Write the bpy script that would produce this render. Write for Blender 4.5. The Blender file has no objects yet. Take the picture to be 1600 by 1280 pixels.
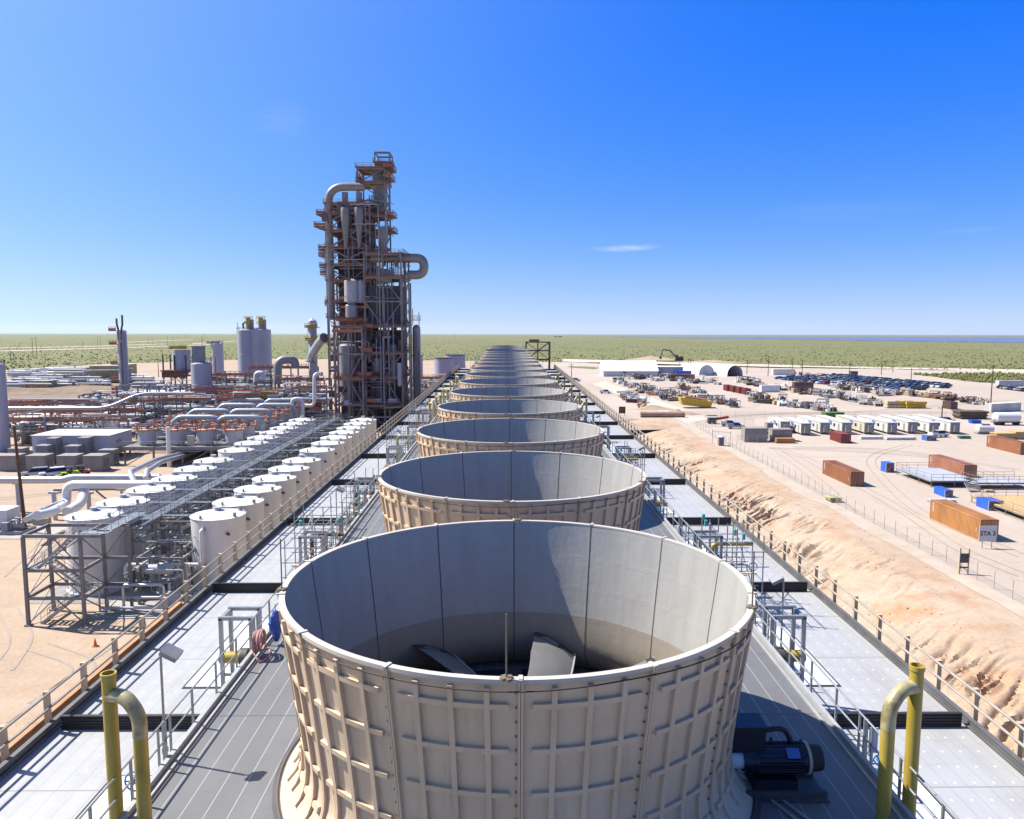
import bpy, math, random
import numpy as np
from mathutils import Vector, Matrix, noise
random.seed(7); RN = np.random.default_rng(5)
R_ = math.radians
SC = bpy.context.scene
COL = SC.collection

# ------------------------------------------------------------------ camera
CAM_H = 28.3
F_PX, PITCH, ROLL, YAW = 1206.11, .1066, .0007, .0080
cd = bpy.data.cameras.new('camera'); cam = bpy.data.objects.new('camera', cd); COL.objects.link(cam)
cd.sensor_width = 36; cd.lens = F_PX / 1600 * 36; cd.clip_start = .1; cd.clip_end = 200000
cam.matrix_world = Matrix.Translation((0, 0, CAM_H)) @ Matrix.Rotation(-YAW, 4, 'Z') @ Matrix.Rotation(math.pi / 2 - PITCH, 4, 'X') @ Matrix.Rotation(ROLL, 4, 'Z')
SC.camera = cam
# ------------------------------------------------------------------ sky, sun, exposure
SUN_EL, SUN_AZ = 51.0, -73.5            # azimuth clockwise from +Y
w = bpy.data.worlds.new('World'); SC.world = w; w.use_nodes = True
nt = w.node_tree; nt.nodes.clear()
wo = nt.nodes.new('ShaderNodeOutputWorld'); bg = nt.nodes.new('ShaderNodeBackground')
sky = nt.nodes.new('ShaderNodeTexSky'); sky.sky_type = 'NISHITA'; sky.sun_disc = False
sky.sun_elevation = R_(SUN_EL); sky.sun_rotation = R_(SUN_AZ)
sky.altitude = 3000; sky.air_density = 1.0; sky.dust_density = 0.0; sky.ozone_density = 8.0
SKY_STRENGTH = 0.07
bg.inputs['Strength'].default_value = SKY_STRENGTH
def _wm(op, a, b=None):
    x = nt.nodes.new('ShaderNodeMath'); x.operation = op
    for i, q in enumerate((a, b)):
        if q is None: continue
        if isinstance(q, (int, float)): x.inputs[i].default_value = q
        else: nt.links.new(q, x.inputs[i])
    return x.outputs[0]
_sun = Vector((math.sin(R_(SUN_AZ)) * math.cos(R_(SUN_EL)), math.cos(R_(SUN_AZ)) * math.cos(R_(SUN_EL)), math.sin(R_(SUN_EL))))
tc = nt.nodes.new('ShaderNodeTexCoord')
_sx = nt.nodes.new('ShaderNodeSeparateXYZ'); nt.links.new(tc.outputs['Generated'], _sx.inputs[0]); _cx = nt.nodes.new('ShaderNodeCombineXYZ')
nt.links.new(_sx.outputs[0], _cx.inputs[0]); nt.links.new(_sx.outputs[1], _cx.inputs[1]); nt.links.new(_wm('MAXIMUM', _wm('ADD', _sx.outputs[2], .0095), .004), _cx.inputs[2]); nt.links.new(_cx.outputs[0], sky.inputs['Vector'])
dt = nt.nodes.new('ShaderNodeVectorMath'); dt.operation = 'DOT_PRODUCT'; dt.inputs[1].default_value = _sun; nt.links.new(tc.outputs['Generated'], dt.inputs[0])
glow = _wm('POWER', _wm('MAXIMUM', dt.outputs['Value'], 0.0), 3.0)       # broad aureole round the sun
sp = nt.nodes.new('ShaderNodeSeparateColor'); nt.links.new(sky.outputs[0], sp.inputs[0])
def soft(x, c):      # eases toward the ceiling c instead of clipping
    return _wm('MULTIPLY', _wm('SUBTRACT', 1.0, _wm('POWER', 2.71828, _wm('MULTIPLY', x, -1.0 / c))), c)
cr = _wm('ADD', soft(_wm('MAXIMUM', _wm('SUBTRACT', _wm('MULTIPLY', _wm('POWER', sp.outputs[0], 1.62), .80), .34), 0.0), 4.6), _wm('MULTIPLY', glow, 3.9))
cg = _wm('MINIMUM', _wm('ADD', soft(_wm('MULTIPLY', _wm('POWER', sp.outputs[1], 1.12), 1.0), 8.8), _wm('MULTIPLY', glow, 4.4)), 6.5)
cb = _wm('MINIMUM', _wm('ADD', _wm('MULTIPLY', sp.outputs[2], 2.05), _wm('MULTIPLY', glow, .6)), 7.1)
hs = nt.nodes.new('ShaderNodeCombineColor')
for i, q in enumerate((cr, cg, cb)): nt.links.new(q, hs.inputs[i])
# one or two thin wisps of cirrus
def _dir(px, py):
    x, y = (px - 800) / F_PX, (py - 640) / F_PX; c, k = math.cos(PITCH), math.sin(PITCH); return Vector((x, c - y * k, -k - y * c)).normalized()
mp = nt.nodes.new('ShaderNodeMapping'); mp.inputs['Scale'].default_value = (9, 9, 60)
nz = nt.nodes.new('ShaderNodeTexNoise'); nz.inputs['Scale'].default_value = 2.0; nz.inputs['Detail'].default_value = 6
nt.links.new(tc.outputs['Generated'], mp.inputs[0]); nt.links.new(mp.outputs[0], nz.inputs['Vector'])
fac = None
for (px, py, sx, sz, am) in ((975, 389, 22, 260, .42), (1000, 386, 26, 240, .30), (450, 188, 26, 40, .07), (1330, 328, 9, 70, .05), (1530, 358, 26, 300, .10)):
    sb = nt.nodes.new('ShaderNodeVectorMath'); sb.operation = 'SUBTRACT'; sb.inputs[1].default_value = _dir(px, py); nt.links.new(tc.outputs['Generated'], sb.inputs[0])
    sc = nt.nodes.new('ShaderNodeVectorMath'); sc.operation = 'MULTIPLY'; sc.inputs[1].default_value = (sx, sx, sz); nt.links.new(sb.outputs[0], sc.inputs[0])
    ln = nt.nodes.new('ShaderNodeVectorMath'); ln.operation = 'LENGTH'; nt.links.new(sc.outputs[0], ln.inputs[0])
    q = _wm('MULTIPLY', _wm('POWER', _wm('MAXIMUM', _wm('SUBTRACT', 1.0, ln.outputs['Value']), 0.0), .8), am); fac = q if fac is None else _wm('ADD', fac, q)
fac = _wm('MULTIPLY', fac, _wm('MULTIPLY', _wm('POWER', nz.outputs[0], 2.0), 3.4))
mx = nt.nodes.new('ShaderNodeMixRGB'); mx.inputs[2].default_value = (5.2, 6.0, 7.2, 1)
nt.links.new(fac, mx.inputs[0]); nt.links.new(hs.outputs[0], mx.inputs[1]); nt.links.new(mx.outputs[0], bg.inputs[0]); nt.links.new(bg.outputs[0], wo.inputs[0])
sl = bpy.data.lights.new('sun', 'SUN'); sl.energy = 5.0; sl.angle = R_(.5); sl.color = (1, .94, .86)
so = bpy.data.objects.new('sun', sl); COL.objects.link(so)
_d = Vector((math.sin(R_(SUN_AZ)) * math.cos(R_(SUN_EL)), math.cos(R_(SUN_AZ)) * math.cos(R_(SUN_EL)), math.sin(R_(SUN_EL))))
so.rotation_euler = _d.to_track_quat('Z', 'Y').to_euler(); so.location = (-60, 20, 120)
vs = SC.view_settings; vs.view_transform = 'Standard'; vs.look = 'None'; vs.gamma = 1; vs.exposure = 1.0; vs.use_curve_mapping = False
SC.render.engine = 'CYCLES'; cy = SC.cycles
cy.use_denoising = True; cy.max_bounces = 6; cy.diffuse_bounces = 2; cy.glossy_bounces = 3; cy.transmission_bounces = 4; cy.transparent_max_bounces = 8; cy.volume_bounces = 0
cy.sample_clamp_indirect = 8

# ------------------------------------------------------------------ surveying: photo direction -> place at a height or a distance
def _ray(px, py):
    x = px - 800; y = py - 640
    c, s = math.cos(-ROLL), math.sin(-ROLL); x, y = c * x - s * y, s * x + c * y
    a, b = x / F_PX, y / F_PX
    c, s = math.cos(PITCH), math.sin(PITCH); X, Y, Z = a, c - b * s, -s - b * c
    c, s = math.cos(-YAW), math.sin(-YAW); return c * X - s * Y, s * X + c * Y, Z
def at(px, py, z=0):
    d = _ray(px, py); t = (z - CAM_H) / d[2]; return Vector((d[0] * t, d[1] * t, z))
def atY(px, py, Y):
    d = _ray(px, py); t = Y / d[1]; return Vector((d[0] * t, Y, CAM_H + d[2] * t))

PS = .0088      # the plain falls away very gently with distance
def zplain(x, y): return -.15 if y < 500 else -.15 - PS * (y - 500) - .00106 * x * (y - 500) / 39500
def at_plain(px, py):
    d = _ray(px, py); t = (CAM_H + .15 - PS * 0) / -d[2]
    if t * d[1] > 500: t = (CAM_H + .15 - PS * 500) / (-d[2] - PS * d[1])
    x, y = d[0] * t, d[1] * t; return Vector((x, y, zplain(x, y)))

# ------------------------------------------------------------------ materials
_M = {}
def mat(name, col, rough=.6, metal=0., var=.12, scale=1.5, bump=0., bscale=30., col2=None, stretch=None, spec=.5):
    if name in _M: return _M[name]
    m = bpy.data.materials.new(name); m.use_nodes = True; _M[name] = m
    n = m.node_tree; b = n.nodes['Principled BSDF']
    b.inputs['Roughness'].default_value = rough; b.inputs['Metallic'].default_value = metal
    b.inputs['Specular IOR Level'].default_value = spec
    if var == 0 and col2 is None and not bump:
        b.inputs['Base Color'].default_value = (*col, 1); return m
    t = n.nodes.new('ShaderNodeTexCoord'); v = t.outputs['Object']
    if stretch:
        q = n.nodes.new('ShaderNodeMapping'); q.inputs['Scale'].default_value = stretch; n.links.new(v, q.inputs[0]); v = q.outputs[0]
    z = n.nodes.new('ShaderNodeTexNoise'); z.inputs['Scale'].default_value = scale; z.inputs['Detail'].default_value = 6; z.inputs['Roughness'].default_value = .62
    n.links.new(v, z.inputs['Vector'])
    r = n.nodes.new('ShaderNodeValToRGB'); e = r.color_ramp.elements
    e[0].position = .33; e[1].position = .67
    c2 = col2 or tuple(min(1, c * (1 + var)) for c in col)
    e[0].color = (*[c * (1 - var) for c in col], 1); e[1].color = (*c2, 1)
    n.links.new(z.outputs[0], r.inputs[0]); n.links.new(r.outputs[0], b.inputs['Base Color'])
    if bump:
        z2 = n.nodes.new('ShaderNodeTexNoise'); z2.inputs['Scale'].default_value = bscale; z2.inputs['Detail'].default_value = 5
        bp = n.nodes.new('ShaderNodeBump'); bp.inputs['Strength'].default_value = bump; bp.inputs['Distance'].default_value = .05
        n.links.new(v, z2.inputs['Vector']); n.links.new(z2.outputs[0], bp.inputs['Height']); n.links.new(bp.outputs[0], b.inputs['Normal'])
    return m

class NB:
    """tiny node builder"""
    def __init__(s, m): s.n = m.node_tree; s.b = s.n.nodes['Principled BSDF']
    def new(s, t, **k):
        x = s.n.nodes.new(t)
        for a, v in k.items(): setattr(x, a, v)
        return x
    def link(s, a, b): s.n.links.new(a, b)
    def math(s, op, a, b=None, c=None):
        x = s.new('ShaderNodeMath', operation=op)
        for i, q in enumerate((a, b, c)):
            if q is None: continue
            if isinstance(q, (int, float)): x.inputs[i].default_value = q
            else: s.link(q, x.inputs[i])
        return x.outputs[0]
    def noise(s, vec, scale, detail=5, rough=.6):
        x = s.new('ShaderNodeTexNoise'); x.inputs['Scale'].default_value = scale; x.inputs['Detail'].default_value = detail; x.inputs['Roughness'].default_value = rough
        s.link(vec, x.inputs['Vector']); return x.outputs[0]
    def ramp(s, fac, stops):
        x = s.new('ShaderNodeValToRGB'); e = x.color_ramp.elements
        while len(e) < len(stops): e.new(.5)
        for q, (p, c) in zip(e, stops): q.position = p; q.color = (*c, 1) if len(c) == 3 else c
        s.link(fac, x.inputs[0]); return x.outputs[0]
    def mix(s, fac, a, b, mode='MIX'):
        x = s.new('ShaderNodeMixRGB', blend_type=mode)
        for i, q in enumerate((fac, a, b)):
            if isinstance(q, (int, float)): x.inputs[i].default_value = q
            elif isinstance(q, tuple): x.inputs[i].default_value = (*q, 1)
            else: s.link(q, x.inputs[i])
        return x.outputs[0]
    def coords(s, scale=None):
        t = s.new('ShaderNodeTexCoord').outputs['Object']
        if scale:
            q = s.new('ShaderNodeMapping'); q.inputs['Scale'].default_value = scale; s.link(t, q.inputs[0]); t = q.outputs[0]
        return t
    def bump(s, h, strength=.4, dist=.05):
        x = s.new('ShaderNodeBump'); x.inputs['Strength'].default_value = strength; x.inputs['Distance'].default_value = dist
        s.link(h, x.inputs['Height']); s.link(x.outputs[0], s.b.inputs['Normal'])
def newmat(name, rough=.8):
    m = bpy.data.materials.new(name); m.use_nodes = True; _M[name] = m
    m.node_tree.nodes['Principled BSDF'].inputs['Roughness'].default_value = rough; return m, NB(m)

# ------------------------------------------------------------------ mesh building
class MB:
    def __init__(s): s.v = []; s.f = []; s.mi = []; s.m = 0
    def add(s, vs_, fs):
        o = len(s.v); s.v.extend([tuple(q) for q in vs_])
        for q in fs: s.f.append([o + i for i in q]); s.mi.append(s.m)
    def box(s, c, d, rz=0., mtx=None):
        x, y, z = (q / 2 for q in d); P = [Vector((a, b, e)) for e in (-z, z) for a, b in ((-x, -y), (x, -y), (x, y), (-x, y))]
        Mx = mtx or Matrix.Rotation(rz, 3, 'Z'); c = Vector(c)
        s.add([Mx @ p + c for p in P], [(3, 2, 1, 0), (4, 5, 6, 7), (0, 1, 5, 4), (1, 2, 6, 5), (2, 3, 7, 6), (3, 0, 4, 7)]); return s
    def bar(s, a, b, w_, h=None):
        a, b = Vector(a), Vector(b); h = h or w_; d = b - a; L = d.length
        if L < 1e-6: return s
        d /= L; up = Vector((0, 0, 1)) if abs(d.z) < .95 else Vector((0, 1, 0))
        sx = d.cross(up).normalized(); u = sx.cross(d)
        P = [p + sx * (i * w_ / 2) + u * (j * h / 2) for p in (a, b) for i, j in ((-1, -1), (1, -1), (1, 1), (-1, 1))]
        s.add(P, [(0, 1, 2, 3), (7, 6, 5, 4), (4, 5, 1, 0), (5, 6, 2, 1), (6, 7, 3, 2), (7, 4, 0, 3)]); return s
    def tube(s, pts, r, n=8, cap=True):
        pts = [Vector(p) for p in pts]; rr = r if isinstance(r, (list, tuple)) else [r] * len(pts)
        T = []
        for i in range(len(pts)):
            t = (pts[min(i + 1, len(pts) - 1)] - pts[max(i - 1, 0)]); T.append(t.normalized())
        u = T[0].orthogonal().normalized(); V = []
        for i, p in enumerate(pts):
            if i: 
                u = (u - T[i] * u.dot(T[i])); u.normalize()
            w_ = T[i].cross(u)
            for k in range(n):
                a = 2 * math.pi * k / n; V.append(p + (u * math.cos(a) + w_ * math.sin(a)) * rr[i])
        Fc = [(i * n + k, i * n + (k + 1) % n, (i + 1) * n + (k + 1) % n, (i + 1) * n + k) for i in range(len(pts) - 1) for k in range(n)]
        if cap: Fc += [tuple(range(n))[::-1], tuple((len(pts) - 1) * n + k for k in range(n))]
        s.add(V, Fc); return s
    def cyl(s, a, b, r, r2=None, n=16): return s.tube([a, b], [r, r if r2 is None else r2], n)
    def lathe(s, prof, n=32, c=(0, 0, 0), flip=False, cap0=False, cap1=False):
        V = [(c[0] + r * math.cos(2 * math.pi * k / n), c[1] + r * math.sin(2 * math.pi * k / n), c[2] + z) for r, z in prof for k in range(n)]
        Fc = [(i * n + k, i * n + (k + 1) % n, (i + 1) * n + (k + 1) % n, (i + 1) * n + k) for i in range(len(prof) - 1) for k in range(n)]
        if flip: Fc = [q[::-1] for q in Fc]
        if cap0: Fc.append(tuple(range(n))[::-1])
        if cap1: Fc.append(tuple((len(prof) - 1) * n + k for k in range(n)))
        s.add(V, Fc); return s
    def quad(s, *p): s.add(p, [tuple(range(len(p)))]); return s
    def rail(s, a, b, h=1.05, step=2., r=.03, mid=True, n=5):
        a, b = Vector(a), Vector(b); k = max(1, round((b - a).length / step))
        for z in ((h, h * .52) if mid else (h,)): s.tube([a + Vector((0, 0, z)), b + Vector((0, 0, z))], r, n, False)
        for i in range(k + 1):
            p = a.lerp(b, i / k); s.tube([p, p + Vector((0, 0, h))], r, n, False)
        return s
    def build(s, name, mats, parent=None, loc=(0, 0, 0), smooth=35, rz=0.):
        me = bpy.data.meshes.new(name); me.from_pydata(s.v, [], s.f)
        for m in (mats if isinstance(mats, (list, tuple)) else [mats]): me.materials.append(m)
        me.polygons.foreach_set('material_index', s.mi)
        if smooth:
            me.polygons.foreach_set('use_smooth', [True] * len(s.f)); me.update(); me.set_sharp_from_angle(angle=R_(smooth))
        me.update()
        o = bpy.data.objects.new(name, me); COL.objects.link(o); o.location = loc; o.rotation_euler.z = rz
        if parent: o.parent = parent
        return o
def bend(*pts, r=.5, n=5):
    """polyline with rounded corners"""
    pts = [Vector(p) for p in pts]; out = [pts[0]]
    for i in range(1, len(pts) - 1):
        a, b, c = pts[i - 1], pts[i], pts[i + 1]
        q = min(r, (a - b).length * .49, (c - b).length * .49)
        p0 = b + (a - b).normalized() * q; p1 = b + (c - b).normalized() * q
        for k in range(n + 1):
            t = k / n; out.append((1 - t) ** 2 * p0 + 2 * t * (1 - t) * b + t * t * p1)
    out.append(pts[-1]); return out
def tag(o, label, cat, group=None, kind=None):
    if label: o['label'] = label
    if cat: o['category'] = cat
    if group: o['group'] = group
    if kind: o['kind'] = kind
    return o
def thing(name, label, cat, loc=(0, 0, 0), rz=0., group=None):
    o = bpy.data.objects.new(name, None); COL.objects.link(o); o.location = loc; o.rotation_euler.z = rz; o.empty_display_size = .5
    return tag(o, label, cat, group)
def struct(o): o['kind'] = 'structure'; return o
_CH = {}
def dup(root, loc, rz=None, label=None, group=None, scale=None):
    def kids(o):
        if o.name not in _CH: _CH[o.name] = [c for c in o.children]
        return _CH[o.name]
    r = root.copy(); COL.objects.link(r); r.location = loc
    if rz is not None: r.rotation_euler.z = rz
    if label: r['label'] = label
    if group: r['group'] = group
    if scale: r.scale = scale
    for ch in kids(root):
        c = ch.copy(); COL.objects.link(c); c.parent = r
        for g in kids(ch):
            d = g.copy(); COL.objects.link(d); d.parent = c
    return r
_O1 = 'zeroth first second third fourth fifth sixth seventh eighth ninth tenth eleventh twelfth thirteenth fourteenth fifteenth sixteenth seventeenth eighteenth nineteenth'.split()
_O2 = {2: 'twent', 3: 'thirt', 4: 'fort', 5: 'fift', 6: 'sixt', 7: 'sevent', 8: 'eight', 9: 'ninet'}
def ordn(n):
    if n < 20: return _O1[n]
    if n >= 100: return 'hundred and ' + ordn(n - 100) if n > 100 else 'hundredth'
    return _O2[n // 10] + ('ieth' if n % 10 == 0 else 'y-' + _O1[n % 10])

# common paints
galv = mat('galvanised_steel', (.42, .44, .46), .45, .55, .15, 3)
steel = mat('grey_structural_steel', (.24, .225, .22), .6, .1, .2, .8)
dsteel = mat('dark_steel', (.10, .09, .09), .6, .1, .25, .8)
white = mat('white_paint', (.78, .78, .77), .45, 0, .05, .5)
tankw = mat('tank_white', (.78, .765, .74), .4, 0, .085, .9, stretch=(1, 1, .14))
lgrey = mat('light_grey_paint', (.50, .50, .53), .5, 0, .10, .4, stretch=(1, 1, .3))
mgrey = mat('mid_grey_paint', (.30, .30, .31), .55, 0, .15, .6)
insul = mat('insulation_cladding', (.60, .61, .63), .38, .55, .08, .8)
orange = mat('orange_safety_paint', (.56, .19, .09), .6, 0, .2, 1.2)
yellow = mat('yellow_paint', (.62, .42, .04), .55, 0, .15, 1.5)
bluep = mat('blue_paint', (.02, .12, .60), .5, 0, .1, 1)
black = mat('black_rubber', (.02, .02, .022), .7, 0, .1, 2)
rust = mat('rust_brown', (.22, .09, .05), .75, 0, .3, 1.2)
conc = mat('concrete', (.42, .40, .37), .85, 0, .15, .5, .3, 8)
beige = mat('beige_paint', (.52, .46, .35), .6, 0, .12, .7)
greenp = mat('green_paint', (.08, .22, .10), .6, 0, .2, 1)
glass = mat('vehicle_glass', (.02, .025, .03), .08, 0, 0)
wood = mat('weathered_timber', (.60, .46, .31), .8, 0, .18, 3, .3, 40, stretch=(1, 1, .15))
# ------------------------------------------------------------------ ground
def sand_mat(name, a, b, c, s1=.02, s2=.25, bump=.5):
    m, q = newmat(name, .92); v = q.coords()
    n1 = q.noise(v, s1, 6, .6); n2 = q.noise(v, s2, 8, .65); n3 = q.noise(v, 3.0, 4, .6)
    k = q.mix(.45, q.ramp(n1, [(.42, a), (.58, b)]), q.ramp(n2, [(.36, a), (.52, b), (.66, c)]))
    for sc_, am in (((.02, .35, 1), .4), ((.5, .03, 1), .3)):      # tyre tracks and drag marks
        n4 = q.noise(q.coords(sc_), 1.0, 7, .7); k = q.mix(q.ramp(n4, [(.52, (0, 0, 0)), (.70, (am, am, am))]), k, tuple(x * .72 for x in a))
    n5 = q.noise(v, .008, 4, .6); k = q.mix(q.ramp(n5, [(.45, (0, 0, 0)), (.7, (.6, .6, .6))]), k, tuple(x * .85 for x in c))
    k = q.mix(.35, k, q.ramp(n3, [(.3, tuple(x * .8 for x in a)), (.7, tuple(min(1, x * 1.1) for x in b))]))
    q.link(k, q.b.inputs['Base Color']); q.bump(n3, bump, .06); return m
yard_m = sand_mat('pale_compacted_sand', (.43, .35, .28), (.55, .465, .395), (.48, .36, .26))
lefts_m = sand_mat('tan_sand', (.40, .275, .18), (.50, .375, .27), (.56, .475, .40), .035, .35)
bank_m = sand_mat('orange_sand_bank', (.43, .27, .16), (.54, .425, .32), (.57, .48, .395), .06, .35, 1.0)
road_m = sand_mat('pale_dirt_road', (.60, .50, .40), (.66, .57, .48), (.58, .46, .34), .03, .3)
_q = NB(bank_m); _sp = _q.new('ShaderNodeSeparateXYZ'); _v = _q.coords(); _q.link(_v, _sp.inputs[0])      # paler wind-blown sand low on the bank, redder cut earth above
_x = _q.math('ADD', _sp.outputs[0], _q.math('MULTIPLY', _q.math('SUBTRACT', _q.noise(_v, .09, 5, .65), .5), 16.0))
_k = _q.b.inputs['Base Color'].links[0].from_socket
_lo = _q.math('MULTIPLY', _q.math('LESS_THAN', _x, 33.0), .8); _mr = _q.new('ShaderNodeMapRange'); _q.link(_x, _mr.inputs[0]); _mr.inputs[1].default_value = 36.0; _mr.inputs[2].default_value = 29.0
_k = _q.mix(_q.math('MULTIPLY', _mr.outputs[0], .8), _k, (.60, .53, .45))
_m2 = _q.new('ShaderNodeMapRange'); _q.link(_q.noise(_v, .16, 6, .7), _m2.inputs[0]); _m2.inputs[1].default_value = .50; _m2.inputs[2].default_value = .66
_w = _q.new('ShaderNodeMapRange'); _q.link(_x, _w.inputs[0]); _w.inputs[1].default_value = 34.0; _w.inputs[2].default_value = 39.0
_k = _q.mix(_q.math('MULTIPLY', _q.math('MULTIPLY', _m2.outputs[0], _w.outputs[0]), .75), _k, (.44, .24, .115)); _q.link(_k, _q.b.inputs['Base Color'])
# scrub plain: sandy soil with cover of green bushes
m, q = newmat('scrub_plain_ground', .95); v = q.coords()
d1 = q.noise(v, .12, 6, .7); d2 = q.noise(v, .012, 5, .6); d3 = q.noise(q.coords((.0016, .006, 1)), 1, 5, .6)
g = q.ramp(d1, [(.28, (.27, .235, .095)), (.42, (.175, .172, .046)), (.66, (.115, .133, .034))])
g = q.mix(q.ramp(d2, [(.42, (0, 0, 0)), (.72, (.5, .5, .5))]), g, (.26, .24, .09))
g = q.mix(q.ramp(d3, [(.62, (0, 0, 0)), (.78, (.35, .35, .35))]), g, (.36, .31, .17))
q.link(g, q.b.inputs['Base Color'])
plain_m = m
def grid_sheet(name, m, xs, yfun0, yfun1, ny=1, z=0., zf=None):
    b = MB(); V = []
    for x in xs:
        y0, y1 = yfun0(x), yfun1(x)
        for j in range(ny + 1):
            y = y0 + (y1 - y0) * j / ny; V.append((x, y, z if zf is None else zf(x, y)))
    F = [(i * (ny + 1) + j, (i + 1) * (ny + 1) + j, (i + 1) * (ny + 1) + j + 1, i * (ny + 1) + j + 1) for i in range(len(xs) - 1) for j in range(ny)]
    b.add(V, F); return struct(b.build(name, m, smooth=None if zf is None else 60))
HX0, HX1, HY0, HY1 = 16.4, 51.0, -60., 238.    # the sunk strip beside the cooling tower
BIG = 40000.
b = MB()
X = sorted({-BIG, -9000., -3000., -900., HX0, HX1, 900., 3000., 9000., BIG}); Yv = [-3000., HY0, HY1, 500., 1500., 5000., 15000., BIG]
for i in range(len(X) - 1):
    for j in range(len(Yv) - 1):
        if X[i] == HX0 and Yv[j] == HY0: continue
        b.quad(*[(x, y, zplain(x, y)) for x, y in ((X[i], Yv[j]), (X[i + 1], Yv[j]), (X[i + 1], Yv[j + 1]), (X[i], Yv[j + 1]))])
struct(b.build('scrub_plain', plain_m, smooth=None))
_BX = [-900, -420, -330, -300, -208, -80, 56, 100, 198, 336, 560]; _BY = [440, 480, 495, 600, 690, 660, 620, 578, 533, 502, 480]
def yfar(x): return float(np.interp(x, _BX, _BY)) + 14 * noise.noise((x * .03, 2, 0)) + 6 * noise.noise((x * .15, 5, 0))
xr = list(np.arange(HX1, 560, 4.)); xl = list(np.arange(-900, HX0, 4.)) + [HX0]; xm = list(np.linspace(HX0, HX1, 10))
grid_sheet('yard_ground', yard_m, xr, lambda x: HY0, yfar, 2)
grid_sheet('plant_ground', lefts_m, xl, lambda x: HY0, yfar, 2)
grid_sheet('far_yard_ground', yard_m, xm, lambda x: HY1, yfar, 2)
def poly_sheet(name, pts, m, z, rag=0., n=14, plain=False):
    P = []
    for i, a in enumerate(pts):
        c = pts[(i + 1) % len(pts)]
        for k in range(n):
            t = k / n; x = a[0] + (c[0] - a[0]) * t; y = a[1] + (c[1] - a[1]) * t
            P.append((x + rag * noise.noise((x * .11, y * .11, 3)), y + rag * noise.noise((x * .11, y * .11, 9)), z + (zplain(x, y) if plain else 0)))
    bb = MB(); bb.quad(*P); return struct(bb.build(name, m, smooth=None))
pp = lambda *L: [tuple(at(x, y))[:2] for x, y in L]
poly_sheet('scrub_verge', pp((1425, 585), (1520, 597), (1650, 605), (1650, 587), (1540, 583)), plain_m, .03, 6)
poly_sheet('scrub_verge', pp((890, 575), (935, 577), (935, 573.5), (890, 572)), plain_m, .03, 5)
poly_sheet('dirt_road', pp((880, 561), (1250, 571), (1250, 574.5), (880, 565)), road_m, .02, 4)
poly_sheet('dirt_road', pp((1250, 573.5), (1650, 581.5), (1650, 578.5), (1250, 571.5)), road_m, .024, 3)
poly_sheet('dirt_road', pp((925, 600), (1075, 662), (1110, 655), (945, 596)), road_m, .028, 1)
for k, L in enumerate([((0, 544.5), (130, 542.5), (260, 538), (260, 537.4), (130, 541.6), (0, 543.6)), ((180, 536), (300, 531.2), (300, 530.8), (180, 535.2)), ((0, 549.5), (200, 544), (330, 539), (330, 538.3), (200, 543), (0, 548.3)), ((300, 538), (375, 533), (375, 532.5), (300, 537))]):
    poly_sheet('dirt_track', [tuple(at_plain(x, y))[:2] for x, y in L], road_m, .3, 4, plain=True)
# sandy bank between the cooling tower and the fenced yard, with rain rills
def bank_z(x, y):
    edge = 46.2 + 2.0 * noise.noise((y * .025, 1, 0)) ; foot = edge - 13.5 + 2.5 * noise.noise((y * .05, 7, 0))
    t = max(0., min(1., (x - foot) / (edge - foot))); s = t * t * (3 - 2 * t)
    z = -2.5 + 2.5 * s
    wv = y + 1.6 * noise.noise((x * .25, y * .12, 4)) - .68 * x
    act = max(0., .25 + 1.3 * noise.noise((y * .045, x * .03, 11)) + .35)
    r = abs(noise.noise((x * .10, wv * .55, 0))); r2 = abs(noise.noise((x * .22, wv * 1.25, 20)))
    body = max(0., 1 - abs((x - (edge - 7)) / 8.5)) 
    cut = max(0., 1 - r / .13); cut2 = max(0., 1 - r2 / .16); seg = max(0., min(1., .65 + 2.4 * noise.noise((x * .16, y * .16, 50))))
    z -= act * body * seg * (1.7 * cut ** .9 + .8 * cut2 ** .9) ; z += act * body * .14 * noise.noise((x * .3, wv * .8, 60))
    z += .10 * noise.noise((x * .5, y * .5, 30)) + .16 * noise.noise((x * .12, y * .1, 31)) * (1 if x < edge else .25)
    e = min(1., (HX1 - x) / 2.5); e2 = min(1., (HY1 - y) / 6)
    k = max(0., min(e, 1)); z = z * k
    if y > HY1 - 40: z *= max(0., (HY1 - y) / 40)
    return z
NXB, NYB = 130, 1150
grid_sheet('sandy_bank', bank_m, [HX0 + (HX1 - HX0) * (i / NXB) for i in range(NXB + 1)], lambda x: -2., lambda x: HY1, NYB, 0, bank_z)
poly_sheet('bank_top_path', [(50.3, 30), (52.4, 30), (52.9, 215), (50.5, 215)], mat('bank_path_sand', (.50, .41, .33), .95, 0, .12, .3), .035, 1.2, 60)
tr_m = mat('tyre_worn_sand', (.40, .325, .265), .95, 0, .1, .6)
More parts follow.
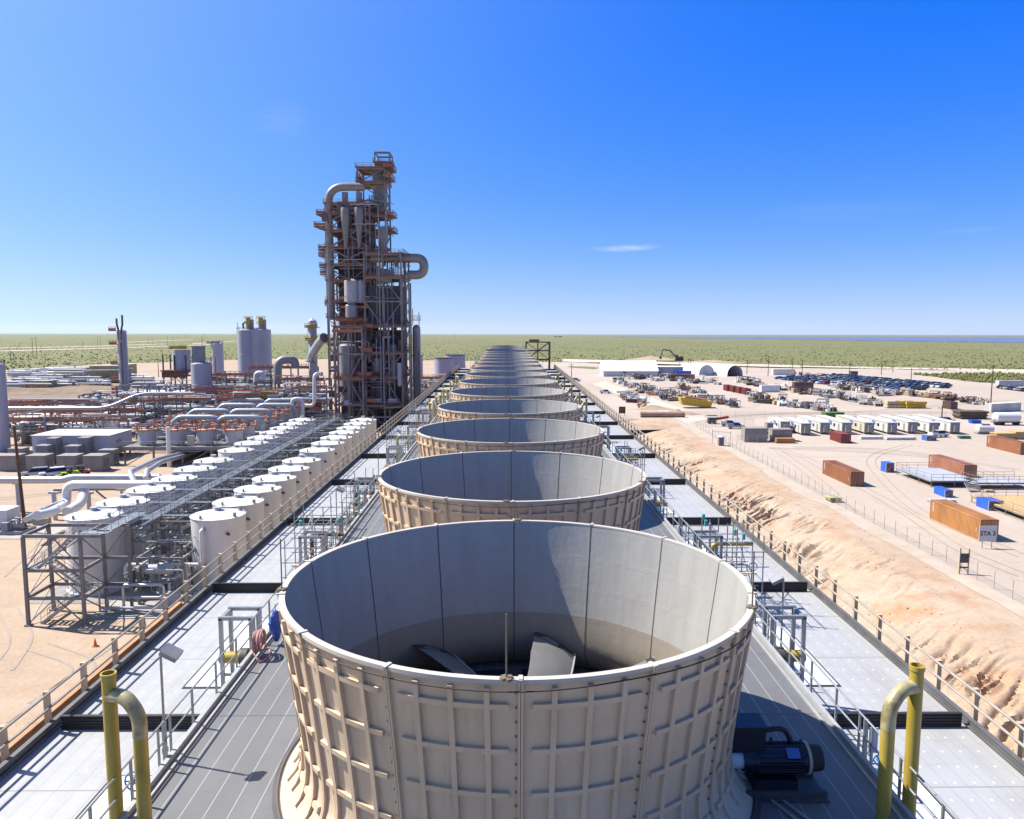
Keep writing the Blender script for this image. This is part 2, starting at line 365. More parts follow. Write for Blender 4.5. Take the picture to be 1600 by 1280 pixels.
def track(P, gap=1.7, w_=.34):
    P = bend(*[(x, y, 0) for x, y in P], r=25, n=10)
    P = [p_.lerp(q_, t_ / 6) for p_, q_ in zip(P, P[1:]) for t_ in range(6)] + [P[-1]]
    for s in (-1, 1):
        bb = MB(); V = []
        for i, p_ in enumerate(P):
            d_ = (P[min(i + 1, len(P) - 1)] - P[max(0, i - 1)]).normalized(); n_ = Vector((d_.y, -d_.x, 0)); wv = w_ * (.75 + .5 * noise.noise((p_.x * .3, p_.y * .3, s))); c_ = p_ + n_ * (s * gap / 2 + .25 * noise.noise((p_.x * .05, p_.y * .05, 3)))
            V += [(c_.x - n_.x * wv / 2, c_.y - n_.y * wv / 2, .03), (c_.x + n_.x * wv / 2, c_.y + n_.y * wv / 2, .03)]
        bb.add(V, [(2 * i, 2 * i + 1, 2 * i + 3, 2 * i + 2) for i in range(len(P) - 1)]); struct(bb.build('tyre_track', tr_m, smooth=None))
for T_ in (((1330, 800), (1300, 770), (1260, 735), (1215, 705)), ((1600, 900), (1500, 860), (1400, 790), (1250, 712), (1210, 700)), ((1600, 760), (1480, 715), (1330, 705), (1200, 700)), ((1590, 735), (1400, 702), (1240, 699)), ((1600, 870), (1430, 800), (1390, 760), (1350, 715), (1420, 695)), ((1600, 660), (1400, 648), (1200, 646), (1120, 655)), ((1590, 645), (1300, 643), (1130, 650)), ((1580, 625), (1400, 640), (1250, 648)), ((920, 600), (1000, 632), (1090, 662)), ((1150, 605), (1210, 616), (1170, 640)), ((1240, 600), (1330, 601), (1290, 625)), ((0, 780), (120, 768), (200, 792)), ((0, 800), (90, 830), (20, 900)), ((0, 930), (40, 1000), (0, 1050)), ((60, 1010), (150, 1040), (60, 1100)), ((30, 1130), (120, 1060), (190, 1010))):
    track(pp(*T_))
# mounds of spoil
def mound(name, c, rx, ry, h, m, label, seed):
    n, k = 28, 8; bb = MB(); V = []; 
    for i in range(k + 1):
        t = i / k
        for j in range(n):
            a = 2 * math.pi * j / n; rr = t * (1 + .18 * noise.noise((math.cos(a) * 2, math.sin(a) * 2, seed)))
            z = h * (1 - t) ** 1.25 * (1 + .5 * noise.noise((rr * math.cos(a) * 3, rr * math.sin(a) * 3, seed + 4))) if i < k else -.1
            V.append((rx * rr * math.cos(a), ry * rr * math.sin(a), z))
    F = [(i * n + j, (i + 1) * n + j, (i + 1) * n + (j + 1) % n, i * n + (j + 1) % n) for i in range(k) for j in range(n)]
    bb.add(V, F); return struct(bb.build(name, m, loc=c, smooth=60))
mound('spoil_mound', at(1020, 640), 9, 3, 1.6, lefts_m, '', 1); mound('spoil_mound', at(1060, 648), 8, 3, 1.9, rust if 0 else lefts_m, '', 3)
mound('spoil_mound', at(985, 668), 12, 5, 1.5, lefts_m, '', 5); mound('spoil_mound', at(955, 655), 9, 4, 1.2, lefts_m, '', 6)
mound('spoil_mound', at(1020, 562), 26, 10, 3.4, lefts_m, '', 8); mound('spoil_mound', at(1110, 566), 30, 8, 1.8, lefts_m, '', 9)
for k, (px, py, rx, h) in enumerate([(60, 606, 60, 3), (110, 612, 60, 2.6), (25, 616, 40, 3.0), (160, 604, 40, 2)]):
    mound('spoil_mound', at(px, py), rx, 9, h, mat('dark_spoil', (.26, .19, .13), .95, 0, .25, .2), '', 20 + k)
# ------------------------------------------------------------------ scrub bushes (uncountable)
def scatter_bushes(name, n, area, hmin, hmax, m, kind='stuff'):
    cs = []
    while len(cs) < n:
        c = area()
        if c is not None: cs.append(c)
    ring = [(math.cos(a), math.sin(a)) for a in np.arange(6) * math.pi / 3]
    base = np.array([(x * .8, y * .8, 0) for x, y in ring] + [(x * 1.0, y * 1.0, .45) for x, y in ring] + [(x * .55, y * .55, .85) for x, y in ring] + [(0, 0, 1)])
    f = [(i, (i + 1) % 6, 6 + (i + 1) % 6, 6 + i) for i in range(6)] + [(6 + i, 6 + (i + 1) % 6, 12 + (i + 1) % 6, 12 + i) for i in range(6)] + [(12 + i, 12 + (i + 1) % 6, 18, 18) for i in range(6)]
    f4 = [q for q in f if q[2] != q[3]]; f3 = [q[:3] for q in f if q[2] == q[3]]
    V = np.zeros((n, 19, 3)); 
    for i, (x, y, z) in enumerate(cs):
        h = RN.uniform(hmin, hmax); r = h * RN.uniform(.6, 1.1)
        j = base * (1 + RN.normal(0, .22, (19, 1))) ; V[i] = j * (r, r, h) + (x, y, z)
    fs = []
    o = bpy.data.meshes.new(name)
    for i in range(n):
        k = i * 19
        fs += [tuple(k + a for a in q) for q in f4] + [tuple(k + a for a in q) for q in f3]
    o.from_pydata(V.reshape(-1, 3).tolist(), [], fs); o.materials.append(m); o.update()
    ob = bpy.data.objects.new(name, o); COL.objects.link(ob); ob['kind'] = kind; return ob
bush_m, q = newmat('creosote_bush_leaves', .9)
oi_ = q.noise(q.coords(), .06, 4, .6)
q.link(q.ramp(oi_, [(.3, (.115, .13, .032)), (.5, (.15, .155, .04)), (.72, (.22, .205, .065))]), q.b.inputs['Base Color'])
def _plain_pt():
    px = RN.uniform(-30, 1630); py = 528.5 + 62 * RN.random() ** 1.5
    p = at_plain(px, py)
    if p.y < yfar(p.x) + 3 or p.y > 2600: return None
    return p.x, p.y, p.z - .05
tag(scatter_bushes('scrub_bushes', 8000, _plain_pt, .35, 1.0, bush_m), 'low olive green desert bushes spread over the plain', 'bushes')
_vp = pp((1425, 585), (1520, 597), (1650, 605), (1650, 587), (1540, 583))
def _verge_pt():
    p = at(RN.uniform(1430, 1640), RN.uniform(584, 604)); px, py = p.x, p.y; c = False
    for i in range(len(_vp)):
        (x1, y1), (x2, y2) = _vp[i], _vp[i - 1]
        if (y1 > py) != (y2 > py) and px < (x2 - x1) * (py - y1) / (y2 - y1) + x1: c = not c
    return (px, py, 0) if c else None
tag(scatter_bushes('verge_bushes', 700, _verge_pt, .6, 1.3, bush_m), 'strip of olive bushes beside the far sand road', 'bushes')

def _clod_pt():
    y = 22 + 215 * RN.random() ** 1.6; x = RN.uniform(18, 50.5)
    if noise.noise((x * .14, y * .09, 70)) < RN.uniform(-.25, .35): return None
    return x, y, bank_z(x, y) - .03
scatter_bushes('dirt_clods', 2600, _clod_pt, .03, .13, mat('dirt_clod', (.46, .33, .22), .95, 0, .25, .7)).__setitem__('label', 'loose clods of earth scattered on the sandy bank')

# ------------------------------------------------------------------ cooling tower building
TX = .27; ZF, ZO, ZR = 17.0, 13.95, 21.91; FX = 9.0; OX = 16.4
Y1ST, CELL, NC = 19.225, 14.35, 18
YA, YB = 4.4, Y1ST + CELL * (NC - .5)
def deck_mat(name, base, seam, pitch, sw, dots=None, cross=None, dark=.85, rough=.6, seamx=0.):
    m, q = newmat(name, rough); t = q.coords(); s = q.new('ShaderNodeSeparateXYZ'); q.link(t, s.inputs[0]); x, y = s.outputs[0], s.outputs[1]
    n1 = q.noise(q.coords((1.2, .05, 1)), 1, 5); n2 = q.noise(t, .35, 6, .65); n3 = q.noise(q.coords((.7, 3.0, 1)), .8, 5, .7)
    k = q.ramp(n2, [(.3, tuple(c * dark for c in base)), (.7, base)])
    # each plank its own slight tone
    cell = q.math('FLOOR', q.math('DIVIDE', x, pitch)); wn = q.new('ShaderNodeTexWhiteNoise', noise_dimensions='1D'); q.link(cell, wn.inputs['W'])
    k = q.mix(q.math('MULTIPLY', wn.outputs[0], .16), k, tuple(c * .55 for c in base))
    k = q.mix(q.ramp(n1, [(.5, (0, 0, 0)), (.75, (.35, .35, .35))]), k, tuple(c * .72 for c in base))
    k = q.mix(q.ramp(n3, [(.56, (0, 0, 0)), (.76, (.4, .4, .4))]), k, tuple(c * .6 for c in base))
    n6 = q.noise(q.coords((.35, .12, 1)), 1.0, 7, .75); k = q.mix(q.ramp(n6, [(.50, (0, 0, 0)), (.70, (.45, .45, .45))]), k, (base[0] * .66, base[1] * .62, base[2] * .56))
    n7 = q.noise(t, 2.6, 5, .75); k = q.mix(q.ramp(n7, [(.62, (0, 0, 0)), (.74, (.35, .35, .35))]), k, tuple(c * .55 for c in base))
    fx = q.math('ABSOLUTE', q.math('SUBTRACT', q.math('FRACT', q.math('DIVIDE', x, pitch)), .5))
    k = q.mix(q.math('GREATER_THAN', fx, .5 - sw / pitch / 2), k, seam)
    if cross:
        fy = q.math('ABSOLUTE', q.math('SUBTRACT', q.math('FRACT', q.math('DIVIDE', q.math('ADD', y, cross[1]), cross[0])), .5))
        k = q.mix(q.math('GREATER_THAN', fy, .5 - .03 / cross[0]), k, tuple(c * .55 for c in base))
    if dots:
        dx = q.math('MULTIPLY', q.math('SUBTRACT', q.math('FRACT', q.math('DIVIDE', x, dots[0])), .5), dots[0])
        dy = q.math('MULTIPLY', q.math('SUBTRACT', q.math('FRACT', q.math('DIVIDE', y, dots[1])), .5), dots[1])
        rr = q.math('SQRT', q.math('ADD', q.math('MULTIPLY', dx, dx), q.math('MULTIPLY', dy, dy)))
        k = q.mix(q.math('MULTIPLY', q.math('LESS_THAN', rr, .05), .75), k, dots[2])
    q.link(k, q.b.inputs['Base Color']); q.bump(n2, .12, .03); return m
fand_m = deck_mat('grey_fan_deck_planks', (.20, .20, .205), (.40, .40, .40), .56, .022, cross=(7.175, 0), dark=.8, rough=.55)
outd_m = deck_mat('pale_basin_cover_planks', (.50, .50, .51), (.31, .315, .32), .62, .02, dots=(.62, .9, (.75, .76, .78)), cross=(4.783, 1.2), dark=.88, rough=.5)
casing = mat('beige_corrugated_casing', (.50, .45, .37), .7, 0, .12, .4)
blackp = mat('dark_brown_corrugated_partition', (.035, .030, .028), .6, 0, .2, 1)
curb = mat('grey_frp_curb', (.40, .41, .42), .6, 0, .12, 1)
CT = thing('cooling_tower', 'long cooling tower building with pale outer decks and a dark central fan deck', 'cooling tower', (TX, 0, 0))
L = YB - YA; YC = (YA + YB) / 2
MB().box((0, YC, ZF - .1), (2 * FX, L, .2)).build('fan_deck', fand_m, CT, smooth=None)
for s in (-1, 1):
    MB().box((s * (FX + OX) / 2, YC, ZO - .1), (OX - FX, L, .2)).build('basin_deck', outd_m, CT, smooth=None)
    bb = MB(); bb.box((s * (FX - .12), YC, (ZF + ZO) / 2 - .1), (.2, L, ZF - ZO - .21))
    bb.build('plenum_wall', casing, CT, smooth=None)
    bb = MB()
    bb.box((s * (FX + .06), YC, ZF + .04), (.12, L, .20)).box((s * (FX - .16), YC, ZF + .03), (.06, L, .06))
    bb.build('deck_curb', curb, CT, smooth=None)
    bb = MB(); H_ = .34
    bb.box((s * (OX + .05), YC, ZO + H_ / 2 - .1), (.09, L, H_ + .2)); bb.box((s * (OX + .03), YC, ZO + H_ + .02), (.17, L, .04))
    bb.box((s * (OX - .06), YC, ZO + .10), (.07, L, .05))
    bb.build('parapet', mat('dark_frp_parapet', (.13, .13, .135), .6, 0, .2, 1), CT, smooth=None)
    bb = MB(); n = 60
    for i in range(int(L / .3)):        # corrugated side casing as ribs on a wall
        bb.box((s * (OX + .02), YA + .15 + i * .3, ZO / 2 - 1.75), (.12, .13, ZO + 3.2))
    bb.box((s * (OX - .12), YC, ZO / 2 - 1.8), (.2, L - .02, ZO + 3.1)); bb.build('side_wall', casing, CT, smooth=None)
    for k in range(NC):
        y = Y1ST + CELL * (k + .5)
        if y > YB - 1: break
        bb = MB(); xo = s * (FX + OX - .1) / 2; wd = OX - FX - .35
        bb.box((xo, y, ZO + .25), (wd, .05, .48))
        for z in (.09, .19, .30, .41): bb.box((xo, y, ZO + z), (wd, .11, .035))
        bb.box((xo, y, ZO + .51), (wd, .13, .04)); bb.build('partition', blackp, CT, smooth=None)
MB().box((0, YB + .12, ZO / 2 - 1.8), (2 * OX, .2, ZO + 3.1)).build('end_wall', casing, CT, smooth=None)
hatch_m = mat('white_basin_hatch', (.72, .73, .74), .5, 0, .05, .5); gap_m = mat('dark_joint', (.03, .03, .03), .8, 0, 0)
for s in (-1, 1):
    for k in range(1, 10):
        a, c_, x0, x1 = (29.6, 36.8, 9.7, 13.1) if k == 1 else (Y1ST + CELL * k - 4, Y1ST + CELL * k + 2.8, 9.7, 12.7)
        bb = MB(); bb.m = 0; bb.box((s * (x0 + x1) / 2, (a + c_) / 2, ZO + .025), (x1 - x0, c_ - a, .045)); bb.m = 1
        bb.box((s * (x1 + .05), (a + c_) / 2, ZO + .012), (.09, c_ - a + .2, .02)); bb.box((s * (x0 + x1) / 2, a - .05, ZO + .012), (x1 - x0, .09, .02)); bb.box((s * (x0 + x1) / 2, c_ + .05, ZO + .012), (x1 - x0, .09, .02))
        bb.build('basin_hatch', [hatch_m, gap_m], CT, smooth=None)
    bb = MB(); bb.m = 0; bb.box((s * 11.3, 22.1, ZO + .025), (3.0, 2.6, .045)); bb.m = 1
    bb.box((s * 12.85, 22.1, ZO + .012), (.09, 2.8, .02)); bb.box((s * 11.3, 23.45, ZO + .012), (3.0, .09, .02)); bb.build('basin_hatch', [hatch_m, gap_m], CT, smooth=None)

# ------------------------------------------------------------------ railings along the decks
def long_rail(name, label, x, z, y0, y1, pitch, postf, railf, pm, rm, cat='railing', limit=100):
    t = thing(name, label, cat, (x, y0, z)); n = int((y1 - y0) / pitch); rest = MB()
    for nm, f in railf: MB_ = MB(); f(MB_, y1 - y0); MB_.build(nm, rm, t)
    for i in range(n + 1):
        if i < limit: bb = MB(); postf(bb, i * pitch, i); bb.build('post', pm, t)
        else: postf(rest, i * pitch, i)
    if n >= limit: o = rest.build('far_posts', pm, t); o['kind'] = 'stuff'
    return t
pipew = mat('weathered_pipe_rail', (.40, .35, .29), .6, .1, .15, 2)
for s, side in ((-1, 'left outer edge of the cooling tower beside the tanks'), (1, 'right outer edge of the cooling tower above the sandy bank')):
    def tpost(bb, y, i):
        bb.box((0, y, .45), (.17, .17, 2.05))
    def trail(h): return lambda bb, L_: (bb.tube([(-s * .11, 0, h), (-s * .11, L_, h)], .05, 6))
    long_rail('timber_guardrail', 'timber guardrail on the ' + side, TX + s * (OX + .19), ZO, YA + .4, YB, CELL / 6, tpost,
              [('top_rail', trail(1.42)), ('mid_rail', trail(.88))], wood, pipew)
    def gpost(bb, y, i):
        bb.bar((0, y, -.15), (0, y, 1.1), .055 if i % 4 else .11, .055)
        if i % 4 == 0: bb.bar((0, y + .35, -.15), (0, y + .35, 1.1), .05); bb.bar((0, y - .35, -.15), (0, y - .35, 1.1), .05)
    def grail(h): return lambda bb, L_: bb.tube([(0, 0, h), (0, L_, h)], .028, 6)
    long_rail('steel_handrail', 'galvanised two rail handrail along the ' + ('left' if s < 0 else 'right') + ' side of the dark fan deck', TX + s * (FX + .16), ZF, YA + .4, YB, CELL / 8, gpost,
              [('top_rail', grail(1.1)), ('mid_rail', grail(.58))], galv, galv)

# ------------------------------------------------------------------ fan stacks
frp_m, q = newmat('tan_frp_shell', .55); v = q.coords()
k = q.ramp(q.noise(v, .5, 6, .65), [(.3, (.74, .535, .35)), (.7, (.85, .65, .455))])
k = q.mix(q.ramp(q.noise(q.coords((2.5, 2.5, .18)), 1.2, 5, .7), [(.52, (0, 0, 0)), (.75, (.5, .5, .5))]), k, (.50, .35, .22))
k = q.mix(q.ramp(q.noise(v, 9, 4, .7), [(.62, (0, 0, 0)), (.8, (.35, .35, .35))]), k, (.46, .33, .21))
q.link(k, q.b.inputs['Base Color']); q.bump(q.noise(v, 2.5, 5), .12, .04)
lin_m, q = newmat('pale_frp_liner', .42); v = q.coords(); sp = q.new('ShaderNodeSeparateXYZ'); q.link(v, sp.inputs[0])
ang = q.math('MULTIPLY', q.math('ARCTAN2', sp.outputs[0], sp.outputs[1]), 56 / (2 * math.pi))
gx = q.math('ABSOLUTE', q.math('SUBTRACT', q.math('FRACT', ang), .5)); gz = q.math('ABSOLUTE', q.math('SUBTRACT', q.math('FRACT', q.math('DIVIDE', sp.outputs[2], .96)), .5))
lines = q.math('MAXIMUM', q.math('GREATER_THAN', gx, .40), q.math('GREATER_THAN', gz, .42))
wr = q.noise(q.coords((1.0, 1.0, .4)), 4.0, 7, .72); w2 = q.noise(v, 1.2, 6, .65)
k = q.ramp(q.noise(q.coords((1.4, 1.4, .3)), 1.0, 6, .65), [(.3, (.40, .385, .36)), (.7, (.48, .465, .44))])
k = q.mix(q.math('MULTIPLY', lines, .07), k, (.45, .45, .45)); 
q.link(k, q.b.inputs['Base Color'])
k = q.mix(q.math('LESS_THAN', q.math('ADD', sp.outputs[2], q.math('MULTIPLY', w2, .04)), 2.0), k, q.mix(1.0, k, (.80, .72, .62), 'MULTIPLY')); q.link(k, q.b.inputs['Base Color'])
h = q.math('ADD', q.math('MULTIPLY', lines, .10), q.math('ADD', q.math('MULTIPLY', wr, .42), q.math('MULTIPLY', w2, .8))); q.bump(h, .55, .035)
rim_m = mat('pale_frp_rim', (.62, .57, .49), .5, 0, .08, 1); seam_m = mat('panel_joint', (.10, .09, .08), .8, 0, 0)
bolt_m = mat('bolt_steel', (.26, .19, .13), .6, .3, 0)
blade_m = mat('grey_frp_blade', (.25, .245, .24), .4, 0, .12, 1.2); bladee = mat('blade_edge', (.55, .57, .62), .35, .2, .05, 2)
HS = ZR - ZF; NP = 14
_pd = [0, .8, 1.6, 2.9, 3.7, 4.15, 4.45, 4.68, HS]; _pr = [5.80, 5.70, 5.58, 5.42, 5.34, 5.37, 5.50, 5.72, 6.02]
def srad(d): return float(np.interp(d, _pd, _pr))
def _cr(d):   # smooth profile
    return (srad(max(0, d - .25)) + srad(d) * 2 + srad(min(HS, d + .25))) / 4 if d < HS - .05 and d > .02 else srad(d)
DS = [0, .4, .8, 1.2, 1.6, 2.0, 2.4, 2.8, 3.2, 3.5, 3.8, 4.05, 4.25, 4.42, 4.56, 4.68, 4.78, HS]
A0 = math.pi / 2      # a panel joint faces straight ahead and straight back
def pol(r, a, d): return (r * math.cos(a), r * math.sin(a), HS - d)
def make_stack():
    t = thing('fan_stack', '', 'fan stack', (TX, Y1ST, ZF), 0, 'fan stacks in a row on the cooling tower')
    n = NP * 12
    b = MB(); b.lathe([(_cr(d), HS - d) for d in DS], n, flip=True)
    dA = 2 * math.pi / NP
    for p in range(NP):
        a0 = A0 + p * dA
        # vertical ribs
        for j in (-1, 0, 1):
            a = a0 + dA * (.5 + j * .262); D = [d for d in DS if d <= 4.6]; D[0] = .14
            V = []; w_ = .105; hh = .085
            for d in D:
                r = _cr(d); da = w_ / r / 2; V += [pol(r - .01, a - da, d), pol(r + hh, a - da, d), pol(r + hh, a + da, d), pol(r - .01, a + da, d)]
            F = [(i * 4 + k, i * 4 + (k + 1) % 4, i * 4 + 4 + (k + 1) % 4, i * 4 + 4 + k) for i in range(len(D) - 1) for k in range(4)]
            F = [q_[::-1] for q_ in F] + [(0, 1, 2, 3), tuple(len(V) - 4 + k for k in (3, 2, 1, 0))]
            b.add(V, F)
        # horizontal ribs
        for d in (.46, 1.40, 2.34, 3.28, 4.12):
            aa = np.linspace(a0 + dA * .085, a0 + dA * .915, 9); V = []
            for i, a in enumerate(aa):
                r0, r1 = _cr(d), _cr(d + .11); h0 = .08
                V += [pol(r0 - .01, a, d), pol(r0 + h0, a, d), pol(r1 + h0, a, d + .11), pol(r1 - .01, a, d + .11)]
            F = [(i * 4 + k, i * 4 + (k + 1) % 4, i * 4 + 4 + (k + 1) % 4, i * 4 + 4 + k) for i in range(8) for k in range(4)] + [(3, 2, 1, 0), (32, 33, 34, 35)]
            b.add(V, F)
        # joint flange between panels, with bolts
        for off in (-.026, .026):
            V = []; D = [d for d in DS if d <= 4.7]
            for d in D:
                r = _cr(d); da = .02 / r; V += [pol(r - .01, a0 + off / r * 1.0 - da, d), pol(r + .075, a0 + off / r - da, d), pol(r + .075, a0 + off / r + da, d), pol(r - .01, a0 + off / r + da, d)]
            F = [(i * 4 + k, i * 4 + 4 + k, i * 4 + 4 + (k + 1) % 4, i * 4 + (k + 1) % 4) for i in range(len(D) - 1) for k in range(4)]
            b.add(V, F)
        b.m = 1
        for d in np.arange(.25, 4.5, .3):
            r = _cr(d); a = a0 - .085 / r; c = Vector(pol(r + .025, a, d)); b.box(c, (.04, .028, .028), a)
        b.m = 0
    b.build('shell', [frp_m, bolt_m], t, smooth=40)
    b = MB(); th = .09
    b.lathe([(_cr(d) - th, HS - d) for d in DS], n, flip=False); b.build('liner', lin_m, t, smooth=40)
    b = MB()
    for p in range(NP):
        a = A0 + p * dA; V = []
        for d in DS[:-2]:
            r = _cr(d) - th - .008; da = .016 / r; V += [pol(r, a - da, d), pol(r, a + da, d)]
        b.add(V, [(2 * i, 2 * i + 1, 2 * i + 3, 2 * i + 2) for i in range(len(V) // 2 - 1)])
    b.build('panel_joints', seam_m, t, smooth=None)
    b = MB(); r = 5.80
    b.lathe([(r - .10, HS - .02), (r - .10, HS + .03), (r + .045, HS + .03), (r + .045, HS - .05), (r, HS - .05)], n, flip=True)
    for p in range(NP):
        a = A0 + p * dA; b.box((r * math.cos(a), r * math.sin(a), HS + .04), (.22, .08, .03), a)
    b.build('rim', rim_m, t, smooth=40)
    b = MB(); b.tube([pol(6.03, a, HS - .05) for a in np.linspace(0, 2 * math.pi, 120)], .04, 6); b.lathe([(5.95, .012), (6.14, .012), (6.14, .04), (5.95, .05)], n); b.build('base_flange', dsteel, t)
    b = MB(); rr = 5.9
    b.tube([pol(rr - .0 + .03 * math.sin(7 * a), a, .12 + .05 * abs(math.sin(2.5 * a))) for a in np.linspace(-2.6, -.55, 60)], .014, 5); b.build('cable', black, t)
    for a, hh in ((-math.pi / 2 - .045, 1.25), (-.40, 1.35), (math.pi + .17, 1.3), (math.pi / 2 - .02, .5)):
        b = MB(); c = Vector(pol(5.8, a, 0)); b.tube([c, c + Vector((0, 0, hh))], .017, 6); b.box(c + Vector((0, 0, .04)), (.24, .10, .05), a + .6); b.box(c + Vector((0, 0, .05)), (.1, .24, .04), a + .6); b.build('lightning_rod', bolt_m, t)
    b = MB(); b.cyl((0, 0, .35), (0, 0, .95), .75, .6, 24).cyl((0, 0, .95), (0, 0, 1.15), .45, .1, 24); b.build('fan_hub', bladee, t)
    NB_ = 8
    for i in range(NB_):
        a = 2 * math.pi * i / NB_ + R_(69); b = MB(); V = []; rs = np.linspace(.7, 5.12, 10)
        for r in rs:
            u = (r - .7) / 4.42; ch = .6 + .75 * min(1, u * 1.5) + .15 * u; tw = R_(44 - 20 * u)
            cx = r; sweep = .6 * u * u
            for e, (cc, zz) in enumerate(((-.5, .0), (-.2, .085), (.2, .075), (.5, -.02), (.2, .015), (-.2, .02))):
                y = ch * cc + sweep; z = zz * 1.0; y, z = y * math.cos(tw) - z * math.sin(tw), y * math.sin(tw) + z * math.cos(tw)
                V.append(Matrix.Rotation(a, 3, 'Z') @ Vector((cx, y, .82 + z)))
        F = [(s_ * 6 + e, s_ * 6 + (e + 1) % 6, s_ * 6 + 6 + (e + 1) % 6, s_ * 6 + 6 + e) for s_ in range(9) for e in range(6)]
        b.add(V, F[:]); b.add([V[54 + e] for e in range(6)], [(0, 1, 2, 3, 4, 5)]); b.m = 2; b.add([V[48 + e].lerp(V[54 + e], .35) * 1.0 + Vector((0, 0, .012)) for e in (0, 1, 2, 3)] + [V[54 + e] + Vector((0, 0, .012)) for e in (3, 2, 1, 0)], [tuple(range(8))])
        b.m = 1
        E_ = [V[s_ * 6] for s_ in range(10)]; b.tube(E_, .035, 5); b.tube([V[54], V[57]], .03, 5)
        b.build('fan_blade', [blade_m, bladee, mat('blade_tip', (.07, .06, .055), .6, 0, .1, 2)], t, smooth=30)
    b = MB(); b.box((0, 0, .12), (10.2, .5, .3)); b.box((0, 0, .12), (.5, 10.2, .25)); b.build('fan_support', dsteel, t, smooth=None)
    b = MB(); b.lathe([(.0, .03), (5.3, .03)], 48); b.build('plenum_shade_disc', mat('plenum_shade', (.02, .018, .016), .9, 0, 0), t, smooth=None)  # near-black disc stands in for the shade of the open plenum
    return t
st0 = make_stack()
def stack_label(k):
    if k == 0: return 'nearest and largest tan ribbed fan stack with fan blades showing inside'
    if k == NC - 1: return 'last tan fan stack at the far end of the row'
    return f'{ordn(k + 1)} tan ribbed fan stack in the row counted from the camera'
st0['label'] = stack_label(0)
for k in range(1, NC): dup(st0, (TX, Y1ST + CELL * k, ZF), 0, stack_label(k))
b = MB(); p = Vector(pol(5.36, R_(-53), 4.05)); b.tube([p + Vector((.12 * math.cos(a), -.03, .12 * math.sin(a))) for a in np.linspace(-2.2, 1.6, 12)], .03, 6); b.build('lifting_eye', mat('brass_eye', (.60, .48, .22), .4, .3, .1, 3), st0)
# ------------------------------------------------------------------ equipment on the decks
yfrp_m, q = newmat('yellow_frp_pipe', .4); v = q.coords()
k = q.ramp(q.noise(q.coords((1, 1, .25)), 2.0, 6, .7), [(.3, (.40, .27, .03)), (.5, (.50, .36, .055)), (.72, (.58, .45, .12))])
k = q.mix(q.ramp(q.noise(v, 1.3, 5, .7), [(.58, (0, 0, 0)), (.75, (.7, .7, .7))]), k, (.24, .15, .04))
q.link(k, q.b.inputs['Base Color']); q.bump(q.noise(v, 25, 3), .12, .02)
elbow_m = mat('scuffed_pipe_elbow', (.30, .24, .11), .35, .1, .35, 2.5, col2=(.62, .55, .30))
hwheel = mat('blue_handwheel', (.03, .22, .62), .45, 0, .1, 2)
def torus(b, c, R, r, ax='x', n=24, m=6):
    P = []
    for i in range(n + 1):
        a = 2 * math.pi * i / n; u, v_ = R * math.cos(a), R * math.sin(a)
        P.append(Vector(c) + (Vector((0, u, v_)) if ax == 'x' else Vector((u, 0, v_)) if ax == 'y' else Vector((u, v_, 0))))
    b.tube(P, r, m, False)
def yellow_pipe(s, xr, y, dx, dy, H, label, grp='yellow riser pipes on the decks', r=.155):
    t = thing('riser_pipe', label, 'pipe', (xr, y, ZO), 0, grp); zb = ZF - ZO
    b = MB(); b.lathe([(r, 0), (r, H), (r - .02, H), (r - .02, H - .5), (0, H - .5)], 20, (0, 0, 0)); b.lathe([(r + .018, H - .1), (r + .018, H + .01), (r - .02, H + .01)], 20); b.build('vent_pipe', yfrp_m, t)
    b = MB(); b.lathe([(.30, 0), (.30, .05), (.19, .06)], 20); b.build('base_flange', dsteel, t)
    b = MB(); b.tube(bend((0, 0, H - .52), (dx * .55, dy * .55, H - .46), (dx, dy, H - .85), (dx, dy, H - 1.35), r=.40, n=8), r + .006, 18); b.build('elbow', elbow_m, t)
    b = MB(); b.tube([(dx, dy, H - 1.3), (dx, dy, zb + .02)], r, 18); b.build('down_pipe', yfrp_m, t)
    return t
def _onX(px, py, X):
    d = _ray(px, py); return X / d[0] * d[1]
def place_riser(s, p_top, p_mid, l_mid, label):
    X = TX + s * (FX + .02); y = _onX(*p_mid, X); H = atY(*p_top, y).z - ZO; X2 = TX + s * (FX - .55); y2 = _onX(*l_mid, X2)
    return yellow_pipe(s, X + s * .22, y, X2 - X - s * .22, y2 - y, H, label)
place_riser(-1, (180, 1052), (190, 1150), (222, 1200), 'yellow standpipe with scuffed gooseneck at the left front of the decks')
place_riser(1, (1417, 1040), (1412, 1150), (1384, 1200), 'yellow standpipe with scuffed gooseneck at the right front of the decks')
for j, y in enumerate((97, 106, 119, 134, 149)):
    for s, sd in ((-1, 'left'), (1, 'right')): yellow_pipe(s, TX + s * (FX + .9), y, -s * .62, -.6, 5.3, f'far yellow standpipe on the {sd} deck, {ordn(j + 1)} beyond the middle of the row')
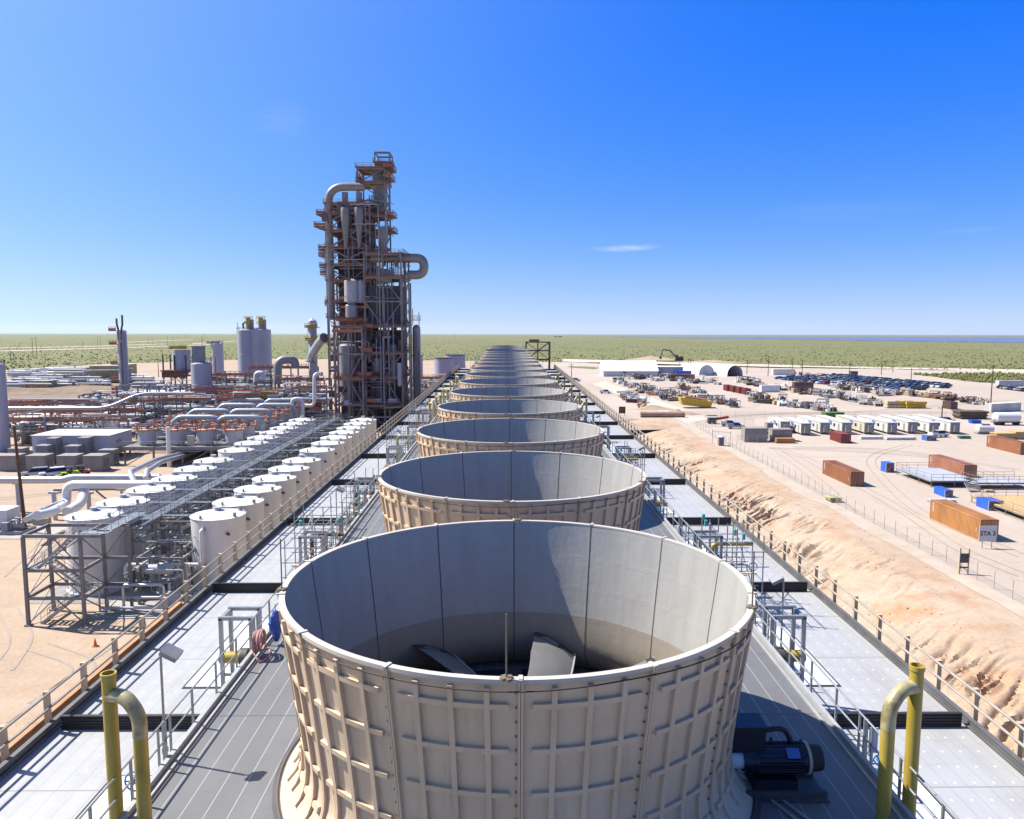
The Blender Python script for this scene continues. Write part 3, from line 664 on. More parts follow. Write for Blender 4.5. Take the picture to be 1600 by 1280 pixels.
def floodlight(base, h, s, label, arm=.0):
    t = thing('floodlight_post', label, 'floodlight', base, 0, 'floodlight posts on the deck edges')
    b = MB(); b.tube([(0, 0, 0), (0, 0, h)], .035, 8); b.box((0, 0, h * .36), (.12, .12, .14)).box((0, 0, h * .2), (.1, .14, .1)); b.build('pole', galv, t)
    b = MB(); M3 = Matrix.Rotation(R_(-28) * s, 3, 'Y') @ Matrix.Rotation(R_(12), 3, 'X'); c = Vector((-s * .30, -.05, h + .02))
    b.box(c, (.46, .40, .13), mtx=M3); b.box(c + Vector((s * .1, 0, .09)), (.24, .26, .07), mtx=M3); hd = b.build('lamp_head', mat('lamp_housing', (.30, .31, .33), .5, .3, .1, 3), t)
    b = MB(); b.box(c + M3 @ Vector((0, 0, -.08)), (.40, .34, .03), mtx=M3); o = b.build('lens', mat('unlit_lamp_lens', (.03, .03, .035), .2, 0, 0), t)
    b = MB(); b.bar((0, 0, h - .12), c, .04); b.build('bracket', galv, t)
    return t
XF = TX + FX + .26
_p = atY(243, 1020, 19.2); floodlight((-XF + .62, 19.2, ZF - 1.2), _p.z - ZF + 1.2, -1, 'floodlight on a thin post behind the left yellow standpipe')
_p = atY(1232, 905, 28.2); floodlight((XF + .95, 28.2, ZO), _p.z - ZO, 1, 'floodlight on a thin post right of the nearest fan stack')
_p = atY(513, 765, 45.8); floodlight((-XF - .7, 45.8, ZO), _p.z - ZO, -1, 'floodlight on a post beside the left scaffold')
_p = atY(1005, 700, 57.3); floodlight((XF + .9, 57.3, ZO), _p.z - ZO, 1, 'floodlight on a post right of the third fan stack')
for j, (y, s) in enumerate(((72, -1), (84, 1), (100, -1), (113, 1))):
    floodlight((s * (XF + .8), y, ZO), 4.6, s, f'small far floodlight post on the {"left" if s < 0 else "right"} deck, {"nearer" if j < 2 else "farther"} of two')
# valves with handwheel and white tag plates
def valve(s, y, label):
    t = thing('gate_valve', label, 'valve', (TX + s * 10.15, y, ZO), 0, 'hand wheel valves')
    b = MB(); b.cyl((0, 0, 0), (0, 0, 1.5), .05, n=10).cyl((0, 0, .9), (0, 0, 1.2), .12, n=12).cyl((0, 0, .2), (0, 0, .26), .2, n=14).cyl((0, 0, 1.2), (0, 0, 2.5), .03, n=8); b.build('stem', galv, t)
    b = MB(); c = (0, -.12, 2.3); torus(b, c, .27, .024, 'y'); 
    for a in (0, 1.05, 2.1): b.bar(Vector(c) + Vector((.27 * math.cos(a), 0, .27 * math.sin(a))), Vector(c) - Vector((.27 * math.cos(a), 0, .27 * math.sin(a))), .03)
    b.cyl((0, -.2, 2.3), (0, .1, 2.3), .045, n=8); b.build('handwheel', hwheel, t)
    b = MB(); b.box((-.05 * s, .3, 2.75), (.26, .02, .75)); b.build('tag_plate', white, t); b = MB(); b.bar((-.05 * s, .33, 0), (-.05 * s, .33, 2.9), .04); b.build('plate_post', galv, t)
valve(-1, 19.6, 'valve with blue handwheel and white plate by the left yellow standpipe'); valve(1, 20.3, 'valve with blue handwheel and white plate by the right yellow standpipe')
# stations where a yellow header crosses under the handrail, one per side of each near cell
def station(s, y, label, extra=True):
    t = thing('header_station', label, 'pipe station', (TX + s * 10.15, y, ZO), 0, 'header pipe stations')
    H = 3.75
    b = MB()
    for dx in (-.55, .55):
        for dy in (-.5, .5): b.bar((s * dx, dy, 0), (s * dx, dy, H), .13)
    for dy in (-.5, .5): b.bar((-s * .62, dy, H), (s * .62, dy, H), .13)
    b.bar((s * .55, -.5, H - .05), (s * .55, .5, H - .05), .13).bar((-s * .55, -.5, 1.6), (s * .55, -.5, 1.6), .08).bar((s * .55, -.5, .9), (-s * .55, -.5, 1.7), .07); b.build('support_frame', galv, t, smooth=None)
    b = MB(); b.tube([(s * .85, .1, 2.0), (-s * 1.0, .1, 2.0)], .22, 16); b.build('header_pipe', yfrp_m, t)
    b = MB(); b.lathe([(.34, -.05), (.34, .05)], 16, (0, 0, 0), cap0=True, cap1=True); b.cyl((-s * .2, .1, 2.0), (s * .05, .1, 2.0), .34, n=16); b.cyl((-s * .4, .1, 2.0), (-s * .47, .1, 2.0), .34, n=16); b.build('flange', dsteel, t)
    b = MB(); torus(b, (s * .1, -.62, 1.0), .25, .025, 'y'); b.bar((s * .1, -.62, 1.25), (s * .1, -.62, .75), .03).bar((s * .35, -.62, 1.0), (-s * .15, -.62, 1.0), .03).cyl((s * .1, -.7, 1.), (s * .1, -.2, 1.), .04, n=8); b.build('handwheel', hwheel, t)
    return t
for k in range(0, 8):
    for s, sd in ((-1, 'left'), (1, 'right')):
        yy = Y1ST + CELL * k + (8.6 if k == 0 else 5.2)
        station(s, yy, f'{sd} yellow header pipe under a steel frame beside the {ordn(k + 1)} fan stack')
b = thing('hose_coil', 'pink hose coil hung on the handrail left of the nearest fan stack', 'hose', (-8.6, 25.6, ZF))
m_ = MB()
for i in range(7): torus(m_, (.04 * i, 0.02 * (i % 3), .55 + .01 * i), .36 - .015 * (i % 4), .028, 'x', 22, 6)
m_.build('coil', mat('pink_hose', (.55, .30, .27), .6, 0, .2, 4), b)
m_ = MB(); m_.tube(bend((0, -.3, .3), (.3, -.6, .03), (.5, .1, .03), (.2, .7, .03), r=.3), .028, 6); m_.build('loose_end', mat('pink_hose', (0, 0, 0)), b)
b = thing('tarp_bundle', 'blue tarpaulin bundle hung beside the pink hose coil', 'tarpaulin', (-8.2, 26.6, ZF))
m_ = MB(); V = []
for i in range(9):
    z = 1.25 - i * .14; r = .10 + .10 * math.sin(i * .45) + .02 * (i % 2)
    for kk in range(12): a = kk * math.pi / 6; rr = r * (1 + .25 * math.sin(3 * a + i)); V.append((rr * math.cos(a), rr * math.sin(a), z))
m_.add(V, [(i * 12 + kk, i * 12 + 12 + kk, i * 12 + 12 + (kk + 1) % 12, i * 12 + (kk + 1) % 12) for i in range(8) for kk in range(12)] + [tuple(range(12))]); m_.build('tarp', mat('blue_tarp', (.03, .10, .45), .5, 0, .2, 6), b)
m_ = MB(); m_.tube([(0, 0, 1.2), (0, 0, 1.5)], .015, 5); m_.build('tie_rope', black, b)
# scaffold towers
def scaffold(loc, sx, sy, H, label, seed):
    rr = random.Random(seed); t = thing('scaffold_tower', label, 'scaffold', loc, 0, 'tube scaffolds on the decks')
    b = MB(); xs = [0, sx * .5, sx]; ys = [0, sy * .33, sy * .66, sy]
    for x in xs:
        for y in ys: b.tube([(x, y, 0), (x, y, H + rr.uniform(-.6, .9))], .03, 6, False)
    b.build('standards', galv, t)
    b = MB()
    for z in np.arange(.5, H, .75):
        for y in ys: b.tube([(-.2, y, z), (sx + rr.uniform(.1, .6), y, z)], .026, 5, False)
        for x in xs: b.tube([(x, -.2, z + .06), (x, sy + .2, z + .06)], .026, 5, False)
    for _ in range(5): b.tube([(rr.choice(xs), 0, .2), (rr.choice(xs), sy, H - .3)], .026, 5, False)
    b.build('ledgers', galv, t)
    b = MB(); 
    for i in range(3): b.box((sx * .5, sy * (.2 + .28 * i), H * .52 + .05), (sx, .24, .05))
    b.build('boards', wood, t, smooth=None)
    b = MB(); b.tube(bend((sx * .3, sy * .5, 0), (sx * .3, sy * .5, H * .8), (sx * 1.1, sy * .5, H * .8), r=.3), .11, 10); b.build('riser', rust if seed % 2 else yfrp_m, t)
    b = MB(); torus(b, (sx * .8, -.1, H * .7), .2, .025, 'y', 16); b.build('handwheel', hwheel, t); b = MB(); torus(b, (sx * .2, sy * .8, H * .6), .2, .025, 'x', 16); b.build('handwheel', hwheel, t)
    b = MB()
    for i in range(6):
        c = (rr.uniform(0, sx), rr.uniform(0, sy), rr.uniform(.6, H)); b = MB(); b.cyl(c, (c[0], c[1], c[2] + .3), .09, n=8); b.build('fitting', mat('teal_fitting', (.08, .40, .42), .5, 0, .2, 3), t)
scaffold((-10.9, 37.2, ZO), 2.1, 5.5, 4.3, 'galvanised tube scaffold on the left deck beside the second fan stack', 1)
scaffold((9.9, 36.4, ZO), 2.6, 5.0, 4.0, 'galvanised tube scaffold on the right deck beside the second fan stack', 2)
scaffold((-10.9, 50.4, ZO), 1.6, 4.5, 3.6, 'tangle of pipes and scaffold on the left deck beside the third fan stack', 3)
scaffold((9.9, 64.4, ZO), 1.5, 4, 3.6, 'small scaffold on the right deck beside the fourth fan stack', 4)
scaffold((-11.7, 75, ZO), 2.4, 5, 4.2, 'scaffold on the left deck beside the fifth fan stack', 6)
scaffold((-12.1, 95.6, ZO), 2.8, 7, 4.6, 'tall scaffold on the left deck beside the sixth fan stack', 7)
# drive motors
navy = mat('navy_motor_paint', (.010, .014, .032), .4, .1, .15, 3); navyl = mat('motor_blue_plate', (.06, .16, .42), .45, 0, .1, 3)
def motor(y, label):
    t = thing('fan_motor', label, 'motor', (TX, y, ZF), 0, 'fan drive motors')
    b = MB(); b.cyl((6.35, 0, .95), (7.75, 0, .95), .42, n=28)
    for i in range(28):
        a = i * 2 * math.pi / 28; c = Vector((7.05, .43 * math.cos(a), .95 + .43 * math.sin(a))); b.box(c, (1.2, .02, .07), mtx=Matrix.Rotation(-(a - math.pi / 2), 3, 'X'))
    b.build('motor_body', navy, t)
    b = MB(); b.lathe([(0, 0)], 3) if 0 else None
    b.cyl((7.75, 0, .95), (7.83, 0, .95), .47, n=28); b.build('cowl_band', beige, t); b = MB(); b.cyl((7.83, 0, .95), (8.18, 0, .95), .41, .36, n=28); b.build('fan_cowl', black, t)
    b = MB(); b.cyl((6.05, 0, .95), (6.36, 0, .95), .36, .41, n=24).box((6.9, 0, .26), (1.1, .9, .5)); b.build('end_bell', navy, t)
    b = MB(); b.box((6.15, .15, 1.62), (.95, .75, .75)); b.box((6.15, .15, 2.02), (1.02, .82, .06)); b.build('terminal_box', navy, t, smooth=None)
    b = MB(); b.tube(bend((6.6, .1, 1.75), (7.25, .1, 1.85), (7.45, .1, 1.3), r=.35), .075, 10); b.build('conduit', black, t)
    b = MB(); torus(b, (6.85, 0, 1.48), .085, .022, 'x', 14); torus(b, (7.65, 0, 1.46), .06, .018, 'x', 14); b.build('lifting_eye', navy, t)
    b = MB(); b.box((7.35, -.30, 1.27), (.34, .02, .3), mtx=Matrix.Rotation(R_(-48), 3, 'X')); b.build('name_plate', navyl, t)
    b = MB(); b.cyl((5.05, 0, .95), (6.1, 0, .95), .30, n=24); b.build('shaft_guard', white, t)
    b = MB(); b.box((6.9, 0, .03), (2.6, 1.5, .06)).box((6.9, .5, .12), (2.6, .12, .2)).box((6.9, -.5, .12), (2.6, .12, .2)); b.build('skid', dsteel, t, smooth=None)
    b = MB(); b.tube([(6.7, -.7, .05), (7.9, -3.6, .05)], .05, 6).tube([(7.0, -.7, .05), (8.2, -3.6, .05)], .05, 6); b.build('cable_conduit', galv, t)
    t.scale = (.91, .86, .82); return t
mo = motor(17.9, 'dark blue electric fan motor with white shaft guard right of the nearest fan stack')
for k in range(1, 4): dup(mo, (TX, 17.9 + CELL * k, ZF), 0, f'dark blue fan motor on the deck to the right of the {ordn(k + 1)} fan stack')
# hoist frame at the far right end of the tower
t = thing('hoist_frame', 'tall braced steel frame above the far right side of the fan stacks', 'steel frame', (10.8, 262, ZO)); t.scale = (.86, 1, .84)
for x in (-4.6, 4.6):
    for y in (-3, 3): b = MB(); b.bar((x, y, 0), (x, y, 11.2), .38); b.build('leg', dsteel, t, smooth=None)
b = MB()
for z in (4, 7.6, 11): 
    for y in (-3, 3): b.bar((-4.6, y, z), (4.6, y, z), .3)
    for x in (-4.6, 4.6): b.bar((x, -3, z), (x, 3, z), .3)
b.build('beams', dsteel, t, smooth=None); b = MB()
for y in (-3, 3): b.bar((-4.6, y, 4), (4.6, y, 11), .25).bar((4.6, y, 4), (-4.6, y, 11), .25).bar((0, y, 4), (0, y, 11), .22)
b.build('braces', dsteel, t, smooth=None); b = MB(); b.box((-1.4, 0, 11.7), (4, 1.4, .9)); b.build('hoist_trolley', orange, t)
# wires and small stay on the outer guard: downpipe at the front left
t = thing('edge_board', 'rusty orange plank stack beside the left guardrail', 'plank stack', (-17.35, 25, ZO - .6))
b = MB(); b.box((0, 0, .3), (.5, 30, .12)).box((.05, .2, .42), (.3, 29, .1)); b.build('plank', mat('orange_timber', (.52, .27, .13), .8, 0, .2, 2), t, smooth=None); b = MB(); b.box((.1, 0, .1), (.7, 30, .28)); b.build('bearer', dsteel, t, smooth=None)
# ------------------------------------------------------------------ storage tanks left of the cooling tower
TH, TR = 8.1, 2.8
_ty = [281, 260, 240, 223, 208, 195, 179, 168, 159.5, 151.5, 144.5, 138, 132]
TYS = [(CAM_H - TH - .35) * F_PX / (y + 11.0) for y in _ty]
def make_tank():
    t = thing('storage_tank', '', 'tank', (-31.1, TYS[0], 0), 0, 'white storage tanks in two rows')
    b = MB(); b.lathe([(TR + .25, 0), (TR + .25, .25), (TR, .26), (TR, TH), (TR + .07, TH), (TR + .07, TH + .06)], 40, flip=False)
    for z in (2.0, 4.0, 6.0): b.lathe([(TR + .004, z - .02), (TR + .018, z), (TR + .004, z + .02)], 40)
    b.build('shell', tankw, t)
    b = MB(); b.lathe([(TR + .08, TH + .03), (TR * .5, TH + .33), (.25, TH + .55)], 40, cap1=True)
    for i in range(10): a = i * math.pi / 5; b.bar((TR * math.cos(a), TR * math.sin(a), TH + .06), (.3 * math.cos(a), .3 * math.sin(a), TH + .56), .05, .03)
    b.build('roof', tankw, t, smooth=25)
    b = MB(); b.cyl((0, 0, TH + .4), (0, 0, TH + .8), .35, n=16).cyl((0, 0, TH + .8), (0, 0, TH + .86), .42, n=16); b.build('roof_hatch', lgrey, t)
    for q0, q1, r0 in (((1.9, 1.5, TH + .1), (1.9, 1.5, TH + .62), .22), ((-1.0, -2.3, TH), (-1.0, -2.3, TH + .45), .13), ((2.2, -1.2, TH), (2.2, -1.2, TH + .5), .17)):
        b = MB(); b.cyl(q0, q1, r0, n=10); b.build('roof_nozzle', mgrey, t)
    b = MB(); b.cyl((1.75, -2.2, 6.6), (2.0, -2.52, 6.6), .16, n=10); b.build('side_nozzle', dsteel, t); b = MB(); b.cyl((-TR + .1, -.5, .9), (-TR - .35, -.55, .9), .45, n=14); b.build('manhole', dsteel, t)
    return t
tk = make_tank(); first = True
for row, x, nm in ((0, -31.1, 'nearer the cooling tower'), (1, -44.4, 'farther from the cooling tower')):
    for k, y in enumerate(TYS):
        lb = f'white tank with cone roof, {"front" if k == 0 else ordn(k + 1)} of the row {nm}'
        if first: tk['label'] = lb; first = False; continue
        dup(tk, (x, y, 0), 0, lb)
# outlet pipe on the front tank
t = thing('overflow_pipe', 'white pipe running down the front tank and across the pipe frame', 'pipe', (-31.1, TYS[0], 0))
b = MB(); b.tube(bend((-.6, -2.75, 7.2), (-.6, -3.3, 7.2), (-.6, -3.3, 3.6), (-8.6, -3.3, 3.6), (-8.6, -3.3, 2.2), r=.45), .19, 12); b.build('pipe_run', white, t)
b = MB(); b.cyl((-.6, -2.7, 7.2), (-.6, -2.95, 7.2), .3, n=14); b.build('flange', lgrey, t); b = MB(); b.tube([(-.35, -3.3, 0), (-.35, -3.3, 3.6)], .09, 8); b.build('support', galv, t)
conc_pad = poly_sheet('tank_pad', [(-49, TYS[0] - 5), (-26.5, TYS[0] - 5), (-26.5, TYS[-1] + 5), (-49, TYS[-1] + 5)], mat('stained_concrete_pad', (.30, .28, .26), .85, 0, .3, .4), .03)
# walkway between the rows
t = thing('tank_walkway', 'long grey steel walkway with handrails between the two rows of tanks', 'walkway', (-37.8, TYS[0] - 4.5, TH))
WL = TYS[-1] - TYS[0] + 9
b = MB(); b.box((0, WL / 2, .0), (1.3, WL, .07)); b.bar((-.7, 0, -.15), (-.7, WL, -.15), .1, .3).bar((.7, 0, -.15), (.7, WL, -.15), .1, .3); b.build('grating', mat('blue_grey_grating', (.17, .19, .22), .6, .2, .25, 1.5), t, smooth=None)
for s in (-1, 1):
    b = MB(); b.rail((s * .7, 0, 0), (s * .7, WL, 0), 1.1, 2.2, .032); b.build('handrail', galv, t)
for i, y in enumerate(TYS):
    yy = y - TYS[0] + 4.5
    b = MB(); b.box((0, yy, -.06), (7.8, .9, .05))
    for s in (-1, 1):
        b.rail((s * .75, yy - .45, 0), (s * 3.7, yy - .45, 0), 1.1, 1.5, .028); b.rail((s * .75, yy + .45, 0), (s * 3.7, yy + .45, 0), 1.1, 1.5, .028)
    b.build('branch_platform', mat('blue_grey_grating', (0, 0, 0)), t)
for i in range(len(TYS)):
    yy = TYS[i] - TYS[0] + 4.5 + 3.4
    for s in (-1, 1): b = MB(); b.bar((s * 1.0, yy, -TH), (s * 1.0, yy, -.1), .22); b.build('leg', steel, t, smooth=None)
# pump and pipe bays between the tanks
def pipe_mess(b, rr, x0, x1, y0, y1, z0, z1, n, rmin=.05, rmax=.16):
    for _ in range(n):
        p = Vector((rr.uniform(x0, x1), rr.uniform(y0, y1), rr.uniform(z0, z1))); pts = [p]; ax = rr.randrange(3)
        for k in range(rr.randint(1, 3)):
            q_ = pts[-1].copy(); lo, hi = ((x0, x1), (y0, y1), (z0, z1))[ax]; q_[ax] = rr.uniform(lo, hi); 
            if (q_ - pts[-1]).length < .4: continue
            pts.append(q_); ax = (ax + rr.choice((1, 2))) % 3
        if len(pts) > 1: b.tube(bend(*pts, r=.25, n=2), rr.uniform(rmin, rmax), 6)
def bay(seed):
    rr = random.Random(seed); t = thing('pump_bay', '', 'pipe bay', (-37.8, TYS[0] + 2.2, 0), 0, 'pump and pipe bays between the tanks')
    b = MB()
    for x in (-2.6, 2.6):
        for y in (-2.4, 2.4): b.bar((x, y, 0), (x, y, 6.6), .2)
    for z in (3.0, 5.2, 6.5):
        for y in (-2.4, 2.4): b.bar((-2.6, y, z), (2.6, y, z), .18)
        for x in (-2.6, 2.6): b.bar((x, -2.4, z), (x, 2.4, z), .18)
    b.bar((-2.6, -2.4, 3), (2.6, -2.4, 6.5), .1); b.build('frame', steel, t, smooth=None)
    b = MB(); pipe_mess(b, rr, -2.9, 2.9, -3, 3, .4, 6.4, 20, .06, .17); b.build('pipework', lgrey, t)
    b = MB(); pipe_mess(b, rr, -2.9, 2.9, -3, 3, .4, 7.4, 14, .05, .11); b.build('steam_tracing', galv, t)
    b = MB()
    for i in range(3): x = -1.6 + 1.6 * i; b.cyl((x, -1.8, .8), (x, -.5, .8), .33, n=14).box((x, -1.2, .2), (.8, 1.9, .4))
    b.build('pump', mgrey, t); b = MB()
    for i in range(16):
        c = Vector((rr.uniform(-2.6, 2.6), rr.uniform(-2.6, 2.6), rr.uniform(1, 7.2))); b = MB(); b.bar(c, c + Vector((rr.uniform(-.5, .5), rr.uniform(-.3, .3), rr.uniform(.2, .9))), .14)
        b.build('valve', white, t); return t
bays = [bay(11), bay(12), bay(13)]
for i in range(12):
    y = (TYS[i] + TYS[i + 1]) / 2 if i else TYS[0] + 2.2; lb = f'dense pipe and pump bay under the walkway, {ordn(i + 1)} between the tanks from the front'
    if i < 3: bays[i].location.y = y; bays[i]['label'] = lb
    else: dup(bays[i % 3], (-37.8, y, 0), 0, lb)
# front pipe frame by the first tanks
t = thing('pump_skid', 'brown grey steel pipe frame full of pipes between the front two tanks', 'pipe frame', (-37.4, TYS[0] - 5.4, 0))
b = MB()
for x in (0, 4.6):
    for y in (0, 4.2): b.bar((x, y, 0), (x, y, 5.0 if y == 0 else 7.6), .25)
for z in (2.4, 4.9):
    b.bar((0, 0, z), (4.6, 0, z), .22); b.bar((0, 0, z), (0, 4.2, z), .22); b.bar((4.6, 0, z), (4.6, 4.2, z), .22)
for z in (5.2, 7.6): b.bar((0, 4.2, z), (4.6, 4.2, z), .22)
b.bar((0, 4.2, 5.2), (4.6, 4.2, 7.6), .12).bar((-1.5, 0, 3.2), (4.6, 4.2, 5.4), .14); b.build('frame', steel, t, smooth=None)
rr = random.Random(3); b = MB(); pipe_mess(b, rr, -1, 5.5, -1.5, 4, .4, 4.8, 26, .07, .17); b.build('pipework', lgrey, t)
b = MB(); b.tube(bend((-2.4, -1.6, .6), (-2.4, -1.6, 1.4), (3.0, -1.6, 1.4), (3.0, -1.6, .4), r=.3), .13, 10); b.tube(bend((-.5, -2.2, .3), (-.5, -2.2, 2.9), (3.5, -2.2, 2.9), (3.5, -2.2, .2), r=.4), .14, 10); b.tube(bend((-2.6, -2.6, .7), (4.4, -2.6, .7), (4.4, .5, .7), r=.3), .15, 10); b.tube(bend((-3, -2.0, 0), (-3, -2.0, 2.6), (0, -2.0, 2.6), r=.3), .10, 8); b.build('front_lines', insul, t)
b = MB(); pipe_mess(b, rr, -.8, 5, -1, 4, .6, 6.5, 20, .04, .08); b.build('tubing', galv, t); b = MB(); b.cyl((.6, .6, 3.6), (3.2, .6, 3.6), .5, n=16); b.build('vessel', lgrey, t); b = MB(); b.box((4.0, -1.2, 1.0), (1.1, 1.0, 1.6)); b.build('panel', lgrey, t)
b = MB(); b.box((1, 0, .02), (8.5, 7.5, .14)); b.build('plinth', conc, t, smooth=None)
# stair tower in front of the tanks
t = thing('stair_tower', 'open brown grey steel stair tower standing before the front tanks', 'stair tower', at(45, 978))
SW, SD, SH = at(137, 975).x - at(45, 978).x, 4.1, atY(38, 838, at(45, 978).y).z
for x in (0, SW):
    for y in (0, SD): b = MB(); b.bar((x, y, 0), (x, y, SH), .28); b.box((x, y, .08), (.55, .55, .16)); b.build('column', steel, t, smooth=None)
b = MB(); b.bar((SW + 2.6, 3.9, 0), (SW + 2.6, 3.9, SH), .24); b.build('column', steel, t, smooth=None)
for z in (2.7, 5.4, SH):
    b = MB()
    for y in (0, SD): b.bar((0, y, z), (SW + (2.6 if y else (2.0 if z == SH else 0)), y, z), .22, .3)
    for x in (0, SW): b.bar((x, 0, z), (x, SD, z), .22, .3)
    b.build('beam_ring', steel, t, smooth=None)
b = MB()
for z0, z1 in ((0, 2.7), (2.7, 5.4), (5.4, SH)):
    b.bar((0, 0, z0 + .2), (SW * .5, 0, z1), .09).bar((SW, 0, z0 + .2), (SW * .5, 0, z1), .09); b.bar((0, 0, z0), (0, SD, z1), .09).bar((SW, 0, z1), (SW, SD, z0), .09).bar((0, SD, z0), (SW, SD, z1), .09)
    b.bar((SW, SD, z0), (SW + 2.6, SD, z1), .08)
b.build('braces', steel, t, smooth=None)
def flight(b, a, c, w_):
    a, c = Vector(a), Vector(c); n = 11
    for y in (-w_ / 2, w_ / 2): b.bar(a + Vector((0, y, 0)), c + Vector((0, y, 0)), .05, .26); b.rail(a + Vector((0, y, 0)), c + Vector((0, y, 0)), 1.0, 1.1, .024)
    for i in range(n): p = a.lerp(c, (i + .5) / n); b.box(p, (.28, w_, .04))
for (a, c) in (((.9, 1.0, 0), (4.4, 1.0, 2.7)), ((4.4, 2.8, 2.7), (.9, 2.8, 5.4)), ((.9, 1.0, 5.4), (4.6, 1.0, SH + .1))):
    b = MB(); flight(b, a, c, 1.1); b.build('stair_flight', galv, t)
for z, x0 in ((2.7, 4.4), (5.4, 0.0)):
    b = MB(); xx = x0 + .45; b.box((xx, SD / 2, z + .03), (.95, SD - .3, .06)); xe = SW - .05 if x0 > 1 else .05; b.rail((xe, .2, z), (xe, SD - .2, z), 1.05, 1.2, .026); b.build('landing', galv, t)
b = MB(); b.box((SW + 1.0, 1.0, SH + .1), (2.6, 1.2, .07)); b.rail((SW - .3, .4, SH + .1), (SW + 2.3, .4, SH + .1), 1.05, 1, .026).rail((SW - .3, 1.6, SH + .1), (SW + 1.2, 1.6, SH + .1), 1.05, 1, .026)
b.box((SW + 1.5, 5.0, SH + .1), (1.2, 7.6, .07)); b.rail((SW + .95, 1.6, SH + .1), (SW + .95, 8.6, SH + .1), 1.05, 1.4, .026).rail((SW + 2.1, .4, SH + .1), (SW + 2.1, 8.6, SH + .1), 1.05, 1.4, .026); b.build('top_bridge', galv, t)
# cone and wooden pole
t = thing('traffic_cone', 'orange traffic cone on the sand left of the guardrail', 'cone', at(149, 1010)); b = MB(); b.box((0, 0, .03), (.42, .42, .06)); b.build('base', orange, t, smooth=None); b = MB(); b.lathe([(.17, .06), (.03, .75)], 16, cap1=True); b.build('cone', mat('cone_orange', (.75, .16, .03), .5, 0, 0), t)
t = thing('wooden_pole', 'tall bare brown wooden pole by the white pipe', 'pole', at(40, 832)); b = MB(); b.tube([(0, 0, 0), (-.6, 0, 14.8)], [.26, .17], 10); b.build('shaft', mat('brown_pole_timber', (.13, .065, .035), .85, 0, .25, 2, stretch=(1, 1, .1)), t); b = MB(); b.box((-.55, -.25, 13.9), (.5, .1, .1)); b.build('bracket', dsteel, t)
# big white pipes west of the tanks
t = thing('white_pipeline', 'large white insulated pipeline with a loop bend west of the tanks', 'pipeline', (0, 0, 0)); Y0 = 116.
P1 = [atY(-120, 751, Y0), atY(100, 750, Y0), atY(112, 746, Y0), atY(250, 746, Y0)]
b = MB(); b.tube(bend(*P1, r=2, n=4), .55, 14); b.build('upper_run', insul, t)
g = lambda px, py, y=Y0 - 6: atY(px, py, y)
b = MB(); b.tube(bend(g(240, 757), g(104, 757), g(104, 787, 110), g(80, 801, 100), g(58, 806, 97), r=2.4, n=7), .62, 14); b.tube(bend(g(132, 762, 111), g(128, 786, 108), g(105, 800, 103), r=2, n=6), .66, 14); b.build('loop_bend', white, t)
b = MB(); b.tube(bend(g(40, 812, 99), g(75, 793, 106), g(100, 784, 108), r=1), .36, 12); b.build('lower_run', insul, t)
b = MB(); b.tube(bend(atY(212, 758, 110), atY(203, 738, 117), atY(245, 718, 140), atY(300, 705, 165), r=1.5), .42, 12); b.tube(bend(atY(228, 748, 113), atY(230, 736, 117), atY(252, 722, 140), atY(305, 707, 165), r=1.2), .40, 12); b.build('cross_run', insul, t)
for i, (px, py) in enumerate(((27, 755), (84, 770), (138, 770), (190, 765))):
    c = atY(px, py, Y0 + .8 - (5 if i else 0)); b = MB(); b.cyl((c.x, c.y, 0), (c.x, c.y, c.z), .32 if i != 3 else .22, n=12).box((c.x, c.y, c.z), (1.4, .5, .3)); b.build('support', lgrey, t)
b = MB(); c0, c1 = atY(84, 766, Y0 - 3), atY(200, 764, Y0 - 3); b.bar(c0, c1, .3).bar(atY(84, 772, Y0 - 3), atY(110, 766, Y0 - 3), .2).bar(atY(166, 780, Y0 - 3), atY(150, 767, Y0 - 3), .2); b.build('cross_beam', steel, t, smooth=None)
for i, (px, py, lb) in enumerate(((47, 808, 'small concrete pipe block left of the front tank'), (66, 812, 'larger concrete pipe block left of the front tank'))):
    c = at(px, py + 8); t = thing('pipe_saddle', lb, 'concrete block', c, 0, 'concrete pipe blocks'); b = MB(); b.box((0, 0, .5), (1.5 + i * .5, 1.2, 1.0)); b.build('block', conc, t, smooth=None); b = MB(); b.box((0, 0, 1.1), (.9, .5, .25)); b.build('shoe', dsteel, t, smooth=None)
c = at(8, 832); t = thing('diesel_skid', 'white box unit with pumps at the left edge by the wooden pole', 'pump skid', c)
b = MB(); b.box((-1.6, 1, 2.0), (4.6, 3, 2.4)); b.build('housing', white, t, smooth=None); b = MB(); b.box((0, 0, .3), (6.6, 3.4, .5)); b.cyl((1.8, -.6, 1.2), (2.9, -.6, 1.2), .5, n=12).box((.9, -1.2, 1.1), (.9, .7, 1.2)); pipe_mess(b, rr, 1, 4, -1.2, 1.4, .7, 2.4, 12, .06, .14); b.build('pumps', mgrey, t); b = MB(); b.box((.5, 0, .02), (14, 7, .1)); b.build('slab', conc, t, smooth=None)

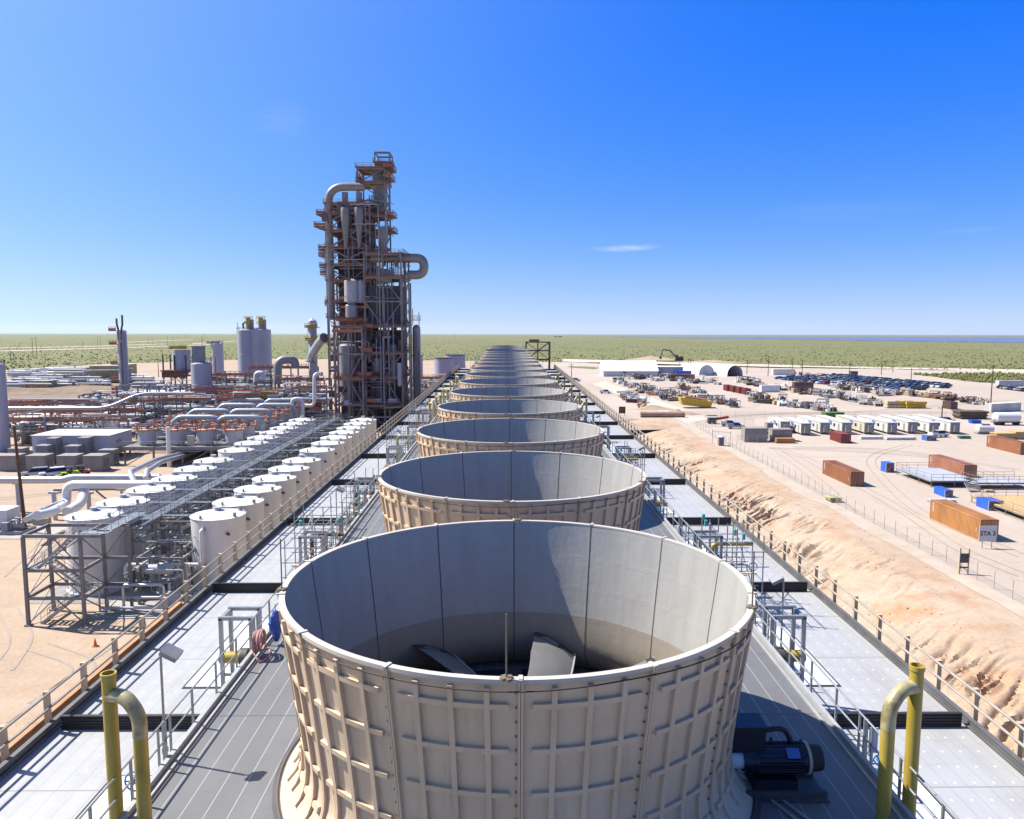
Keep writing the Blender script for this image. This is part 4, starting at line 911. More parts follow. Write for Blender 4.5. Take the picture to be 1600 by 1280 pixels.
# ------------------------------------------------------------------ electrical building, cabinets and parked vehicles
c = at(52, 719); bw = at(172, 719).x - c.x
t = thing('electrical_building', 'long low white electrical building raised on posts', 'building', c)
b = MB(); b.box((bw / 2, 5, 3.1), (bw, 10, 4.2)); b.build('wall', mat('white_blue_panel', (.62, .64, .70), .5, 0, .05, .3), t, smooth=None); b = MB(); b.box((bw / 2, 5, 5.26), (bw + .5, 10.5, .14)); b.build('roof', white, t, smooth=None)
for x in (2.3, 6.6): b = MB(); b.box((x, -.06, 2.5), (1.5, .1, 2.3)); b.box((x, -.3, 3.9), (2.0, .7, .08)); b.build('door', lgrey, t, smooth=None)
for x in (2.0, 7.2): b = MB(); b.box((x, -.45, 1.8), (1.6, .8, 1.4)); b.build('air_conditioner', mgrey, t, smooth=None)
b = MB(); b.box((bw + .05, 4, 3.5), (.06, 2.2, .7)); b.build('logo_panel', mat('pale_blue_mark', (.35, .42, .62), .5, 0, 0), t, smooth=None)
b = MB(); b.box((bw + .03, 6, 1.6), (.1, 7, 1.5)); b.build('louvre', mat('ochre_louvre', (.42, .33, .18), .6, 0, .2, 2), t, smooth=None)
for x in np.linspace(.4, bw - .4, 6):
    for y in (.4, 9.6): b = MB(); b.bar((x, y, 0), (x, y, 1.0), .3); b.build('leg', dsteel, t, smooth=None)
def cabinet(name, c, d, m, label, grp, rz=0.):
    t = thing(name, label, 'cabinet', c, rz, grp); x, y, z = d
    b = MB(); b.box((0, y / 2, z / 2 + .15), (x, y, z)); b.build('body', m, t, smooth=None); b = MB(); b.box((0, y / 2, z + .2), (x + .14, y + .14, .1)); b.build('lid', m, t, smooth=None)
    b = MB()
    for i in (-1, 1): b.box((i * x * .24, -.02, z * .5 + .15), (x * .42, .04, z * .8))
    b.build('door', m, t, smooth=None); b = MB(); b.box((0, y / 2, .07), (x + .3, y + .3, .14)); b.build('plinth', conc, t, smooth=None)
    b = MB(); 
    for i in range(5): b.box((x / 2 + .05, y * (.2 + .15 * i), z * .55), (.1, .06, z * .6))
    b.build('cooling_fins', mgrey, t, smooth=None); return t
gbr = mat('grey_brown_cabinet', (.33, .30, .27), .6, 0, .08, .6)
for i, px in enumerate((12, 56, 104, 145)): cabinet('transformer', at(px, 737), (3.7, 3.2, 2.9), gbr, f'{ordn(i + 1)} grey brown transformer cabinet from the left, in the front line', 'grey transformer cabinets')
for i, (px, py, wd, h) in enumerate(((25, 727, 3.0, 3.2), (66, 727, 2.4, 3.8), (82, 724, 2.0, 5.0), (113, 726, 2.6, 3.6), (131, 723, 2.2, 5.0), (166, 728, 3.0, 3.0))):
    cabinet('switch_cabinet', at(px, py), (wd, 2.4, h), mgrey if i % 2 else gbr, f'{ordn(i + 1)} tall grey switch cabinet from the left, before the white building', 'switch cabinets by the white building')
def car(name, label, cat, c, rz, paint, kind='suv', grp=None):
    t = thing(name, label, cat, c, rz, grp); L_, W_ = (4.9, 1.9)
    prof = {'suv': [(-2.4, .45), (-2.42, 1.0), (-2.3, 1.12), (2.3, 1.0), (2.42, .8), (2.4, .45)], 'cab': [(-2.2, 1.1), (-1.9, 1.72), (.5, 1.75), (1.35, 1.06)],
            'pickcab': [(-.75, 1.1), (-.6, 1.75), (.75, 1.76), (1.5, 1.06)]}
    def ext(b, P, w0, w1=None):
        w1 = w1 or w0; n = len(P); zs = [p[1] for p in P]; mz, Mz = min(zs), max(zs)
        V = []
        for s in (-1, 1):
            for (x, z) in P: f_ = (z - mz) / (Mz - mz); V.append((x, s * (w0 + (w1 - w0) * f_) / 2, z))
        b.add(V, [tuple(range(n))[::-1] if 0 else tuple(range(n)), tuple(range(n, 2 * n))[::-1]] + [(i, i + n, (i + 1) % n + n, (i + 1) % n) for i in range(n)])
    b = MB(); ext(b, prof['suv'], W_)
    if kind == 'pick': b.box((-1.55, .9, 1.15), (1.6, .08, .3)).box((-1.55, -.9, 1.15), (1.6, .08, .3)).box((-2.35, 0, 1.15), (.08, 1.8, .3))
    b.build('body', paint, t); b = MB(); ext(b, prof['cab' if kind != 'pick' else 'pickcab'], W_ * .96, W_ * .78); b.build('windows', glass, t)
    b = MB(); x0, x1 = (-1.85, .48) if kind != 'pick' else (-.55, .72); b.box(((x0 + x1) / 2, 0, 1.77), (x1 - x0 + .1, W_ * .8, .06)); b.build('roof', paint, t)
    for x in (-1.5, 1.5):
        for y in (-.9, .9):
            b = MB(); b.cyl((x, y - .12, .36), (x, y + .12, .36), .36, n=14); wv = b.build('wheel', black, t); b = MB(); b.cyl((x, y - .13, .36), (x, y + .13, .36), .18, n=10); b.build('rim', galv, wv)
    for y in (-.65, .65): b = MB(); b.box((2.38, y, .82), (.1, .36, .16)); b.build('headlight', mat('lamp_glass', (.7, .7, .68), .2, 0, 0), t, smooth=None)
    return t
carw = mat('white_car_paint', (.75, .76, .78), .25, 0, 0); cars = mat('silver_car_paint', (.45, .47, .50), .25, .4, 0); card = mat('dark_navy_car_paint', (.02, .03, .06), .2, 0, 0); carb = mat('blue_car_paint', (.04, .12, .35), .25, .1, 0); cargr = mat('grey_car_paint', (.16, .17, .19), .25, .2, 0); carr = mat('dark_red_car_paint', (.20, .02, .02), .25, 0, 0)
car('parked_suv', 'silver white SUV parked before the transformer cabinets', 'car', at(57, 745), R_(205), cars, 'suv')
car('parked_suv', 'white and dark SUV parked between the silver one and the green vehicle', 'car', at(84, 745), R_(215), carw, 'suv')
def buggy(c, paint, label):
    t = thing('utility_vehicle', label, 'utility vehicle', c, R_(215), 'small open utility vehicles'); b = MB(); b.box((.9, 0, .75), (1.0, 1.3, .4)).box((-.9, 0, .8), (1.2, 1.4, .5)).box((0, 0, .5), (3, 1.2, .25)); b.build('body', paint, t, smooth=None)
    b = MB()
    for x in (-.4, .55):
        for y in (-.6, .6): b.bar((x, y, .6), (x * .7, y, 1.9), .07)
    b.box((.05, 0, 1.93), (1.4, 1.35, .07)); b.build('roll_cage', black, t, smooth=None); b = MB(); b.box((-.1, 0, .95), (.6, 1.2, .3)).box((-.4, 0, 1.25), (.15, 1.2, .5)); b.build('seat', black, t, smooth=None)
    for x in (-1, 1):
        for y in (-.7, .7): b = MB(); b.cyl((x, y - .13, .38), (x, y + .13, .38), .38, n=14); b.build('wheel', black, t)
buggy(at(109, 745), mat('lime_paint', (.45, .55, .03), .5, 0, .1), 'bright lime utility vehicle in the line of parked vehicles'); buggy(at(127, 743), orange, 'orange utility vehicle at the right end of the parked vehicles')
# ------------------------------------------------------------------ the tall process tower
PY = 215.; GRD = 0.
def TP(px, py, dy=0.): return atY(px, py, PY + dy)
def tx(px): return TP(px, 522).x
def tz(py, dy=None):
    dy = (10 if py < 300 else 4) if dy is None else dy; return TP(600, py, dy).z
tan_duct = mat('tan_duct_cladding', (.33, .285, .26), .45, .2, .15, .4); greyv = mat('grey_vessel_cladding', (.36, .35, .37), .5, .2, .1, .3); darkc = mat('dark_plum_cladding', (.11, .09, .10), .6, 0, .15, .15)
tsteel = mat('plum_grey_steel', (.29, .245, .245), .6, .1, .22, .5); tdeck = mat('rusty_floor_plate', (.20, .10, .07), .7, 0, .3, .4)
tor = mat('dull_orange_railing', (.42, .175, .10), .7, 0, .25, .8)
TW = thing('process_tower', 'very tall steel process tower with orange railed floors, ducts and cyclones', 'process tower', (0, 0, 0))
def part(b, n, m, smooth=35): return b.build(n, m, TW, smooth=smooth)
def block(x0, x1, y0, y1, z0, z1, levels, ncx, ncy, floors, brace=True, seed=0, cw=.45):
    rr = random.Random(seed); XS = np.linspace(x0, x1, ncx); YS = np.linspace(y0, y1, ncy)
    for x in XS:
        for y in YS: b = MB(); b.bar((x, y, z0), (x, y, z1), cw); part(b, 'column', tsteel, None)
    for k, z in enumerate(levels):
        b = MB()
        for y in YS: b.bar((x0, y, z), (x1, y, z), .32, .45)
        for x in XS: b.bar((x, y0, z), (x, y1, z), .32, .45)
        part(b, 'floor_beams', tsteel, None)
        if k in floors:
            b = MB(); b.box(((x0 + x1) / 2, (y0 + y1) / 2, z + .28), (x1 - x0 + 1.0, y1 - y0 + 1.0, .12)); fl = part(b, 'floor', tdeck, None)
            b = MB(); P = [(x0 - .5, y0 - .5, z + .3), (x1 + .5, y0 - .5, z + .3), (x1 + .5, y1 + .5, z + .3), (x0 - .5, y1 + .5, z + .3)]
            for i in range(4): b.rail(P[i], P[(i + 1) % 4], 1.15, 2.2, .055, True, 4); q_ = (Vector(P[i]) + Vector(P[(i + 1) % 4])) / 2; b.box(q_ + Vector((0, 0, .15)), (abs(P[i][0] - P[(i + 1) % 4][0]) + .06, abs(P[i][1] - P[(i + 1) % 4][1]) + .06, .26))
            o = b.build('railing', tor, fl)
    if brace:
        zs = [z0] + list(levels); b = MB()
        for i in range(len(zs) - 1):
            for j in range(ncx - 1):
                if rr.random() < .62:
                    a, c_ = (XS[j], XS[j + 1]) if (i + j) % 2 else (XS[j + 1], XS[j]); b.bar((a, y0 - .05, zs[i]), (c_, y0 - .05, zs[i + 1]), .26)
            a, c_ = (y0, y1) if i % 2 else (y1, y0); b.bar((x1 + .05, a, zs[i]), (x1 + .05, c_, zs[i + 1]), .26); b.bar((x0 - .05, a, zs[i]), (x0 - .05, c_, zs[i + 1]), .26)
        part(b, 'braces', tsteel, None)
Lz = lambda *py: [tz(p) for p in py]
# main right block, left block, low front block, top block
block(tx(571), tx(628), PY, PY + 17, GRD, tz(398), Lz(633, 590, 552, 511, 472, 436, 400), 3, 3, {0, 1, 2, 3, 5, 6}, seed=1)
block(tx(508), tx(577), PY + 4, PY + 20, GRD, tz(318), Lz(620, 575, 540, 498, 472, 440, 415, 388, 362, 335, 320), 3, 3, {2, 3, 4, 5, 6, 7, 8, 9, 10}, seed=2)
block(tx(528), tx(571), PY - 5, PY - .5, GRD, tz(511), Lz(628, 590, 552, 512), 3, 2, {1, 3}, seed=3)
block(tx(557), tx(600), PY + 6, PY + 15, tz(400), tz(265), Lz(385, 360, 336, 312, 290, 268), 2, 2, {1, 2, 4, 5}, seed=4, cw=.4)
block(tx(583), tx(606), PY + 8, PY + 14, tz(268), tz(240), Lz(258, 241), 2, 2, {0}, seed=5, cw=.3)
# heavy X braces on the left upper face
b = MB(); xl_, xr_ = tx(512), tx(577)
for a, c_ in ((312, 348), (348, 388), (388, 420)):
    b.bar((xl_, PY + 3.7, tz(a)), (xr_, PY + 3.7, tz(c_)), .42).bar((xr_, PY + 3.7, tz(a)), (xl_, PY + 3.7, tz(c_)), .42)
part(b, 'cross_braces', tsteel, None)
# projecting side platforms on the left and right
for j, (p0, p1, py) in enumerate(((488, 510, 353), (492, 512, 334), (494, 512, 389), (494, 512, 399), (495, 512, 417), (496, 513, 428), (502, 516, 476), (505, 516, 497), (600, 613, 335), (600, 614, 360), (598, 611, 282), (598, 613, 267), (556, 562, 282))):
    b = MB(); x0, x1 = tx(p0), tx(p1); z = tz(py); b.box(((x0 + x1) / 2, PY + 9, z), (x1 - x0, 8, .2)); b.bar((x0, PY + 5, z - .2), (x1, PY + 5, z - 1.6), .16)
    sp_ = part(b, 'side_platform', tdeck, None); b = MB()
    b.rail((x0, PY + 5, z), (x1, PY + 5, z), 1.3, 1.4, .07, True, 4).rail((x0, PY + 5, z), (x0, PY + 13, z), 1.3, 1.6, .07, True, 4).rail((x1, PY + 5, z), (x1, PY + 13, z), 1.3, 1.6, .07, True, 4); b.box(((x0 + x1) / 2, PY + 4.96, z + .55), (x1 - x0, .06, .7)); b.build('railing', tor, sp_)
# long vertical gas duct on the left with a bend over the top
r = 1.12; xd = tx(512)
b = MB(); b.tube(bend((xd, PY + 4.6, tz(500)), (xd, PY + 4.6, tz(297)), (tx(568), PY + 5.5, tz(297)), r=4.8, n=9), r, 20)
for py in (330, 365, 400, 440, 480): b.lathe([(r + .02, -.1), (r + .14, -.1), (r + .14, .1), (r + .02, .1)], 20, (xd, PY + 4.6, tz(py)))
part(b, 'gas_duct', tan_duct)
b = MB()
for px in (538, 560): b.cyl((tx(px), PY + 5, tz(300)), (tx(px), PY + 5, tz(325)), .85, n=16)
part(b, 'duct_drop', tan_duct)
b = MB(); b.box((tx(548), PY + 7, tz(324)), (8.2, 5, 3.2)); part(b, 'duct_header', greyv, None)
for px, dy in ((540, 3.0), (561, 3.0), (599, 3.5)):
    z0 = tz(326 if px < 590 else 355); b = MB(); s_ = (tz(326) - tz(388)); b.lathe([(0, 0), (1.15, 0), (1.25, -.3), (1.25, -3.0), (.42, -10.6), (.42, -s_), (0, -s_)][::-1], 24, (tx(px), PY + dy, z0)); part(b, 'cyclone', tan_duct)
# right hand loop duct
r = 1.25; b = MB(); b.tube(bend((tx(580), PY + 3, tz(404)), (tx(662), PY + 3, tz(404)), (tx(662), PY + 3, tz(430)), (tx(636), PY + 3, tz(430)), r=2.55, n=9), r, 20)
for px in (600, 620, 640): b.tube([(tx(px) - .1, PY + 3, tz(404)), (tx(px) + .1, PY + 3, tz(404))], r + .12, 20)
part(b, 'loop_duct', tan_duct)
# top vessel with flared collars
b = MB(); cx = tx(588); b.lathe([(0, tz(330)), (1.9, tz(328)), (2.2, tz(315)), (1.9, tz(308)), (2.0, tz(296)), (2.6, tz(293)), (2.6, tz(287)), (1.9, tz(284)), (2.1, tz(274)), (3.0, tz(270)), (3.0, tz(264)), (1.8, tz(262)), (1.5, tz(254)), (0, tz(252))], 28, (cx, PY + 10, 0)); part(b, 'top_vessel', tan_duct)
b = MB()
for i in range(9): x = tx(574) + i * .68; b.cyl((x, PY + 7.5, tz(302)), (x, PY + 7.5, tz(322)), .18, n=8)
part(b, 'vertical_pipes', greyv)
b = MB(); b.bar((tx(590), PY + 10, tz(262)), (tx(590), PY + 10, tz(246)), .12).bar((tx(605), PY + 10, tz(262)), (tx(605), PY + 10, tz(239)), .14).bar((tx(586), PY + 10, tz(240)), (tx(606), PY + 10, tz(240)), .18); part(b, 'hoist_mast', tsteel)
b = MB(); b.lathe([(0, -.3), (.3, 0), (0, .3)], 10, (tx(594), PY + 10, tz(236))); b.lathe([(0, -.5), (.35, 0), (0, .6)], 10, (tx(604), PY + 10, tz(240))); part(b, 'beacon', mat('red_white_beacon', (.7, .35, .32), .4, 0, 0))
b = MB(); b.box((tx(594), PY + 10, tz(256)), (2.2, 2.2, 1.2)); part(b, 'hoist', orange, None)
# dark clad boiler casing, silos and vessels inside the frames
b = MB(); b.box((tx(600), PY + 9, (tz(447) + tz(512)) / 2), (tx(625) - tx(573), 12, tz(447) - tz(512)));
for i in range(12): b.box((tx(574) + i * .85, PY + 2.96, (tz(447) + tz(512)) / 2), (.12, .1, tz(447) - tz(512) - .3))
part(b, 'boiler_casing', darkc, None)
b = MB(); b.box((tx(600), PY + 11, tz(575) / 2 + 8), (tx(624) - tx(574), 9, 22)); b.box((tx(545), PY + 13, 16), (tx(568) - tx(518), 8, 30)); b.box((tx(600), PY + 14, 5), (tx(626) - tx(573), 4, 10)); part(b, 'dark_interior_fill', darkc, None)  # dark fill boxes stand in for the shaded inside of the frames
b = MB(); b.box((tx(546), PY + 14, tz(415)), (tx(574) - tx(520), 8, tz(326) - tz(505))); part(b, 'upper_backing', mat('rust_dark_casing', (.21, .13, .105), .7, 0, .35, .25), None)  # backing box added to close sky gaps behind the left block
for px, p0, p1, r_, m_ in ((548, 440, 472, 1.9, lgrey), (563, 442, 470, .9, lgrey), (548, 478, 496, 1.7, greyv), (540, 540, 625, 2.4, greyv), (587, 560, 580, 1.3, greyv), (590, 596, 622, 1.6, darkc), (612, 540, 590, 1.1, greyv), (560, 600, 640, 1.5, darkc), (598, 424, 440, 2.2, lgrey)):
    b = MB(); b.lathe([(0, tz(p1) - .8), (r_ * .5, tz(p1) - .5), (r_, tz(p1)), (r_, tz(p0)), (r_ * .7, tz(p0) + .5), (0, tz(p0) + .7)], 22, (tx(px), PY + (2.0 if px not in (598,) else 4), 0)); part(b, 'vessel', m_)
b = MB()
for i in range(7): x = tx(609) + i * .42; b.cyl((x, PY + 1.5, tz(437)), (x, PY + 1.5, tz(421)), .14, n=8); x = tx(553) + i * .42; b.cyl((x, PY + 1.6, tz(474)), (x, PY + 1.6, tz(447)), .14, n=8)
part(b, 'finned_tubes', lgrey)
b = MB(); b.cyl((tx(624), PY - .8, tz(600)), (tx(624), PY - .8, tz(566)), .62, n=14); b.lathe([(0, 0), (.4, .3), (.62, .6)], 14, (tx(624), PY - .8, tz(600) - .5)); part(b, 'hanging_vessel', lgrey)
rr = random.Random(9); b = MB(); pipe_mess(b, rr, tx(530), tx(628), PY - 2, PY + 14, 1, 30, 110, .08, .24); part(b, 'lower_pipework', greyv); b = MB(); pipe_mess(b, rr, tx(512), tx(628), PY - 3, PY + 4, 1, 62, 42, .05, .12); part(b, 'small_bore_pipework', greyv)
for k in range(60):
    p = Vector((rr.uniform(tx(512), tx(626)), rr.uniform(PY - 1, PY + 8), rr.uniform(1, 64 if k % 2 else 30))); p.z = p.z if p.x < tx(575) else min(p.z, 48)
    b = MB(); b.box(p, (rr.uniform(.5, 2.4), rr.uniform(.5, 2), rr.uniform(.4, 2.2))); part(b, 'equipment_box', mat('brown_equipment', (.16, .10, .08), .7, 0, .4, .3), None)
b = MB(); pipe_mess(b, rr, tx(510), tx(575), PY + 3, PY + 18, 30, 62, 45, .10, .26); part(b, 'upper_pipework', tan_duct)
b = MB(); pipe_mess(b, rr, tx(575), tx(628), PY, PY + 12, 28, 50, 26, .08, .2); part(b, 'casing_pipework', greyv)
for k, py in enumerate((585, 548, 512, 625)):     # small orange gangways
    b = MB(); x0, x1 = tx(560 + 4 * k), tx(580 + 2 * k); z = tz(py); b.box(((x0 + x1) / 2, PY - .9, z), (x1 - x0, 1.4, .15)); b.rail((x0, PY - 1.6, z), (x1, PY - 1.6, z), 1.2, 1.2, .06, True, 4); b.box(((x0 + x1) / 2, PY - 1.62, z + .5), (x1 - x0, .05, .7)); part(b, 'gangway', orange, None)
b = MB()
for z in np.arange(2, 48, 3.2):   # stair in the right hand bay
    b.bar((tx(629), PY + 2, z), (tx(638), PY + 2, z + 1.6), .3, .12).bar((tx(638), PY + 3.4, z + 1.6), (tx(629), PY + 3.4, z + 3.2), .3, .12)
part(b, 'stair', tsteel, None)
for x in (tx(629), tx(639)):
    for y in (PY + 1.2, PY + 5): b = MB(); b.bar((x, y, 0), (x, y, tz(430) if x < tx(635) else tz(442)), .35); part(b, 'stair_column', tsteel, None)
b = MB()
for z in np.arange(3.6, 50, 3.2): b.bar((tx(629), PY + 1.2, z), (tx(639), PY + 1.2, z), .2); b.bar((tx(639), PY + 1.2, z), (tx(639), PY + 5, z), .2)
part(b, 'stair_landings', tsteel, None)
for px in (545, 588, 612):   # pale notice banners hung on the frame
    b = MB(); z = tz(624); b.box((tx(px), PY - (5.3 if px < 560 else .5), z), (1.2 if px < 560 else 2.5, .06, 1.15)); part(b, 'banner', mat('pale_lilac_banner', (.55, .52, .66), .7, 0, .25, 3), None)
b = MB(); z = tz(470); b.box((tx(553), PY + 2.3, tz(466)), (8.5, .1, .8)).box((tx(553), PY + 2.3, tz(480)), (8, .1, .7)).box((tx(548), PY + 2.3, tz(500)), (9, .1, .8)).box((tx(548), PY - 5.3, tz(517)), (8, .1, .8)); part(b, 'orange_kick_plates', orange, None)
# slim grey silo by the right foot of the tower
t = thing('slim_silo', 'slim pale grey silo against the right foot of the process tower', 'silo', (tx(645.5), PY + 8, 0)); b = MB(); b.lathe([(1.15, 0), (1.15, tz(512)), (.5, tz(508)), (0, tz(507))], 24); b.build('shell', mat('dusty_pink_grey', (.46, .40, .39), .5, .1, .15, .4, stretch=(1, 1, .15)), t); b = MB(); b.box((0, 0, tz(500)), (2.6, 2.6, .2)); b.rail((-1.3, -1.3, tz(500)), (1.3, -1.3, tz(500)), 1.2, 1, .06); b.bar((-.9, -1, tz(510)), (-.9, -1, tz(482)), .2).bar((.9, -1, tz(510)), (.9, -1, tz(488)), .2); b.build('top_platform', orange, t, smooth=None)
for i in range(2): b = MB(); b.cyl((.2 + i * .7, -1.2, 0), (.2 + i * .7, -1.2, tz(520) - i * 5), .2, n=8); b.build('down_pipe', greyv, t)

# ------------------------------------------------------------------ silos, columns and vessels west of the tower
def silo(name, px, py0, pyt, wpx, Y, m, label, extras=None, base=None):
    c = atY(px, py0, Y); z1 = atY(px, pyt, Y).z; r = wpx / 2 * (atY(px + 1, 522, Y).x - atY(px, 522, Y).x)
    t = thing(name, label, 'silo', (c.x, Y, 0), 0, 'silos of the plant'); b = MB(); b.lathe([(r, 0), (r, z1), (r * .96, z1 + .1), (r * .3, z1 + .6), (0, z1 + .65)], 32); b.build('shell', m, t)
    b = MB(); n = 24; P = [Vector((r * .97 * math.cos(i * 2 * math.pi / n), r * .97 * math.sin(i * 2 * math.pi / n), z1)) for i in range(n + 1)]
    for i in range(n): b.rail(P[i], P[i + 1], 1.1, 9, .04, True, 4)
    b.build('top_rail', galv, t); b = MB(); xx = -r - .05
    for s in (-.25, .25): b.bar((xx - .1, s, .5), (xx - .1, s, z1 + 1), .07)
    for z in np.arange(1, z1, .6): b.bar((xx - .1, -.25, z), (xx - .1, .25, z), .05)
    b.build('ladder', galv, t); b = MB()
    for z in np.arange(z1 * .33, z1, z1 * .33): b.lathe([(r + .0, z - .04), (r + .03, z), (r, z + .04)], 32)
    b.build('seam_rings', m, t); t['_r'] = r; t['_z'] = z1; del t['_r'], t['_z']; return t, r, z1
lil = mat('lilac_grey_silo', (.47, .47, .53), .45, .1, .08, .25, stretch=(1, 1, .2))
t, r, z1 = silo('silo', -2, 700, 570, 33, 176, lil, 'pale grey silo cut by the left edge of the view')
t, r, z1 = silo('silo', 318, 650, 568, 31, 226, lil, 'broad pale grey silo with a grey filter box on its roof')
b = MB(); b.box((-.6, 0, z1 + 2.6), (2.8, 2.8, 4.6)); b.box((-.6, 0, z1 + 5), (3.1, 3.1, .25)); b.bar((.5, 0, z1 + 5), (.5, 0, z1 + 8), .1); b.build('filter_box', mgrey, t, smooth=None)
b = MB(); 
for z in np.arange(3, z1 + 3, 2.6): b.bar((r + .4, -1, z), (r + 1.6, -1, z + 2.4), .1).bar((r + .4, -1, z), (r + 1.6, -1, z), .12)
for x in (r + .4, r + 1.6): b.bar((x, -1, 0), (x, -1, z1 + 2), .18)
b.build('ladder_tower', steel, t, smooth=None)
t, r, z1 = silo('silo', 342.5, 620, 537, 18, 330, lil, 'slim pale grey silo behind the one with the filter box')
b = MB(); b.box((-1.5, 0, z1 + .6), (4.5, 4.0, .8)); b.build('head_platform', galv, t, smooth=None)
t, r, z1 = silo('silo', 390, 625, 516, 31, 300, lil, 'tallest pale silo with grey bins and yellow railings on top')
b = MB(); b.lathe([(r * 1.1, 0), (r * 1.1, z1 + .2), (0, z1 + 1)], 32, (r * 1.2, .8, 0)); b.build('second_cell', lgrey, t)
for i, dx in enumerate((1.4, 6.2)):
    b = MB(); b.lathe([(1.5, z1), (1.5, z1 + 4), (0, z1 + 4.6)], 18, (dx, -1, 0)); bn = b.build('roof_bin', mgrey, t); b = MB(); b.rail((dx - 1.6, -2.6, z1 + 4), (dx + 1.6, -2.6, z1 + 4), 1.3, .8, .09).rail((dx - 1.6, -2.6, z1 + 2), (dx + 1.6, -2.6, z1 + 2), 1.3, .8, .09); b.box((dx, -2.6, z1 + 3.6), (1.4, .1, 2.6)); b.build('yellow_railing', yellow, bn)
b = MB(); b.tube(bend((-.8, -1, z1), (-1.4, -1, z1 + 2.6), (.6, -1, z1 + 3.4), r=1), .35, 10); b.build('roof_duct', dsteel, t); b = MB(); b.bar((-r + .6, -1, z1), (-r + .6, -1, z1 + 3.2), .1).bar((-r + 1.4, -1, z1), (-r + .4, -1, z1 + 2.4), .1); b.build('davit', dsteel, t)
t, r, z1 = silo('silo', 491.5, 640, 512, 13, 250, lgrey, 'grey vessel with yellow platforms left of the process tower')
for z in (z1, z1 - 4): b = MB(); b.box((0, 0, z), (r * 3, r * 2.6, .25)); b.rail((-r * 1.5, -r * 1.3, z), (r * 1.5, -r * 1.3, z), 1.3, 1, .09); b.box((0, -r * 1.3, z + .5), (r * 3, .08, .6)); b.build('platform', yellow, t, smooth=None)
b = MB(); b.lathe([(r * 1.2, 0), (r * 1.0, 1.6), (.3, 2.4), (0, 2.4)], 20, (0, 0, z1 + .6)); b.build('cap', lgrey, t)
# slender column with twin vents
c = atY(196, 632, 262); t = thing('absorber_column', 'slender grey column with orange platforms and two vent pipes on top', 'column', (c.x, 262, 0))
zt = atY(196, 517, 262).z; b = MB(); b.lathe([(1.7, 0), (1.7, zt * .3), (1.55, zt * .32), (1.5, zt), (0, zt + .8)], 24); b.build('shell', lil, t)
for dx, hh in ((-.9, 5.5), (1.0, 7.0)): b = MB(); b.tube(bend((dx * .4, -1.2, zt - 3), (dx * .5, -1.2, zt + .5), (dx, -1.2, zt + 2), (dx, -1.2, zt + hh * .75), r=.8), .32, 8); b.build('vent_pipe', dsteel, t)
b = MB(); b.cyl((1.2, -1.6, 0), (1.2, -1.6, zt - 1), .4, n=10).cyl((.2, -1.9, 2), (.2, -1.9, zt - 4), .25, n=8); b.build('side_pipe', greyv, t)
for z in (zt, zt - 4.5, zt - 11, zt - 16.5, zt - 21, 7):
    b = MB(); b.box((-2.2, -.4, z), (2.4, 3, .2)); b.rail((-3.4, -1.9, z), (-1, -1.9, z), 1.3, 1, .09); b.box((-2.2, -1.95, z + .5), (2.4, .08, .8)); b.build('platform', orange, t, smooth=None)
# elevated bin on legs
c = atY(282, 650, 275); t = thing('elevated_bin', 'rust and grey bin raised on a dark steel frame left of the broad silo', 'bin', (c.x, 275, 0))
zb = atY(282, 580, 275).z; zt = atY(282, 546, 275).z
for x in (-4, 0, 4):
    for y in (-3, 3): b = MB(); b.bar((x, y, 0), (x, y, zt - 2), .4); b.build('leg', dsteel, t, smooth=None)
b = MB()
for z in (6, 11, zb): b.bar((-4, -3, z), (4, -3, z), .35).bar((-4, 3, z), (4, 3, z), .35).bar((-4, -3, z), (-4, 3, z), .35).bar((4, -3, z), (4, 3, z), .35)
for z0, z1 in ((0, 6), (6, 11)): b.bar((-4, -3, z0), (0, -3, z1), .2).bar((4, -3, z0), (0, -3, z1), .2)
b.build('frame', dsteel, t, smooth=None); b = MB(); b.lathe([(.6, zb - 3), (3, zb), (3, zt), (0, zt + .6)], 24, (1.3, 0, 0)); b.build('hopper', lgrey, t); b = MB(); b.box((0, -1, zb + .3), (9, 7, .4)); b.box((0, -4.4, zb - 1), (8, .2, 2.0)); b.build('rusty_floor', rust, t, smooth=None); b = MB(); b.rail((-2, -3, zt), (5, -3, zt), 1.4, 1, .09); b.box((1.5, -3, zt + .7), (6, .1, 1.1)); b.build('yellow_railing', yellow, t)
# small twin bins and horizontal bullet tank
for i, px in enumerate((137, 153)): silo('small_tank', px, 636, 621 - 2 * i, 12, 235, lgrey, f'short grey tank, {"left" if i == 0 else "right"} one of the pair by the berm')
c = atY(250, 618, 250); t = thing('bullet_tank', 'white horizontal tank with domed ends before the elevated bin', 'tank', (c.x, 250, 0)); b = MB(); b.tube([(-9, 0, c.z), (-8.3, 0, c.z), (8.3, 0, c.z), (9, 0, c.z)], [.7, 1.7, 1.7, .7], 20); b.build('shell', white, t); b = MB(); b.box((-5, 0, c.z / 2 - .6), (.8, 2.6, c.z - 1.5)).box((5, 0, c.z / 2 - .6), (.8, 2.6, c.z - 1.5)); b.build('saddle', conc, t, smooth=None); b = MB(); b.lathe([(1, 0), (.9, .6), (0, .9)], 16, (3.5, 0, c.z + 1.6)); b.build('dome', white, t)
